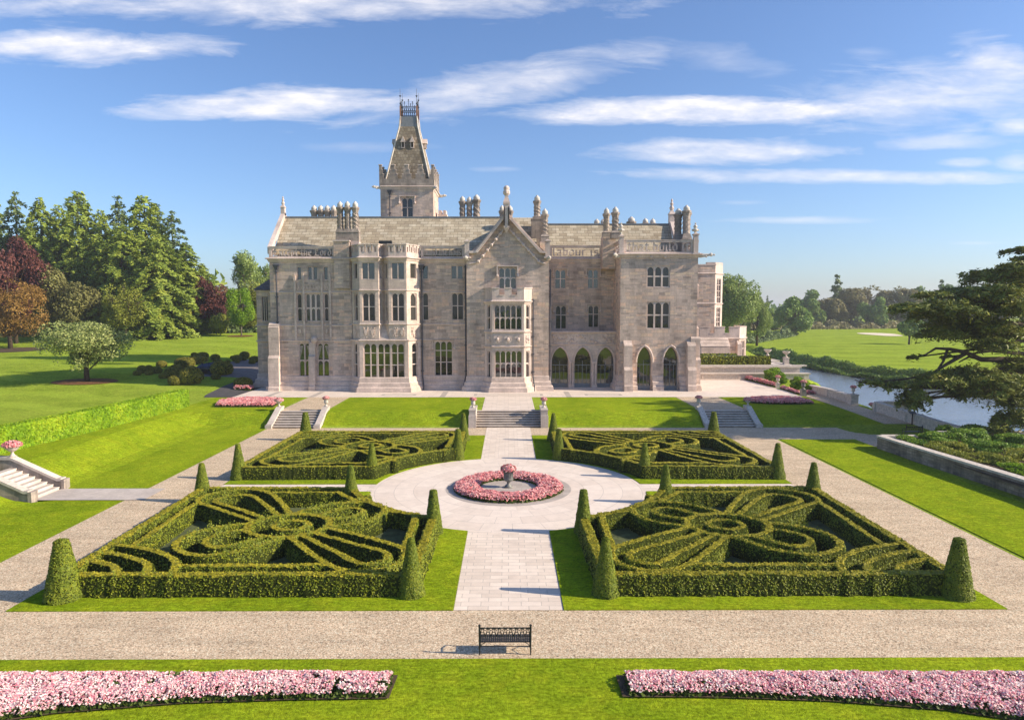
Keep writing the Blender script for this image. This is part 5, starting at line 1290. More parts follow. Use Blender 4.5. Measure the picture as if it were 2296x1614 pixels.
# gable coping, inner moulding with bosses, kneelers, corner piers
cop_ = MB()
zk2 = zat(R2, 370, 545, p4)
L0 = at(R2, 158, 545, p4); R0 = at(R2, 600, 545, p4); Lk = at(R2, 100, 545, p4); Rk = at(R2, 640, 545, p4)
for s, (kx, kz), (ox, oz) in ((-1, L0, Lk), (1, R0, Rk)):
    ax, az = ga[0], ga[1]+0.25
    d = Vector((ax-kx, 0, az-kz)).normalized(); nn = Vector((-d.z, 0, d.x))*(1 if s < 0 else -1)
    for off, th, dep in ((0.0, 0.26, 0.55), (0.27, 0.12, 0.36)):
        q = [Vector((kx, p4-dep, kz))+nn*off, Vector((ax, p4-dep, az))+nn*off, Vector((ax, p4-dep, az))+nn*(off+th), Vector((kx, p4-dep, kz))+nn*(off+th)]
        cop_.extr([tuple(v) for v in q], (0, dep+0.5, 0))
    cop_.box(min(kx, ox), max(kx, ox), p4-0.5, p4+0.5, kz-0.03, kz+0.24)
    # lower moulding, parallel to the slope
    q0 = Vector((kx-s*0.05, p4, kz-1.05)); q1 = Vector((ax+s*0.35, p4, az-1.55))
    for a, b, r_ in ((q0, q1, 0.1),): cop_.tube([a-Vector((0, 0.12, 0)), b-Vector((0, 0.12, 0))], r_, 6)
    cop_.tube([q0-Vector((0, 0.12, 0)), Vector((ox, p4-0.12, kz-1.25))], 0.1, 6)
    for k in range(6): ballm(cop_, tuple(q0.lerp(q1, 0.02+k*0.17)-Vector((0, 0.2, 0))), 0.2, 6, 4)
cop_.build('gable_coping', 'trim', manor)
def pier(reg, X0, X1, Yt, Yb, pl, name='pier', dep=0.55):
    xa, xb_ = xat(reg, X0, (Yt+Yb)/2, pl), xat(reg, X1, (Yt+Yb)/2, pl); za, zb_ = zat(reg, (X0+X1)/2, Yb, pl), zat(reg, (X0+X1)/2, Yt, pl)
    m = MB(); m.box(xa, xb_, pl-0.25, pl-0.25+dep, za, zb_); m.box(xa-0.09, xb_+0.09, pl-0.34, pl-0.16+dep, zb_, zb_+0.14); m.frus((xa+xb_)/2, pl-0.25+dep/2, zb_+0.14, zb_+0.3, (xb_-xa)/2, dep/2, 0.1, 0.1)
    m.box(xa-0.16, xb_+0.16, pl-0.4, pl-0.1+dep, za-0.2, za-0.003)
    return m.build(name, 'trim', manor)
pier(R2, 68, 100, 468, 570, p4-0.1); pier(R2, 640, 672, 465, 570, p4-0.1)
def grotesque(x, y, z, dx, dy, s=1.0):
    m = MB(); P = Vector((x, y, z)); d = Vector((dx, dy, 0.12))*s
    m.tube([P, P+d*0.5, P+d*0.85], [0.24*s, 0.20*s, 0.15*s], 7); ballm(m, tuple(P+d*1.0), 0.22*s, 7, 5); ballm(m, tuple(P+d*1.25+Vector((0, 0, -0.05*s))), 0.13*s, 6, 4)
    for k in (-1, 1): ballm(m, tuple(P+d*0.6+Vector((0.16*k*s*abs(dy), 0.16*k*s*abs(dx), -0.16*s))), 0.12*s, 6, 4)
    m.build('gargoyle', 'pot_stone', manor)
grotesque(xat(R2, 90, 585, p4), p4, zat(R2, 90, 585, p4), -0.2, -0.8, 0.9); grotesque(xat(R2, 655, 585, p4), p4, zat(R2, 655, 585, p4), 0.2, -0.8, 0.9)
# finial on the gable
fx = ga[0]; fy = p4-0.35
fz = [zat(R2, 365, Y, fy) for Y in (400, 365, 200, 185, 150, 128, 100, 82)]
fin = MB(); fin.frus(fx, fy, fz[0], fz[1], 0.05, 0.05, 0.34, 0.34); fin.box(fx-0.34, fx+0.34, fy-0.34, fy+0.34, fz[1], fz[2]); fin.frus(fx, fy, fz[2], fz[3], 0.40, 0.40, 0.40, 0.40); fin.frus(fx, fy, fz[3], fz[4], 0.38, 0.38, 0.2, 0.2)
fin.box(fx-0.2, fx+0.2, fy-0.2, fy+0.2, fz[4], fz[5]); ballm(fin, (fx, fy, fz[5]+0.2), 0.42, 8, 5); fin.box(fx-0.17, fx+0.17, fy-0.17, fy+0.17, fz[5]+0.4, fz[6]); ballm(fin, (fx, fy, fz[6]+0.2), 0.36, 8, 5)
for s in (-1, 1):
    for k in (-1, 1): fin.box(fx+s*0.27-0.06, fx+s*0.27+0.06, fy-0.40, fy-0.33, fz[1]+0.2, fz[2]-0.3)
fin.build('finial', 'trim', manor)
# oriel bay of the gabled block
yo = 79.25
OR = [pt(R2, 211, 1000, p4), pt(R2, 263, 1000, yo), pt(R2, 489, 1000, yo), pt(R2, 544, 1000, p4)]
zo = [zat(R2, 370, Y, yo) for Y in (1520, 1208, 1103, 888, 788)]
orl = MB(); ops = [Panel(OR[i], OR[i+1], TZ, zo[3]) for i in range(3)]
window(ops[1], ops[1].rectpx(R2, 277, 474, 912, 1088), 5, (0.51,), 'all', fr=0.09, mul=0.12); window(ops[1], ops[1].rectpx(R2, 281, 475, 1236, 1450), 5, (0.42,), 'all', fr=0.09, mul=0.12)
for i, Xm in ((0, 240), (2, 514)): cant_windows(ops[i], [(912, 1084, (0.51,), 'all', 'glass', R2, Xm), (1238, 1446, (0.42,), 'all', 'glass', R2, Xm)])
for p in ops: p.wall(orl)
orl.face([(x, y, zo[3]+0.2) for x, y in OR])
orl.build('oriel_front', 'trim', manor)
plinth(OR, 1.25); string(mould, OR, zo[1], 0.16); string(mould, OR, zo[2], 0.16); cornice(mould, OR, zo[3]+0.05, 0.25, 0.35); string(mould, OR, zat(R2, 370, 1452, yo), 0.12)
def quatre(p, mb, c, z, r, seed):
    mb = MB()
    for k in range(4): a = math.pi/4+k*math.pi/2; q = p.L(c+r*0.55*math.cos(a), -0.02, z+r*0.55*math.sin(a)); mb.tube([Vector(q)+p.n.to_3d()*0.0, Vector(q)+p.n.to_3d()*0.06], r*0.52, 9)
    q = p.L(c, -0.06, z); ballm(mb, q, r*0.42, 7, 4, 1.2); mb.build('carving', 'trim', manor)
for k in range(3): a0, a1, z0, z1 = ops[1].rectpx(R2, 272+74*k, 330+74*k, 1128, 1185); quatre(ops[1], carve, (a0+a1)/2, (z0+z1)/2, (z1-z0)*0.55, k)
for i in (0, 2): quatre(ops[i], carve, ops[i].w/2, (zo[1]+zo[2])/2, 0.5, i)
battlement(OR, zo[3]+0.17, zo[4], 'battlement', 1.0, 0.62, False)

flush()
# ---- recess with the loggia (S5)
p5 = 86.0; p5l = 83.4
xr0, xr1 = xat(R2, 650, 900, p5), xat(R2, 1180, 900, p5)
E5 = Panel((xr0, p5), (xr1, p5), TZ, zat(R2, 850, 585, p5))
hd = MB()
for X0, X1, Y0, Y1, gl, sp in ((708, 787, 662, 797, 'glass', .48), (941, 1018, 660, 795, 'glass', .48), (711, 790, 918, 1082, 'leaded', .40), (943, 1020, 915, 1072, 'leaded', .40)):
    rc = E5.rectpx(R2, X0, X1, Y0, Y1); window(E5, rc, 2, (sp,), 'top', gl, fr=0.08, mul=0.13); hood(E5, hd, rc, 0.8, 0.16, 0.1)

E5.wall(walls); cornice(mould, [(xr0, p5), (xr1, p5)], E5.z1+0.02, 0.3)
parapet(E5, E5.z1+0.12, zat(R2, 850, 495, p5), 'labour is', aL(E5, R2, 668, 530), aL(E5, R2, 1046, 530))
xq0, xq1 = xat(R2, 660, 1300, p5l), xat(R2, 1150, 1300, p5l)
Lg = Panel((xq0, p5l), (xq1, p5l), TZ, zat(R2, 900, 1105, p5l), 0.7)
arches = [(685, 803), (847, 965), (1008, 1128)]
def pointed(p, reg, X0, X1, Ya, Ys, Yb, door=True):
    a0, a1 = aL(p, reg, X0, Ys), aL(p, reg, X1, Ys); zt_ = p.hit(*D(reg, (X0+X1)/2, Ya))[1]; zs = p.hit(*D(reg, (X0+X1)/2, Ys))[1]; z0 = TZ
    p.op.append((a0, a1, z0, zt_, zt_-zs))
    ar = MB(); cur = arch_pts(a0-0.12, a1+0.12, zs, zt_+0.16, 8)
    ar.tube([p.L(a, -0.05, z) for a, z in cur], 0.11, 6); ar.build('arch_moulding', 'trim', manor)
    # glazed door screen
    f = MB(); d = 0.55; w = a1-a0
    for a in (a0+0.001, a0+w*0.5-0.03, a1-0.061): p.lbox(f, a, a+0.06, d-0.03, d+0.03, z0+0.05, zs+0.3 if a != a0+w*0.5-0.03 else zs+0.2)
    p.lbox(f, a0, a1, d-0.028, d+0.028, z0+0.02, z0+0.5); p.lbox(f, a0, a1, d-0.032, d+0.032, zs-0.35, zs-0.28)
    for t in (0.25, 0.75): p.lbox(f, a0+w*t-0.02, a0+w*t+0.02, d-0.02, d+0.02, z0+0.5, zs-0.35)
    o = f.build('door', 'lead', manor)
    gm = MB(); gm.face([p.L(a0, d+0.04, z0)]+[p.L(x, d+0.04, z) for x, z in arch_pts(a0, a1, zs, zt_)][::-1][::-1]+[p.L(a1, d+0.04, z0)]); gm.build('pane', 'glass', o)
for X0, X1 in arches: pointed(Lg, R2, X0, X1, 1215, 1322, 1500)
lg = MB(); Lg.wall(lg)
for X in (665, 825, 987, 1140):
    xx = xat(R2, X, 1400, p5l); zs = zat(R2, X, 1325, p5l)
    for dx in (-0.16, 0.16): lg.tube([(xx+dx, p5l-0.08, TZ), (xx+dx, p5l-0.08, zs)], 0.12, 8)
    lg.box(xx-0.34, xx+0.34, p5l-0.24, p5l+0.01, TZ, TZ+0.4); lg.box(xx-0.32, xx+0.32, p5l-0.24, p5l+0.01, zs, zs+0.2)
lg.face([(xq0, p5l, Lg.z1-0.25), (xq1, p5l, Lg.z1-0.25), (xq1, p5, Lg.z1-0.25), (xq0, p5, Lg.z1-0.25)])
lg.build('loggia_front', 'dressed', manor)
string(mould, [(xq0, p5l), (xq1, p5l)], Lg.z1+0.02, 0.22, 0.3); string(mould, [(xq0, p5l), (xq1, p5l)], zat(R2, 900, 1190, p5l), 0.12)
g_ = random.Random(4)
frz = MB()
for k in range(60): ballm(frz, Lg.L(g_.uniform(0.3, Lg.w-0.3), 0.0, zat(R2, 900, g_.uniform(1122, 1180), p5l)), g_.uniform(0.08, 0.2), 6, 4)

flush()
frz.build('carved_frieze', 'dressed', manor)
# ---- right block (S6)
p6 = 80.6
xs0, xs1 = xat(R2, 1172, 900, p6), xat(R2, 1718, 900, p6)
zc6 = zat(R2, 1440, 552, p6)
F6 = Panel((xs0, p6), (xs1, p6), TZ, zc6, 0.6)
for Y0, Y1, s in ((637, 788, 0.48), (889, 1082, 0.49)):
    rc = F6.rectpx(R2, 1358, 1525, Y0, Y1); window(F6, rc, 3, (s,), 'top', 'leaded', fr=0.14, mul=0.2)
for X0, X1 in ((1292, 1394), (1479, 1584)): pointed(F6, R2, X0, X1, 1210, 1318, 1510)
F6.wall(walls)
Panel((xs0, p5+0.4), (xs0, p6), TZ, zc6).wall(walls); Panel((xs1, p6), (xs1, 95), TZ, zc6).wall(walls)
path6 = [(xs0, 85.5), (xs0, p6), (xs1, p6), (xs1, 94)]
plinth([(xs0, 84.5), (xs0, p6), (xat(R2, 1290, 1400, p6), p6)]); plinth([(xat(R2, 1586, 1400, p6), p6), (xs1, p6), (xs1, 94)]); plinth([(xat(R2, 1397, 1400, p6), p6), (xat(R2, 1476, 1400, p6), p6)])
cornice(mould, path6, zc6+0.05, 0.42, 0.5)
zq = lambda Y: zat(R2, 1220, Y, p6)
for Xc, w in ((1221, 1.0), (1668, 1.0)):
    butt_part(xat(R2, Xc, 1300, p6), p6, w, [(zq(1480), 1.25), (zq(1370), 1.1), (zq(1200), 0.7)])
butt_part(xs1-0.15, p6, 1.1, [(zq(1480), 0.75), (zq(1300), 0.55), (zq(1150), 0.25)])
P6a = parapet(F6, zc6+0.12, zat(R2, 1440, 455, p6), 'that build it', aL(F6, R2, 1196, 500), aL(F6, R2, 1692, 500))
S6 = Panel((xs0, p5-0.2), (xs0, p6), TZ, zc6); parapet(S6, zc6+0.12, zat(R2, 1440, 455, p6), 'lost', 0.3, S6.w-0.3)
E6 = Panel((xs1, p6), (xs1, 92), TZ, zc6); parapet(E6, zc6+0.12, zat(R2, 1440, 455, p6), 'house their labour', 0.3, E6.w)
pier(R2, 1163, 1195, 432, 545, p6-0.1); pier(R2, 1690, 1722, 418, 545, p6-0.1)
for X, Yt in ((1178, 368), (1704, 358)):
    x = xat(R2, X, 400, p6-0.1); m = MB(); z = zat(R2, X, 420, p6-0.1); m.lathe([(0.12, 0.1), (0.12, 0.4), (0.34, 0.55), (0.30, 0.75), (0.14, 0.8), (0.26, 1.0), (0.20, 1.15), (0.06, 1.25), (0.12, 1.4), (0.01, 1.5)], (x, p6-0.1, z), 8)
    for k in range(4): ballm(m, (x+0.3*math.cos(k*1.57), p6-0.1+0.3*math.sin(k*1.57), z+0.62), 0.14, 6, 4)
    m.build('finial', 'pot_stone', manor)
grotesque(xs1+0.1, p6, zat(R2, 1715, 565, p6), 1.3, -0.35, 1.0); grotesque(xat(R2, 1160, 560, p6), p6, zat(R2, 1150, 565, p6), -0.5, -0.6, 1.0)
for k in range(3): boss((xat(R2, 1290+k*100, 570, p6), p6-0.08, zat(R2, 1290, 572, p6)), 0.22, 7, 4)

flush()
# ---- roofs
roof = MB()
yr = 86.4; zr = zat(R1, 600, 146, yr); xa = xat(R1, 250, 300, 83); xz = ga[0]+3.6
ze = ztp-0.9
def slope(m, x0, x1, y0, z0, y1, z1, t=0.0): m.face([(x0, y0, z0), (x1, y0, z0), (x1, y1, z1), (x0, y1, z1)])
slope(roof, xa, xz, p1+0.5, ze, yr, zr); slope(roof, xz, xa, 91.5, ze, yr, zr)
roof.face([(xa, p1+0.5, ze), (xa, yr, zr), (xa, 91.5, ze)]); roof.face([(xz, p1+0.5, ze), (xz, 91.5, ze), (xz, yr, zr)])
# gable cross roof
roof.face([(g0-0.1, p4+0.45, zk), (ga[0], p4+0.45, ga[1]+0.1), (ga[0], yr+1.0, ga[1]+0.1), (g0-0.1, yr-0.4, zk)]); roof.face([(g1+0.1, yr+1, zk), (ga[0], yr+1.0, ga[1]+0.1), (ga[0], p4+0.45, ga[1]+0.1), (g1+0.1, p4+0.45, zk)])
ro = roof.build('roof', 'roof_tile', manor)
yr2 = 91.2; zr2 = zat(R2, 1200, 342, yr2); xr_ = xat(R2, 660, 420, 88); xe_ = xat(R2, 1562, 400, 88)
r2 = MB(); slope(r2, xr_-2.6, xe_, 86.3, zat(R2, 850, 548, 86.3)-1.6, yr2, zr2); slope(r2, xe_, xr_-2.6, 96, zr2-4.6, yr2, zr2); r2.face([(xe_, 86.3, zr2-5.5), (xe_, 96, zr2-4.6), (xe_, yr2, zr2)])
r2.face([(xr_-2.6, 86.3, zr2-5.5), (xr_-2.6, yr2, zr2), (xr_-2.6, 96, zr2-4.6)])
r2.build('roof', 'roof_tile', manor)
flat = MB(); flat.face([(xs0, p6+0.3, zc6-0.1), (xs1, p6+0.3, zc6-0.1), (xs1, 94, zc6-0.1), (xs0, 94, zc6-0.1)]); flat.face([(xl, p1+0.2, zc-0.3), (g0, p1+0.6, zc-0.3), (g0, 91.5, zc-0.3), (xl, 91.5, zc-0.3)]); flat.build('roof_gutter', 'lead', manor)
rid = MB(); rid.box(xa, ga[0]-0.3, yr-0.14, yr+0.14, zr-0.06, zr+0.12); rid.box(xr_-2.6, xe_, yr2-0.14, yr2+0.14, zr2-0.06, zr2+0.12); rid.build('ridge', 'lead', manor)
# back walls close the volume
back = MB()
Panel((xs1, 95), (-4, 95), TZ, zc-0.2).wall(back); Panel((-4, 95), (-4, 91.5), TZ, zc-0.2).wall(back); Panel((-4, 91.5), (xl, 91.5), TZ, zc-0.3).wall(back)
back.face([(-4, 91.5, zc-0.25), (xs1, 91.5, zc-0.25), (xs1, 95, zc-0.25), (-4, 95, zc-0.25)]); back.build('rear_wall', 'ashlar', manor)
# gable end copings
def end_coping(x, y0, z0, y1, z1, w=0.5):
    gc = MB()
    gc.hexa([(x-w/2, y0-0.3, z0-0.3), (x+w/2, y0-0.3, z0-0.3), (x+w/2, y1, z1-0.1), (x-w/2, y1, z1-0.1), (x-w/2, y0-0.3, z0+0.55), (x+w/2, y0-0.3, z0+0.55), (x+w/2, y1, z1+0.65), (x-w/2, y1, z1+0.65)])
    gc.hexa([(x-w/2, y1+0.002, z1-0.1), (x+w/2, y1+0.002, z1-0.1), (x+w/2, 2*y1-y0, z0), (x-w/2, 2*y1-y0, z0), (x-w/2, y1+0.002, z1+0.65), (x+w/2, y1+0.002, z1+0.65), (x+w/2, 2*y1-y0, z0+0.6), (x-w/2, 2*y1-y0, z0+0.6)])
    gc.build('gable_coping', 'trim', manor)
end_coping(xa-0.2, p1+0.4, ze+0.4, yr, zr); end_coping(xe_+0.25, 86.6, zr2-4.6, yr2, zr2)
def spike(x, y, z0, z1, w=0.3):
    m = MB(); h = z1-z0; m.box(x-w, x+w, y-w, y+w, z0, z0+h*0.42); m.frus(x, y, z0+h*0.42, z0+h*0.55, w*1.25, w*1.25, w*0.5, w*0.5); m.lathe([(w*0.5, 0), (w*0.9, h*0.1), (w*0.4, h*0.2), (w*0.7, h*0.26), (w*0.25, h*0.33), (w*0.45, h*0.38), (0.02, h*0.45)], (x, y, z0+h*0.55), 8); m.build('finial', 'trim', manor)
spike(xa-0.2, yr, zr+0.2, zat(R1, 293, -22, yr), 0.25); spike(xe_+0.25, yr2, zr2-0.2, zat(R2, 1558, 158, yr2), 0.36)

# ---- chimneys
def chimney(x, y, z0, z1, r=0.44, base=None, pat=1, n=8, pot=True):
    """octagonal shaft with raised spirals, flared cap and a domed pot"""
    r *= 0.80; m = MB(); zt_ = z1-0.60; zs = z0
    if base: m.frus(x, y, z0, z0+base*0.72, r*1.45, r*1.45, r*1.35, r*1.35); m.frus(x, y, z0+base*0.72, z0+base, r*1.5, r*1.5, r*1.0, r*1.0); zs = z0+base
    h = zt_-zs
    m.lathe([(r*1.12, 0), (r*1.12, 0.15), (r, 0.25), (r, h-0.45), (r*1.12, h-0.3), (r*1.18, h-0.2), (r*1.45, h-0.02), (r*1.48, h+0.14), (r*1.2, h+0.2)], (x, y, zs), n, math.pi/8)
    nt_ = 4; turns = h/(r*2*math.pi)*0.8
    for s in ((1, -1) if pat == 2 else (pat,)):
        for k in range(nt_):
            m.tube([(x+r*math.cos(2*math.pi*(k/nt_+s*turns*t)), y+r*math.sin(2*math.pi*(k/nt_+s*turns*t)), zs+0.25+(h-0.75)*t) for t in np.linspace(0, 1, 14)], r*0.17, 4)
    o = m.build('chimney', 'weathered_and_shaded', manor)
    if pot: q = MB(); q.lathe([(r*0.80, 0), (r*0.93, 0.10), (r*0.98, 0.24), (r*0.90, 0.40), (r*0.68, 0.52), (r*0.36, 0.58), (r*0.34, 0.68), (r*0.25, 0.69)], (x, y, zs+h+0.16), 12); q.build('chimney_pot', 'pot_stone', o, True)
    return o
yc = 81.6
for X, pat in ((754, 1), (812, 1), (874, 2)): chimney(xat(R1, X, 200, yc), yc, zbt+0.02, zat(R1, X, 36, yc), 0.42, zat(R1, X, 238, yc)-zbt, pat)
sq = MB(); sq.box(xc0-0.1, xc1+0.1, p1-0.38, p1+1.3, zbt, zbt+0.16); xk = xat(R1, 908, 300, yc); sq.box(xc1+0.1, xk, yc-0.5, yc+0.6, zbt-1.2, zbt+0.10); sq.build('chimney_base', 'trim', manor)
for X in (548, 600, 652, 702): chimney(xat(R1, X, 100, 94), 94, zr-2.0, zat(R1, X, 66, 94), 0.5, None, 1)
for X, Y in ((52, 156), (101, 160), (152, 145)): chimney(xat(R2, X, 200, 93), 93, zr-2.0, zat(R2, X, Y, 93), 0.47 if X < 150 else 0.55, None, 2)
for X in (333, 390): chimney(xat(R2, X, 250, 90), 90, zr-2.0, zat(R2, X, 222, 90), 0.42, None, 1)
yq = 84.2; bz = zat(R2, 580, 312, yq); mm = MB(); xx = xat(R2, 583, 380, yq); mm.box(xx-0.72, xx+0.62, yq-0.6, yq+0.8, zk-0.5, bz); mm.box(xx-0.78, xx+0.68, yq-0.66, yq+0.86, bz, bz+0.14); mm.build('chimney_base', 'weathered_and_shaded', manor)
chimney(xx-0.03, yq, bz+0.15, zat(R2, 582, 150, yq), 0.46, 0.3, 2)
mm = MB(); xx = xat(R2, 636, 450, 82.5); bz = zat(R2, 636, 468, 82.5); mm.box(xx-0.6, xx+0.5, 81.9, 83.1, zk-0.5, bz); mm.build('chimney_base', 'ashlar', manor)
chimney(xx, 82.5, bz, zat(R2, 636, 246, 82.5), 0.44, 0.9, 2)
xp0, xp1 = xat(R2, 1045, 520, 84.6), xat(R2, 1112, 520, 84.6); bz = zat(R2, 1080, 430, 84.6); mm = MB(); mm.box(xp0, xs0-0.05, 84.3, 86.2, zc6-1.5, bz); mm.build('chimney_base', 'ashlar', manor)
chimney(xat(R2, 1073, 350, 84.8), 84.8, bz, zat(R2, 1073, 240, 84.8), 0.43, 0.7, 1); chimney(xat(R2, 1136, 350, 83.6), 83.6, bz-0.3, zat(R2, 1136, 232, 83.6), 0.47, 0.9, 2)
for X, Y, w in ((1005, 316, .5), (1048, 316, .4), (1250, 300, .62), (1350, 311, .5), (1402, 313, .48)): chimney(xat(R2, X, 320, 97), 97, zr2-2.0, zat(R2, X, Y, 97), w, None, 1)
yk = 85.5
for dx, dy, Yt in ((0, 0, 220), (-0.85, 0.7, 238), (0.35, 1.1, 226)): chimney(xat(R2, 1640, 350, yk)+dx, yk+dy, zc6+0.2, zat(R2, 1640, Yt, yk), 0.52, zat(R2, 1640, 408, yk)-zc6-0.2, 1)

# ---- tower
ty = 95.0
tx0, tx1 = xat(R3, 272, 1300, ty), xat(R3, 848, 1300, ty); td = 6.9
tzc = zat(R3, 560, 1170, ty); tzp = zat(R3, 560, 1085, ty); tzm = zat(R3, 560, 938, ty)
T = [Panel((tx0, ty), (tx1, ty), 15, tzc), Panel((tx1, ty), (tx1, ty+td), 15, tzc), Panel((tx1, ty+td), (tx0, ty+td), 15, tzc), Panel((tx0, ty+td), (tx0, ty), 15, tzc)]
rc = T[0].rectpx(R3, 503, 628, 1290, 1500); window(T[0], rc, 2, (0.5,), 'top', 'leaded', fr=0.09)
twm = MB(); [p.wall(twm) for p in T]; twm.build('tower_wall', 'ashlar', manor)
hm = MB(); hood(T[0], hm, T[0].rectpx(R3, 495, 632, 1285, 1500), 0.8, 0.15, 0.1)
tpath = [(tx0, ty), (tx1, ty), (tx1, ty+td), (tx0, ty+td), (tx0, ty)]
cornice(None, tpath, tzc+0.05, 0.3, 0.45)
pp = MB(); cap_ = MB(); o_ = 0.12
TP = [(tx0-o_, ty-o_), (tx1+o_, ty-o_), (tx1+o_, ty+td+o_), (tx0-o_, ty+td+o_), (tx0-o_, ty-o_)]
for i in range(4):
    p = Panel(TP[i], TP[i+1], tzc, tzp); n = 4 if i % 2 == 0 else 4
    p.lbox(pp, 0.003*i, p.w-0.003*i, 0, 0.35, tzc+0.18, tzp)
    pitch = p.w/n; h = tzm-tzp
    for k in range(n+1):
        c = k*pitch
        for hw, f0, f1 in ((0.30, 0.36, 1.0), (0.21, 1.0, 1.7), (0.125, 1.7, 2.45)):
            a0, a1 = max(0.002, c-pitch*hw*1.15), min(p.w-0.002, c+pitch*hw*1.15)
            zz0 = tzp+h*{0.30: 0.0, 0.21: 0.33, 0.125: 0.66}[hw]; zz1 = tzp+h*{0.30: 0.33, 0.21: 0.66, 0.125: 1.0}[hw]
            p.lbox(pp, a0, a1, 0.004, 0.346, zz0, zz1)
            p.lbox(cap_, max(-0.05, a0-0.05), a1+0.05, -0.06, 0.40, zz1-0.001+0.001*i, zz1+0.11+0.001*i) if hw == 0.125 else [p.lbox(cap_, b0, b1, -0.05, 0.39, zz1+0.0005*i, zz1+0.10+0.001*i) for b0, b1 in ((a0, c-pitch*(0.21 if hw == 0.30 else 0.125)*1.15), (c+pitch*(0.21 if hw == 0.30 else 0.125)*1.15, a1)) if b1 > b0 > -0.01 and b1 <= p.w]
po = pp.build('tower_battlement', 'weathered_and_shaded', manor); cap_.build('coping', 'trim', po)
fl = MB(); fl.face([(tx0, ty, tzc+0.3), (tx1, ty, tzc+0.3), (tx1, ty+td, tzc+0.3), (tx0, ty+td, tzc+0.3)]); fl.build('tower_roof_walk', 'lead', manor)
tcx, tcy = (tx0+tx1)/2, ty+td/2
ysp = ty+1.2
b0 = (xat(R3, 795, 1010, ysp)-xat(R3, 358, 1010, ysp))/2; mz_ = zat(R3, 578, 515, ty+2.4); b1 = (xat(R3, 680, 515, ty+2.4)-xat(R3, 480, 515, ty+2.4))/2; tzt = zat(R3, 578, 400, ty+2.4); b2 = (xat(R3, 668, 400, ty+2.4)-xat(R3, 489, 400, ty+2.4))/2
scx = xat(R3, 577, 700, ty+2)
spz = tzc+0.3; sp = MB()
dk = 2.5/b0 if False else 0.86
zlow = zat(R3, 577, 1010, ysp)
kk = (b0-b1)/(mz_-zlow); bb = b0+kk*(zlow-spz)
sp.frus(scx, tcy, spz, mz_, bb, bb*dk, b1, b1*dk); 
spc = MB(); spc.frus(scx, tcy, mz_+0.002, tzt, b1, b1*dk, b2, b2*dk)
so_ = sp.build('spire_roof', 'spire_tile', manor)
spc.build('spire_cap', 'lead', so_)
rb = MB()
for sx_ in (-1, 1):
    for sy_ in (-1, 1): rb.tube([(scx+sx_*bb, tcy+sy_*bb*dk, spz), (scx+sx_*b1, tcy+sy_*b1*dk, mz_), (scx+sx_*b2, tcy+sy_*b2*dk, tzt)], 0.11, 6)
rb.build('hip_flashing', 'pot_stone', so_)
def lucarne(cx, cy, z, w, h, dirx, diry, dep=0.9):
    m = MB(); u = Vector((-diry, dirx)); n = Vector((dirx, diry))
    def q(a, b, zz): v = Vector((cx, cy))+u*a+n*b; return (v.x, v.y, zz)
    m.hexa([q(-w, -dep, z), q(w, -dep, z), q(w, 0, z), q(-w, 0, z), q(-w, -dep, z+h*0.6), q(w, -dep, z+h*0.6), q(w, 0, z+h*0.6), q(-w, 0, z+h*0.6)])
    m.extr([q(-w*1.5, 0.12, z+h*0.52), q(w*1.5, 0.12, z+h*0.52), q(0, 0.12, z+h*1.05)], (n*-(dep+0.12)).to_3d())
    o = m.build('dormer', 'trim', manor)
    k = MB(); k.face([q(-w*0.55, 0.012, z+0.12), q(w*0.55, 0.012, z+0.12), q(w*0.55, 0.012, z+h*0.55), q(-w*0.55, 0.012, z+h*0.55)]); k.build('louvre', 'dark_room', o)
zl = zat(R3, 520, 752, ty+1.8)
fl_ = lambda z: bb+(b1-bb)*(z-spz)/(mz_-spz)
for X in (520, 620): lucarne(xat(R3, X, 700, ty+1.8), tcy-fl_(zl)*dk-0.12, zl, 0.24, 1.55, 0, -1)
lucarne(scx+fl_(zl)+0.35, tcy, zl+0.3, 0.30, 1.3, 1, 0, 1.4); lucarne(scx-fl_(zl)-0.35, tcy, zl+0.3, 0.30, 1.3, -1, 0, 1.4)
cr = MB(); zc1, zc2 = zat(R3, 577, 360, ty+2.4), zat(R3, 577, 295, ty+2.4); zf = zat(R3, 577, 100, ty+2.4); zmid = zat(R3, 577, 222, ty+2.4); zsm = zat(R3, 577, 246, ty+2.4)
b2y = b2*dk
cpath = [(scx-b2, tcy-b2y), (scx+b2, tcy-b2y), (scx+b2, tcy+b2y), (scx-b2, tcy+b2y), (scx-b2, tcy-b2y)]
for (xA, yA), (xB, yB) in zip(cpath[:-1], cpath[1:]):
    for z in (tzt+0.05, zc1, zc1+0.18, zc2): cr.tube([(xA, yA, z), (xB, yB, z)], 0.035, 4)
    for k in range(8):
        t0, t1 = k/8, (k+1)/8; f = lambda t: (xA+(xB-xA)*t, yA+(yB-yA)*t)
        cr.tube([(*f(t0), zc1+0.2), (*f((t0+t1)/2), zc2)], 0.022, 4); cr.tube([(*f((t0+t1)/2), zc2), (*f(t1), zc1+0.2)], 0.022, 4)
        cr.tube([(*f(t0), tzt), (*f(t0), zc2+0.2)], 0.024, 4)
    for t, z in ((0.25, zsm), (0.5, zmid), (0.75, zsm)):
        x, y = xA+(xB-xA)*t, yA+(yB-yA)*t; cr.tube([(x, y, tzt), (x, y, z)], 0.035, 4); ballm(cr, (x, y, z), 0.09, 5, 4); cr.tube([(x-0.13, y, z-0.18), (x+0.13, y, z-0.18)], 0.025, 4)
cr.build('roof_cresting', 'iron', manor)
fi = MB(); ru = MB()
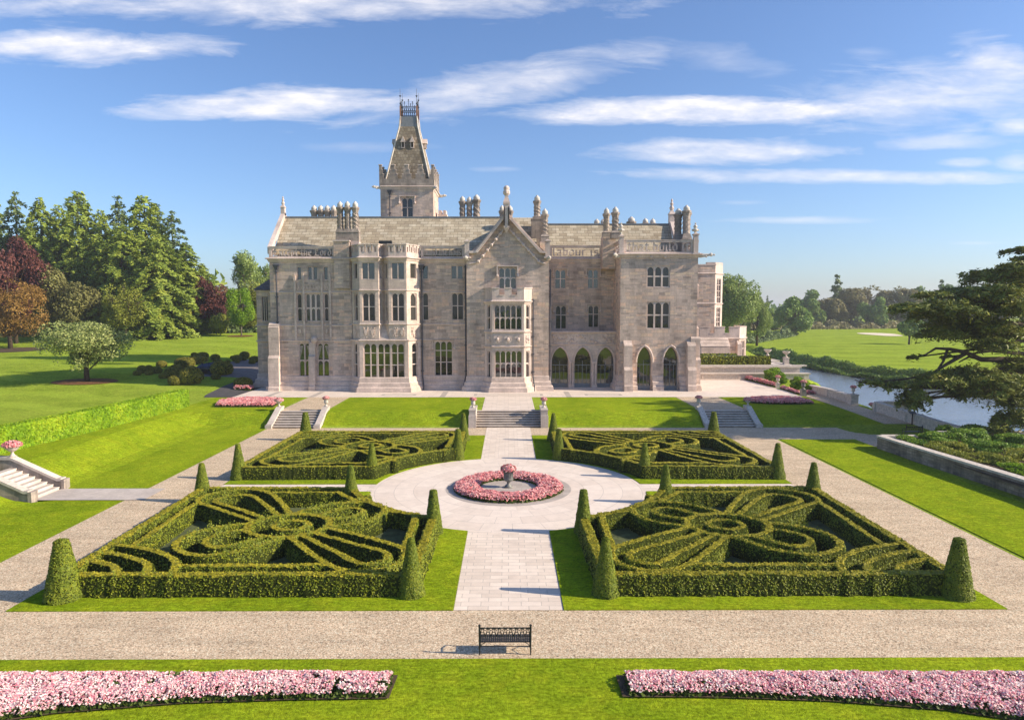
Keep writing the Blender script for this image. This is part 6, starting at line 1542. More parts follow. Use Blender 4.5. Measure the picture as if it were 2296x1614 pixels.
for sx_ in (-1, 1):
    for sy_ in (-1, 1):
        x, y = scx+sx_*b2, tcy+sy_*b2y; fi.tube([(x, y, zc2), (x, y, zf)], [0.05, 0.02], 5); ballm(fi, (x, y, zf-1.0), 0.12, 6, 4); ballm(fi, (x, y, zf-2.0), 0.12, 6, 4); fi.tube([(x-0.16, y, zf-0.95), (x+0.16, y, zf-0.95)], 0.03, 4)
        ru.box(x-0.09, x+0.09, y-0.09, y+0.09, tzt-1.0, zc2+0.1)
fi.build('lightning_spike', 'iron', manor); ru.build('corner_post', 'rust_iron', manor)
grotesque(tx0, ty, tzc-0.15, -0.9, -0.25, 0.9); grotesque(tx1, ty, tzc-0.2, 0.5, -0.4, 0.8); grotesque(tx1, ty+td, tzc-0.2, 1.0, -0.1, 0.9)
# turret end behind the tower
mm = MB(); x0t, x1t = xat(R3, 900, 1470, 98), xat(R3, 998, 1470, 98); zt_ = zat(R3, 950, 1470, 98); mm.box(x0t, x1t, 98, 100, 17, zt_)
for k in range(2): mm.box(x0t+0.1+k*(x1t-x0t)*0.5, x0t+0.1+(k+0.62)*(x1t-x0t)*0.5, 98.01, 99.9, zt_, zt_+0.55)
mm.build('stair_turret', 'trim', manor)

flush()
# ---- rear right wing
py_ = 112.0
wx0, wx1 = xat(C5, 200, 400, py_), xat(C5, 415, 400, py_); wz0 = 2.85; wz1 = zat(C5, 330, 95, py_)
Wp = Panel((wx0, py_), (wx1, py_), wz0, wz1); Wc = Panel((wx1, py_), (wx1+1.75, py_+1.75), wz0, zat(C5, 450, 68, py_)); Wr = Panel((wx1+1.75, py_+1.75), (wx1+1.75, py_+12), wz0, wz1)
wing = MB()
for Y0, Y1 in ((250, 515), (565, 770)): z1_, z0_ = zat(C5, 448, Y0, py_+0.9), zat(C5, 448, Y1, py_+0.9); window(Wc, (Wc.w*0.25, Wc.w*0.78, z0_, z1_), 2, (0.25, 0.5, 0.75), 'top', fr=0.08, mul=0.12)
Wp.wall(wing); wo = wing.build('wing_wall', 'ashlar', manor)
wt = MB(); Wc.wall(wt); Wr.wall(wt); wt.build('wing_bay', 'trim', manor)
wpath = [(wx0, py_), (wx1, py_), (wx1+1.75, py_+1.75), (wx1+1.75, py_+12)]
for Y in (190, 520): string(mould, wpath, zat(C5, 330, Y, py_), 0.16, 0.3)
wl_ = MB(); zt_ = zat(C5, 450, 68, py_)
wl_.box(wx1-1.5, wx1, py_+0.003, py_+0.4, wz1, zt_); wl_.box(wx0, wx1+0.1, py_-0.08, py_+0.4, wz1-0.1, wz1+0.08); wl_.face([(wx0, py_, wz1-0.5), (wx1, py_, wz1-0.5), (wx1+1.7, py_+1.75, wz1-0.5), (wx1+1.7, py_+12, wz1-0.5), (wx0, py_+12, wz1-0.5)]); wl_.build('wing_parapet', 'trim', manor)
# low battlemented porch of the wing
q0, q1 = wx0+0.5, xat(C5, 682, 900, py_-1.2); qz = zat(C5, 600, 770, py_-1.2); qy = py_-1.2
PO = [(q0, qy), (q1, qy), (q1+2.0, qy+2.6), (q1+2.4, qy+9)]
pz = qz-1.9
pps = [Panel(PO[i], PO[i+1], wz0, pz) for i in range(3)]
window(pps[1], (pps[1].w*0.22, pps[1].w*0.78, wz0+0.15, zat(C5, 750, 925, py_)), 2, (0.5,), '', fr=0.12, mul=0.14)
pm = MB(); [p.wall(pm) for p in pps]; pm.face([(x, y, pz+0.02) for x, y in PO]+[(q0, qy+9, pz+0.02)]); pm.build('porch_wall', 'ashlar', manor)
string(mould, PO, pz, 0.18, 0.3)
battlement(PO, pz+0.1, qz, 'battlement', 2.1, 0.75, False)
bm_ = MB(); bx = xat(C5, 440, 950, qy)
bm_.hexa([(bx-3.0, qy-1.5, wz0), (bx+1.6, qy-1.5, wz0), (bx+1.6, qy, wz0), (bx-3.0, qy, wz0), (bx-3.0, qy-1.5, zat(C5, 440, 985, qy)), (bx+1.6, qy-1.5, zat(C5, 440, 985, qy)), (bx+1.6, qy, zat(C5, 440, 985, qy)), (bx-3.0, qy, zat(C5, 440, 985, qy))])
for k in range(3):
    z = zat(C5, 440, 980-k*32, qy); bm_.hexa([(bx-3.05, qy-1.55+k*0.5, z), (bx+1.65, qy-1.55+k*0.5, z), (bx+1.65, qy, z), (bx-3.05, qy, z), (bx-3.05, qy-1.1+k*0.5, z+0.42), (bx+1.65, qy-1.1+k*0.5, z+0.42), (bx+1.65, qy, z+0.42), (bx-3.05, qy, z+0.42)])
bm_.build('buttress', 'dressed', manor)
butt_part(q1-0.1, qy, 0.7, [(zat(C5, 690, 960, qy), 0.6)])
# side details seen on the east face of the right block
for Yt, Yb, pr in ((330, 470, .7), (520, 760, .55), (790, 930, .8)):
    m = MB(); z1_, z0_ = zat(C5, 225, Yt, 84), zat(C5, 225, Yb, 84); m.box(xs1-0.02, xs1+pr, 82.6, 86.5, z0_, z1_); m.frus(xs1+pr/2, 84.55, z1_, z1_+0.35, pr/2+0.08, 2.05, pr/4, 1.9); m.frus(xs1+pr/2, 84.55, z0_-0.35, z0_-0.002, pr/4, 1.5, pr/2, 1.9); m.build('side_oriel', 'trim', manor)

flush()
# ---- rainwater pipes
def pipe(x, y, z0, z1, bend=0.0, hopper=True):
    m = MB(); m.tube([(x, y, z1), (x, y, z0+1.8), (x+bend*0.2, y-0.25, z0+1.2), (x+bend*0.4, y-0.62, z0+0.5), (x+bend*0.4, y-0.72, z0)], 0.085, 8)
    for k in range(5): z = z0+2.2+(z1-z0-2.5)*k/4; m.box(x-0.15, x+0.15, y-0.11, y+0.12, z, z+0.12)
    if hopper: m.frus(x, y, z1, z1+0.5, 0.12, 0.1, 0.30, 0.2); m.box(x-0.34, x+0.34, y-0.22, y+0.2, z1+0.5, z1+0.62)
    m.build('drainpipe', 'pipe', manor)
pipe(xat(R1, 260, 900, p1), p1-0.14, TZ, zat(R1, 258, 560, p1)); pipe(xat(R1, 1392, 900, p3)+0.1, p3-0.16, TZ, zat(R1, 1388, 560, p3), 0.5); pipe(xat(R1, 1742, 900, p3), p3-0.16, TZ, zat(R1, 1745, 520, p3), -0.5, False)
pipe(xat(R2, 553, 1100, p4), p4-0.15, TZ, zat(R2, 550, 870, p4), 0.4, False); pipe(g1+0.25, p4+1.2, TZ, zat(R2, 665, 660, p4+1.2), 0.0, False); pipe(tx0+1.3, ty-0.15, 15, zat(R3, 375, 1260, ty), 0, True)
fldl = MB(); fx_ = xat(R1, 1100, 342, 79.6); fz_ = zat(R1, 1100, 348, 79.6); fldl.box(fx_-0.75, fx_+0.75, 80.2, 80.7, fz_, fz_+0.35); fldl.tube([(fx_, 80.45, fz_-0.5), (fx_, 80.45, fz_)], 0.05, 5); fldl.build('floodlight', 'iron', manor)
# white tables seen just inside the loggia doors
# ------------------------------------------------------------------ flower beds
def in_poly(P, poly):
    x, y = P[:, 0], P[:, 1]; c = np.zeros(len(P), bool); n = len(poly)
    for i in range(n):
        (x1, y1), (x2, y2) = poly[i], poly[(i+1) % n]
        m = ((y1 > y) != (y2 > y)) & (x < (x2-x1)*(y-y1)/((y2-y1) if y2 != y1 else 1e-9)+x1)
        c ^= m
    return c
def poly_pts(poly, dens, seed, hole=None):
    g = np.random.default_rng(seed); a = np.array(poly); lo, hi = a.min(0), a.max(0)
    n = int(dens*(hi[0]-lo[0])*(hi[1]-lo[1])); P = g.uniform(lo, hi, (n, 2)); m = in_poly(P, poly)
    if hole is not None: m &= ~in_poly(P, hole)
    return P[m]
def edge_dist(P, poly):
    d = np.full(len(P), 9.0)
    for i in range(len(poly)):
        a = np.array(poly[i]); b = np.array(poly[(i+1) % len(poly)]); ab = b-a; t = np.clip(((P-a)@ab)/(ab@ab+1e-9), 0, 1); d = np.minimum(d, np.linalg.norm(P-a-t[:, None]*ab, axis=1))
    return d
def blossoms(P, z, size, seed, material, name, parent):
    """each blossom a small cupped rosette of three petals"""
    g = np.random.default_rng(seed); n = len(P); Q = np.column_stack([P, z])
    parts = []
    N0 = np.column_stack([g.normal(0, 0.35, n), g.normal(-0.25, 0.35, n), np.ones(n)])
    for k in range(2):
        a = g.uniform(0, 6.28, n); off = np.column_stack([np.cos(a), np.sin(a), np.zeros(n)])*size*0.22
        parts.append(leaf_cards(Q+off*(k > 0), N0+off*8*(k > 0)+g.normal(0, 0.25, (n, 3)), size, 1.0, 0.25, seed+k))
    return quads(name, *join_q(parts), material, parent)
def flower_bed(poly, h, label, seed, dens=170, size=0.085, material='pink', hole=None, soilm='soil', rim=0.16, lift=0.0, drape=False, clip=0):
    c = np.mean(np.array(poly), 0); zb = (lambda P: terr(P[:, 0], P[:, 1])) if drape else (lambda P: np.zeros(len(P)))
    t = thing('flower_bed', (c[0], c[1], float(zb(np.array([c]))[0])+lift), label, 'flower bed')
    so_ = sheet('soil', poly, soilm, 0.05+lift, drape=drape); del so_['kind']; attach(so_, t)
    P = poly_pts(poly, dens, seed, hole); d = edge_dist(P, poly)
    if clip: d = np.where(np.abs(P[:, 0]) < clip, 0, d)
    if hole is not None: d = np.minimum(d, edge_dist(P, hole))
    P = P[d > rim]; d = d[d > rim]-rim
    kp = vnoise(P[:, 0]*1.0, P[:, 1]*1.0, 0.33, seed+3)+0.35*vnoise(P[:, 0], P[:, 1], 0.12, seed+4) > -0.40
    P = P[kp]; d = d[kp]
    g = np.random.default_rng(seed+1)
    top = h*(0.45+0.55*np.clip(d/0.28, 0, 1)**0.6)*(1+0.38*vnoise(P[:, 0], P[:, 1], 0.30, seed))
    z = zb(P)+lift+0.05+top*(1-0.35*g.random(len(P))**3)
    blossoms(P, z, size, seed, material, 'blossoms', t)
    P2 = poly_pts(poly, dens*0.9, seed+5, hole); d2 = edge_dist(P2, poly)
    if clip: d2 = np.where(np.abs(P2[:, 0]) < clip, 0, d2)
    if hole is not None: d2 = np.minimum(d2, edge_dist(P2, hole))
    P2 = P2[d2 > rim*0.8]; d2 = d2[d2 > rim*0.8]-rim*0.8
    z2 = zb(P2)+lift+0.04+h*(0.4+0.6*np.clip(d2/0.3, 0, 1))*0.62*g.random(len(P2))
    quads('leaves', *leaf_cards(np.column_stack([P2, z2]), np.column_stack([g.normal(0, .6, len(P2)), g.normal(-.4, .6, len(P2)), np.ones(len(P2))]), 0.10, 1.6, 0.5, seed+6), 'flower_leaf', t)
    return t
flower_bed([(-3.30, 19.62), (-16.5, 19.62), (-18, 17.2), (-18, 14.6), (-14.6, 17.05), (-12.2, 17.75), (-9, 18.2), (-6, 18.35), (-3.36, 18.4)], 0.29, 'long curved bed of pink and white flowers on the front lawn, left of the bench', 61, 900, 0.055, 'pink_pale', rim=0.07, lift=0.03, clip=3.45)
flower_bed([(3.20, 19.58), (3.22, 18.45), (6, 18.4), (9, 18.2), (12, 17.75), (14.4, 17.0), (18, 14.6), (18, 17.2), (16.5, 19.5)], 0.29, 'long curved bed of pink and white flowers on the front lawn, right of the bench', 62, 900, 0.055, 'pink_pale', rim=0.07, lift=0.03, clip=3.45)
ring_o = arc(GC, 3.36, 0, 360, 48)[:-1]; ring_i = arc(GC, 1.75, 0, 360, 32)[:-1]
sheet('stone_ring', arc(GC, 3.82, 0, 360, 72)[:-1], 'paving_grey', 0.024, drape=False)
flower_bed(ring_o, 0.34, 'round ring of pink flowers at the centre of the paved court', 63, 380, 0.085, 'pink', hole=ring_i, soilm='paving_grey', rim=0.04, lift=-0.02)
flower_bed([(-29.0, 66.9), (-23.2, 66.9), (-23.5, 69.5), (-24.5, 72.2), (-28.2, 72.2), (-30, 70)], 0.36, 'oval pink flower bed on the upper left bank beside the left steps', 64, 264, 0.13, 'pink', rim=0.1, drape=True)
flower_bed([(25.0, 69.4), (26.5, 68.6), (29.5, 68.4), (31.4, 69.2), (31.0, 71.6), (29, 72.6), (26, 72.4), (24.6, 71)], 0.36, 'shaded pink flower bed on the upper right bank beside the right steps', 65, 264, 0.13, 'pink', rim=0.1, drape=True)
flower_bed([(32.0, 94.0), (32.85, 83.6), (33.5, 83.6), (33.0, 94.0)], 0.5, 'narrow pink flower strip along the terrace edge behind the first urn', 66, 330, 0.13, 'pink', rim=0.05, lift=1.2)
flower_bed([(32.9, 82.2), (32.75, 76.4), (33.3, 76.4), (33.6, 82.2)], 0.35, 'narrow pink flower strip between the two terrace-edge urns', 67, 330, 0.13, 'pink', rim=0.05, lift=1.2)
flower_bed([(-30.4, 81.4), (-33.0, 82.6), (-32.6, 80.3), (-30.4, 80.1)], 0.55, 'small pink border at the west corner of the house', 68, 242, 0.13, 'pink', rim=0.05, lift=1.2)
flower_bed([(33.3, 76.6), (35.0, 76.8), (34.9, 78.0), (33.5, 78.2)], 0.4, 'small pink clump beside the river wall', 69, 330, 0.13, 'pink', rim=0.05, lift=1.1)

# ------------------------------------------------------------------ urns
def urn(x, y, z, h, label, kind='campana', stone='urn_stone', flowers=True, group=None, ped=0.0):
    t = thing('flower_urn', (x, y, z), label, 'urn', group); mb = MB(); s = h
    if ped: mb.box(x-ped*0.36, x+ped*0.36, y-ped*0.36, y+ped*0.36, z, z+ped*0.95); mb.box(x-ped*0.42, x+ped*0.42, y-ped*0.42, y+ped*0.42, z+ped*0.95, z+ped*1.07); mb.box(x-ped*0.42, x+ped*0.42, y-ped*0.42, y+ped*0.42, z-0.02, z+ped*0.12); mb.build('pedestal', stone, t); z += ped*1.07; mb = MB()
    mb.box(x-0.21*s, x+0.21*s, y-0.21*s, y+0.21*s, z, z+0.06*s)
    if kind == 'campana': prof = [(0.20, .06), (0.19, .09), (0.10, .18), (0.075, .24), (0.10, .27), (0.09, .30), (0.22, .36), (0.265, .44), (0.25, .52), (0.235, .75), (0.25, .86), (0.31, .93), (0.33, .96), (0.29, .98), (0.26, .93)]; fr, fz = 0.34, 0.97
    else: prof = [(0.22, .06), (0.20, .10), (0.10, .24), (0.08, .34), (0.13, .40), (0.30, .50), (0.46, .68), (0.48, .74), (0.55, .82), (0.56, .86), (0.50, .87), (0.42, .78)]; fr, fz = 0.56, 0.86
    mb.lathe([(r*s, zz*s) for r, zz in prof], (x, y, z), 16); mb.build('bowl', stone, t, True)
    if kind == 'campana' and h > 1.0:
        f = MB()
        for k in range(18):
            a = k*2*math.pi/18; f.tube([(x+(0.245*s)*math.cos(a), y+0.245*s*math.sin(a), z+.53*s), (x+0.24*s*math.cos(a), y+.24*s*math.sin(a), z+.76*s), (x+.262*s*math.cos(a), y+.262*s*math.sin(a), z+.88*s)], 0.022*s, 4)
        f.build('flutes', stone, t)
    if flowers:
        g = np.random.default_rng(int(abs(x*13+y*7))); n = 520; v = g.normal(0, 1, (n, 3)); v[:, 2] = np.abs(v[:, 2])*0.75-0.1; v /= np.linalg.norm(v, axis=1, keepdims=True)
        P = np.array([x, y, z+fz*s])+v*np.array([fr, fr, fr*0.62])*s*1.18*(1-0.22*g.random((n, 1))**2)
        quads('flowers', *leaf_cards(P, v, 0.10*s+0.03, 1.0, 0.4, 5), 'pink', t)
        P = np.array([x, y, z+fz*s-0.01])+v*np.array([fr, fr, fr*0.5])*s*1.02
        quads('leaves', *leaf_cards(P[:260], v[:260], 0.13*s, 1.5, 0.6, 6), 'flower_leaf', t)
    return t
urn(0.0, 41.15, 0.03, 1.16, 'tall fluted dark lead urn heaped with pink flowers at the centre of the flower ring', 'campana', 'urn_lead')
# ------------------------------------------------------------------ garden steps
def steps(name, x0, x1, y0, y1, n, z0, z1, label, stone='white_stone', axis='y', wall=0.55, group=None, wallst=None, flat_wall=False, hw=0.22):
    """n risers from (y0, z0) up to (y1, z1); axis 'x' climbs towards -x"""
    c = ((x0+x1)/2, y0, z0) if axis == 'y' else (y0, (x0+x1)/2, z0)
    t = thing(name, c, label, 'steps', group); tr = (y1-y0)/n; rs = (z1-z0)/n
    def bx(m, a0, a1, b0, b1, c0, c1):
        if axis == 'y': m.box(a0, a1, min(b0, b1), max(b0, b1), c0, c1)
        else: m.box(min(b0, b1), max(b0, b1), a0, a1, c0, c1)
    for k in range(n):
        m = MB(); q_ = MB(); b0 = y0+k*tr; zt = z0+(k+1)*rs
        bx(m, x0, x1, b0, b0+tr*(1.0 if k < n-1 else 1.15), z0-0.3, zt-0.05); bx(q_, x0-0.002, x1+0.002, b0-0.03*(1 if y1 > y0 else -1), b0+tr*(1.0 if k < n-1 else 1.15), zt-0.05+0.001, zt+0.012)
        o = m.build('step', 'garden_stone' if axis == 'y' else stone, t); q_.build('tread', stone, o)  # risers darker than treads: grazing-light shade put into the stone colour
    sgn = 1 if y1 > y0 else -1
    for s, (a0, a1) in enumerate(((x0-wall, x0-0.01), (x1+0.01, x1+wall))):
        m = MB(); cpg = MB()
        def pt_(a, b, z): return (a, b, z) if axis == 'y' else (b, a, z)
        e = 0.35*sgn
        if not flat_wall:
            for (i0, i1, zz0, zz1, ex) in ((a0+0.05, a1-0.05, -0.3, hw, 0), (a0, a1, hw+0.002, hw+0.17, 0.06)):
                pr = [(y0-e*0.3, z0+zz0), (y0-e*0.3, z0+zz1), (y0+0.15*sgn, z0+zz1), (y1, z1+zz1), (y1+e*2, z1+zz1), (y1+e*2, z1+zz0 if ex else z0-0.3), (y1, z1+zz0 if ex else z0-0.3), (y0+0.15*sgn, z0+zz0)]
                (cpg if ex else m).extr([pt_(i0, b, z) for b, z in pr], pt_(i1-i0, 0, 0))
            bx(m, a0-0.03, a1+0.03, y0-e*0.9, y0-e*0.3-0.001*sgn, z0-0.3, z0+hw+0.10)
        else:
            bx(m, a0, a1, y0+0.02, y1+0.3, z0-0.3, z1+0.35); bx(m, a0-0.04, a1+0.04, y0-0.25, y0+0.018, z0-0.2, z1-0.05); bx(m, a0-0.03, a1+0.03, y0-0.02, y1+0.33, z1+0.352, z1+0.45)
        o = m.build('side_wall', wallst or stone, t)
        if cpg.f: cpg.build('coping', stone, o)
    return t
GS = 'flights of steps up the grass bank'
steps('garden_steps', -3.0, 3.0, 62.2, 64.9, 7, 0.0, 1.2, 'central flight of wide stone steps leading to the terrace', 'white_stone', flat_wall=True, wall=0.62, group=GS)
steps('garden_steps', -21.6, -17.75, 61.9, 64.7, 7, 0.0, 1.2, 'left flight of stone steps with sloping side walls and sunlit risers', 'white_stone', group=GS)
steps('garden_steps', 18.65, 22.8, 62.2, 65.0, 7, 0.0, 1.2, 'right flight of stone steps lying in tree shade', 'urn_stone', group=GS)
steps('garden_steps', 38.55, 40.9, -27.3, -30.2, 8, 0.0, 1.3, 'white stone steps climbing left at the left edge of the picture', 'white_stone', axis='x', wall=0.5, group=GS, hw=0.5, wallst='weathered_and_shaded')  # side wall bodies darker than their coping: wall shade set as stone colour
m = MB(); zt = 1.3+0.5
for y_ in (38.05, 40.91): m.box(-35, -30.91, y_, y_+0.49, 0.2, zt); m.box(-35, -30.9, y_-0.04, y_+0.53, zt, zt+0.17)
tag(m.build('parapet_wall', 'white_stone'), 'low white parapet wall at the head of the left edge steps', 'wall')
GU = 'flower urns on the garden step walls'
for x, y, z, lb, kd in ((-21.95, 64.9, 1.60, 'stone tazza urn of pink flowers on the left wall of the left steps', 'tazza'), (-17.45, 64.9, 1.60, 'stone urn of pink flowers on the right wall of the left steps', 'campana'), (-3.32, 63.6, 1.65, 'stone urn of pink flowers on the left pier of the central steps', 'campana'), (3.32, 63.6, 1.65, 'stone urn of pink flowers on the right pier of the central steps', 'campana'),
    (18.35, 65.2, 1.60, 'stone urn of pink flowers on the left wall of the right steps', 'campana'), (23.1, 65.2, 1.60, 'shaded stone urn on the right wall of the right steps', 'tazza')): urn(x, y, z, 0.80 if kd == 'campana' else 0.66, lb, kd, 'urn_stone', True, GU)
urn(-30.2, 41.15, 1.96, 0.80, 'wide white urn of pink flowers beside the left edge steps', 'tazza', 'white_stone', True)
# ------------------------------------------------------------------ iron benches
def bench(x, y, rot, label, w=1.62):
    t = thing('garden_bench', (0, 0, 0), label, 'bench'); hw = w/2; H = 0.95
    for sx_ in (-1, 1):
        m = MB(); m.tube([(sx_*hw, 0, 0), (sx_*hw, -0.0, 0.42), (sx_*hw, -0.03, H)], [0.018, 0.03, 0.032], 6); ballm(m, (sx_*hw, -0.03, H+0.03), 0.045, 6, 4); m.build('leg', 'iron', t)
        m = MB(); m.tube([(sx_*hw, 0.5, 0.0), (sx_*hw, 0.48, 0.42)], 0.024, 6); m.build('leg', 'iron', t)
        m = MB(); m.tube([(sx_*hw, -0.02, 0.68), (sx_*hw, 0.25, 0.70), (sx_*hw, 0.46, 0.64), (sx_*hw, 0.48, 0.42)], 0.02, 6); m.tube([(sx_*hw, 0, 0.2), (sx_*hw, 0.25, 0.34), (sx_*hw, 0.48, 0.2)], 0.014, 5); m.build('armrest', 'iron', t)
    m = MB(); m.tube([(-hw, -0.03, 0.90), (hw, -0.03, 0.90)], 0.022, 6); m.tube([(-hw, -0.015, 0.62), (hw, -0.015, 0.62)], 0.016, 6)
    n = 9
    for k in range(n):
        a, b = -hw+w*k/n, -hw+w*(k+1)/n; c = (a+b)/2; q = w/n
        m.tube([(a, -0.015, 0.62), (c, -0.03, 0.90)], 0.012, 5); m.tube([(c, -0.03, 0.90), (b, -0.015, 0.62)], 0.012, 5)
        m.tube([(c-q*0.34+q*0.05, -0.02, 0.72), (c-q*0.15, -0.022, 0.755), (c+q*0.15, -0.022, 0.755), (c+q*0.29, -0.02, 0.72)], 0.010, 4)
        if k < n-1: m.tube([(b-q*0.28, -0.025, 0.86), (b-q*0.12, -0.022, 0.825), (b+q*0.12, -0.022, 0.825), (b+q*0.28, -0.025, 0.86)], 0.010, 4)
        for s in (-1, 1): ballm(m, (c+s*q*0.3, -0.02, 0.715), 0.02, 5, 3); ballm(m, (a+q*0.5+s*q*0.22, -0.025, 0.865), 0.018, 5, 3)
    m.build('back_panel', 'iron', t)
    m = MB(); m.tube([(-hw, 0.0, 0.43), (hw, 0.0, 0.43)], 0.018, 5); m.tube([(-hw, 0.48, 0.43), (hw, 0.48, 0.43)], 0.018, 5)
    for k in range(24): x0 = -hw+w*(k+0.5)/24; m.box(x0-0.026, x0+0.026, 0.0, 0.48, 0.425+0.001*(k % 2), 0.445)
    for k in range(5): y0 = 0.05+0.095*k; m.box(-hw+0.02, hw-0.02, y0-0.016, y0+0.016, 0.435, 0.45)
    m.build('seat', 'iron', t)
    m = MB(); m.tube([(-hw, 0.02, 0.28), (hw, 0.02, 0.28)], 0.014, 5)
    for s in (-1, 1): m.tube([(s*hw*0.97, 0.02, 0.26), (s*hw*0.90, 0.02, 0.35), (s*hw*0.74, 0.02, 0.42)], 0.012, 5)
    m.build('stretcher', 'iron', t)
    t.location = (x, y, 0.006); t.rotation_euler = (0, 0, rot); return t
bench(-0.11, 20.92, 0, 'black wrought-iron garden bench seen from behind on the front gravel')
bench(34.6, 57.4, 0.05, 'small distant black iron bench standing on the shaded gravel behind the raised bed', 1.45)
# ------------------------------------------------------------------ car on the drive
def car(loc, rot, label):
    t = thing('parked_car', (0, 0, 0), label, 'car')
    ST = [(-2.42, .55, .70, .42, .74), (-2.30, .78, .86, .34, .84), (-1.7, .88, .93, .26, .95), (-1.0, .90, .94, .24, .95), (0, .91, .94, .23, .93), (0.9, .91, .93, .24, .92), (1.5, .90, .90, .26, .87), (2.1, .82, .80, .30, .76), (2.38, .62, .66, .38, .62)]
    Vb = []; n = 12
    for x, wb, wt, zb, zt in ST:
        pr = [(0, zb), (wb*.9, zb), (wb, zb+.08), (wb*1.0, (zb+zt)/2), (wt, zt-.10), (wt*.86, zt), (0, zt+.02)]
        Vb += [(x, -a, z) for a, z in pr]+[(x, a, z) for a, z in pr[::-1][1:-1]]
    m = MB(); k = len(Vb)//len(ST); m.v = Vb
    for i in range(len(ST)-1):
        for j in range(k): q = (j+1) % k; m.f.append((i*k+j, (i+1)*k+j, (i+1)*k+q, i*k+q))
    m.f.append(tuple(range(k))); m.f.append(tuple((len(ST)-1)*k+j for j in range(k))[::-1])
    m.build('body', 'car_paint', t, True)
    RF = [(-1.95, .70, .90, .02), (-1.25, .66, 1.30, .36), (-0.3, .66, 1.44, .50), (0.35, .64, 1.42, .48), (1.15, .72, .92, .02)]
    m = MB(); g = MB()
    top = [(x, w*0.88, z) for x, w, z, h in RF]; low = [(-1.95, .78, .9), (-1.3, .82, .93), (-0.3, .84, .93), (0.4, .84, .92), (1.25, .80, .89)]
    for i in range(4):
        for s in (-1, 1):
            a, b = top[i], top[i+1]; c, d = low[i+1], low[i]; q = [(a[0], s*a[1], a[2]), (b[0], s*b[1], b[2]), (c[0], s*c[1], c[2]), (d[0], s*d[1], d[2])]; (g).face(q if s < 0 else q[::-1])
        a, b = top[i], top[i+1]; q = [(a[0], -a[1], a[2]), (a[0], a[1], a[2]), (b[0], b[1], b[2]), (b[0], -b[1], b[2])]; (g if i in (0, 3) else m).face(q)
    for s in (-1, 1):
        for x in (-0.35, 0.45, -1.2): m.tube([(x, s*.845, .93), (x+0.04, s*.60, 1.40)], 0.035, 5)
        m.tube([(p[0], s*p[1], p[2]) for p in top], 0.035, 5)
    g.build('window', 'roof_glass', t); m.build('roof', 'car_paint', t)
    for x in (-1.42, 1.42):
        for s in (-1, 1):
            w = MB(); w.tube([(x, s*.74, .33), (x, s*.93, .33)], 0.33, 18); o = w.build('wheel', 'rubber', t); r_ = MB(); r_.tube([(x, s*.90, .33), (x, s*.945, .33)], 0.22, 12); r_.build('rim', 'chrome', o)
    for s in (-1, 1): h = MB(); ballm(h, (2.18, s*.60, .62), 0.13, 8, 5, 0.6); h.build('headlight', 'chrome', t, True)
    h = MB(); h.tube([(0.75, -.93, .98), (0.75, -1.03, 1.0)], 0.07, 6); h.tube([(0.75, .93, .98), (0.75, 1.03, 1.0)], 0.07, 6); h.build('mirror', 'car_paint', t)
    t.location = loc; t.rotation_euler = (0, 0, rot)
cx_, cy_ = -39.6, 91.4
car((cx_, cy_, float(terr(cx_, cy_))+0.03), R(2), 'dark blue-black saloon car parked on the drive behind the clipped mounds')
# ------------------------------------------------------------------ river side: walls, upper terrace, raised bed
def low_wall(name, pts, h, w, label, mat_, capm='urn_stone', piers=True, dz=-0.6):
    t = thing(name, (pts[0][0], pts[0][1], float(terr(*pts[0]))), label, 'wall')
    b = MB(); c = MB(); pr = MB()
    for i, (P0, P1) in enumerate(zip(pts[:-1], pts[1:])):
        P0 = Vector(P0); P1 = Vector(P1); d = (P1-P0); n = Vector((d.y, -d.x)).normalized(); k = max(1, int(d.length/3))
        for j in range(k):
            a, e = P0+d*j/k, P0+d*(j+1)/k; za, ze_ = H_(a), H_(e)
            q = [a-n*w/2, e-n*w/2, e+n*w/2, a+n*w/2]
            b.hexa([(v.x, v.y, min(za, ze_)+dz) for v in q]+[(q[0].x, q[0].y, za+h), (q[1].x, q[1].y, ze_+h), (q[2].x, q[2].y, ze_+h), (q[3].x, q[3].y, za+h)])
            q = [a-n*(w/2+.07), e-n*(w/2+.07), e+n*(w/2+.07), a+n*(w/2+.07)]
            c.hexa([(q[0].x, q[0].y, za+h+.002), (q[1].x, q[1].y, ze_+h+.002), (q[2].x, q[2].y, ze_+h+.002), (q[3].x, q[3].y, za+h+.002), (q[0].x, q[0].y, za+h+.15), (q[1].x, q[1].y, ze_+h+.15), (q[2].x, q[2].y, ze_+h+.15), (q[3].x, q[3].y, za+h+.15)])
            if piers: pr.box(a.x-w/2-.06, a.x+w/2+.06, a.y-.2, a.y+.2, za+dz, za+h-.003)
    b.build('wall_body', mat_, t); c.build('coping', capm, t)
    if piers: pr.build('pier', mat_, t)
    return t
H_ = lambda v: 1.2*max(0.0, min(1.0, (v.y-58.5)/15.5))
low_wall('river_wall', [(34.95, 79.0), (36.0, 70.8)], 0.75, 0.45, 'stretch of river wall beyond the terrace urns, ending at an urn pier', 'urn_stone')
low_wall('river_wall', [(36.75, 67.4), (37.4, 63.2), (38.05, 58.7), (38.55, 50.2), (39.8, 40), (41, 28)], 0.85, 0.45, 'long river wall running towards the cedar', 'urn_stone')
low_wall('river_wall', [(37.2, 67.6), (40.2, 67.9)], 0.8, 0.4, 'short return wall at the head of the landing steps', 'urn_stone')
H_ = lambda v: 0.0
low_wall('garden_wall', [(29.1, 52.6), (29.4, 48), (30.1, 40), (30.6, 33), (31, 20)], 0.92, 0.5, 'old mossy stone wall along the edge of the planted raised bed', 'garden_stone', 'urn_stone', False)
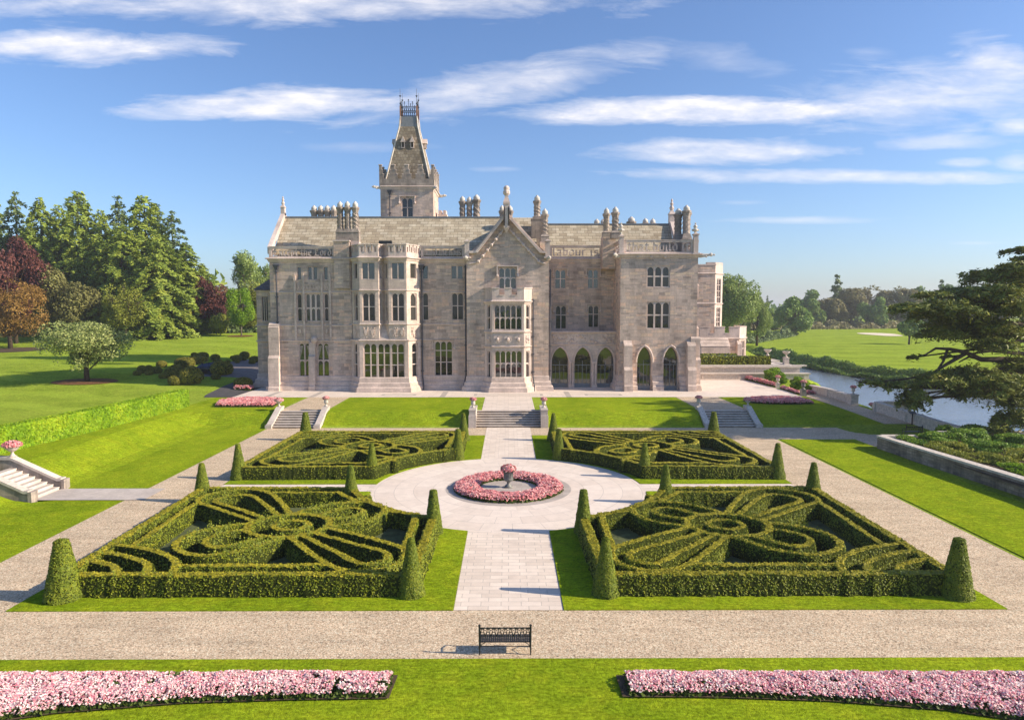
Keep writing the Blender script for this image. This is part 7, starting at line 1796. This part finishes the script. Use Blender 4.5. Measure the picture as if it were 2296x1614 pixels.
low_wall('garden_wall', [(29.3, 52.75), (33.4, 52.6)], 0.90, 0.45, 'back wall of the raised bed behind the climbing plants', 'garden_stone', 'urn_stone', False)
low_wall('garden_wall', [(34.0, 53.2), (44.5, 53.0)], 1.10, 0.5, 'higher stone wall under the cedar at the right edge', 'urn_stone', 'urn_stone', False)
sheet('bed_soil', [(29.4, 20), (45, 20), (45, 52.8), (34, 52.8), (29.4, 52.5)], 'soil', 0.75, drape=False)
def shrub(x, y, z, rx, ry, h, lm, n, size, label, seed, group=None, gap=-1.4):
    t = thing('garden_shrub', (0, 0, 0), label, 'shrub', group); r = (rx+ry)/2
    m = MB(); g = random.Random(seed)
    for k in range(6): a = k*1.05; m.tube([(0, 0, -0.1), (r*0.3*math.cos(a), r*0.3*math.sin(a), h*0.4), (r*0.6*math.cos(a), r*0.6*math.sin(a), h*0.75)], [0.04, 0.03, 0.01], 4)
    m.build('stem', 'bark', t)
    Vt, F = crown_round(0.0, h, r, n, size, seed, lobes=14, gap=gap); quads('foliage', Vt, F, lm, t)
    t.location = (x, y, z); t.scale = (rx/r, ry/r, 1); t.rotation_euler = (0, 0, 0); return t
GB = 'shrubs of the raised bed'
for i, (x, y, rx, ry, h, lm, lb) in enumerate(((30.6, 50.6, 1.4, 2.0, 0.9, 'shrub', 'low green shrub in the far corner of the raised bed'), (32.6, 51.2, 1.8, 1.6, 1.35, 'shrub', 'dark glossy shrub against the back wall of the raised bed'), (35.0, 51.3, 2.0, 1.5, 1.7, 'shrub', 'taller glossy shrub right of the dark one at the back wall'), (31.9, 48.2, 2.0, 2.2, 0.95, 'yellow_green', 'yellow-green ground shrub behind the mossy wall'), (34.6, 48.4, 2.2, 2.0, 1.25, 'shrub', 'mid green shrub in the middle of the raised bed'),
    (32.0, 45.0, 1.8, 2.2, 0.9, 'yellow_green', 'golden low shrub spilling near the mossy wall'), (35.2, 45.2, 2.4, 2.2, 1.2, 'yellow_green', 'yellow-green shrub near the right edge'), (32.4, 41.6, 1.7, 2.2, 0.85, 'bright_leaf', 'bright green low plant at the front of the raised bed'), (35.0, 41.8, 2.0, 2.0, 1.1, 'shrub', 'dark green shrub at the front right of the raised bed'), (37.6, 50.8, 1.8, 1.6, 1.3, 'shrub', 'shrub under the cedar at the end of the raised bed'), (37.8, 46.5, 2.2, 2.4, 1.2, 'yellow_green', 'sprawling shrub cut by the right edge'), (32.3, 38.3, 1.6, 1.8, 0.85, 'shrub', 'nearest shrub of the raised bed, partly cut by the right edge'))):
    shrub(x, y, 0.65, rx, ry, h*0.78, lm, 4200, 0.10, lb, 80+i, GB)
for x, y, r, h, lb, s in ((35.3, 90.5, 1.7, 1.9, 'tall bright shrub behind the terrace flower strip', 101), (34.6, 87.0, 1.3, 1.5, 'bright shrub left of the first terrace-edge urn', 102), (34.7, 81.2, 1.2, 1.6, 'bright green shrub between the two terrace-edge urns', 103), (35.6, 83.0, 1.2, 1.5, 'bright green shrub behind the one between the urns', 104), (35.0, 78.6, 0.9, 1.3, 'dark green shrub next to the river wall', 105)):
    shrub(x, y, 1.1, r, r, h, 'bright_leaf', 2200, 0.16, lb, s, 'bright shrubs along the terrace edge')
for x, y, r, h, lb, s in ((35.8, 55.0, 1.4, 1.5, 'dark shrub in the shade behind the raised bed', 106), (38.0, 54.8, 1.6, 1.7, 'dark shrub at the foot of the cedar', 107)): shrub(x, y, 0.0, r, r, h, 'shrub', 2000, 0.15, lb, s)
urn(33.0, 83.0, 1.2, 0.80, 'flower urn on a pedestal at the far end of the terrace edge', 'campana', 'urn_stone', True, None, 0.55); urn(32.85, 75.4, 1.2, 0.85, 'darker flower urn on a pedestal at the near corner of the terrace edge', 'campana', 'urn_lead', True, None, 0.7)
urn(36.0, 70.6, 0.9, 0.75, 'flower urn on the pier at the end of the river wall', 'campana', 'urn_stone', True, None, 1.05); urn(38.0, 70.5, -0.1, 0.55, 'white flower urn standing low by the landing steps', 'tazza', 'white_stone', True, None, 0.5)
urn(40.6, 67.8, 0.9, 1.0, 'stone urn behind the cedar branch on the return wall', 'campana', 'urn_stone', False, None, 0.8)
# upper terrace of the right wing
ut = thing('terrace_wall', (33, 93.5, 1.2), 'pale two-tiered retaining wall below the clipped hedge of the right wing', 'wall')
m = MB(); m.box(19.5, 40.2, 93.6, 94.1, -2.2, 2.75); m.box(39.7, 40.19, 94.101, 125, -2.2, 2.75); m.box(19.5, 41.0, 92.4, 93.59, -2.2, 1.95); m.build('wall_body', 'urn_stone', ut)
m = MB(); m.box(19.5, 40.4, 93.45, 94.3, 2.752, 2.93); m.box(39.5, 40.4, 94.301, 125, 2.752, 2.93); m.box(19.5, 41.2, 92.25, 93.44, 1.952, 2.1); m.box(19.5, 41.1, 92.3, 92.398, 1.2, 1.38)
for x in (26.5, 31.5, 36.2, 40.4): m.box(x-0.15, x+0.15, 92.32, 92.40, 1.38, 1.95)
m.build('coping', 'white_stone', ut)
sheet('upper_terrace', [(19.5, 94.2), (39.6, 94.2), (39.6, 125), (19.5, 125)], 'paving_terrace', 0, drape=False, z=2.86)
m = MB(); m.box(19.5, 41.5, 94.3, 95.0, 2.86, 3.05); tag(m.build('stone_kerb', 'urn_stone'), 'stone kerb under the clipped hedge of the upper terrace', 'kerb')
long_hedge('box_hedge', [(20, 96), (36.9, 96)], 1.1, 1.3, 'yew', 5000, 0.17, 'long clipped box hedge along the front of the upper terrace', 'hedge', 51, base=2.86)
long_hedge('box_hedge', [(22, 102), (32.5, 102)], 1.2, 1.0, 'yew', 2500, 0.2, 'second clipped box hedge behind the glass roof lights', 'hedge', 52, base=2.86)
long_hedge('box_hedge', [(22, 106), (35.5, 106)], 1.2, 0.95, 'yew', 2500, 0.2, 'third clipped box hedge at the foot of the right wing', 'hedge', 53, base=2.86)
gl_ = thing('roof_light', (31, 98.8, 2.86), 'flat dark blue glass roof light on the upper terrace between the hedges', 'roof light')
m = MB(); m.box(25.5, 34.3, 97.8, 100.2, 2.86, 3.6); m.build('frame', 'lead', gl_); m = MB(); m.hexa([(25.6, 97.9, 3.602), (34.2, 97.9, 3.602), (34.2, 100.1, 3.602), (25.6, 100.1, 3.602), (25.6, 97.9, 3.66), (34.2, 97.9, 3.66), (34.2, 100.1, 4.0), (25.6, 100.1, 4.0)]); m.build('glazing', 'roof_glass', gl_)
urn(39.9, 97.6, 2.93, 1.0, 'empty stone urn on the nearer pier of the upper terrace', 'tazza', 'white_stone', False, None, 0.9); urn(41.0, 107.5, 2.93, 1.1, 'empty stone urn on the farther pier of the upper terrace', 'tazza', 'white_stone', False, None, 0.5)
m = MB(); m.box(39.5, 42, 105, 110, -2, 2.9); tag(m.build('terrace_pier', 'white_stone'), 'pale stone platform under the farther empty urn', 'pier')
# landing steps wing wall, reading board by the river wall
m = MB(); m.extr([(37.3, 67.0, -0.6), (40.2, 69.4, -0.6), (40.2, 69.4, 1.5), (37.3, 67.0, 0.75)], (0.3, -0.3, 0)); tag(m.build('ramp_wall', 'urn_stone'), 'sloping side wall of the landing steps behind the cedar branch', 'wall')
sg = thing('reading_board', (37.15, 62.0, 0.27), 'black metal reading board on a post by the river wall', 'sign')
m = MB(); m.box(37.11, 37.19, 61.96, 62.04, 0.1, 1.35); m.build('post', 'iron', sg); m = MB(); m.hexa([(36.85, 61.8, 1.3), (37.45, 61.8, 1.3), (37.45, 62.2, 1.48), (36.85, 62.2, 1.48), (36.85, 61.8, 1.34), (37.45, 61.8, 1.34), (37.45, 62.2, 1.52), (36.85, 62.2, 1.52)]); m.build('board', 'iron', sg)

# ------------------------------------------------------------------ thin summer haze over the whole park
hm_ = bpy.data.materials.new('haze'); hm_.use_nodes = True; hn_ = NT(hm_.node_tree); hn_.n.clear()
ho = hn_.add('ShaderNodeOutputMaterial'); pv = hn_.add('ShaderNodeVolumePrincipled')
pv.inputs['Color'].default_value = (0.86, 0.88, 0.92, 1); pv.inputs['Density'].default_value = 0.00033; pv.inputs['Anisotropy'].default_value = 0.2
hn_.lk(pv.outputs[0], ho.inputs['Volume']); MATS['haze'] = hm_
m = MB(); m.box(-2700, 2700, -500, 3200, -6, 48); tag(m.build('haze', 'haze'), kind='stuff')
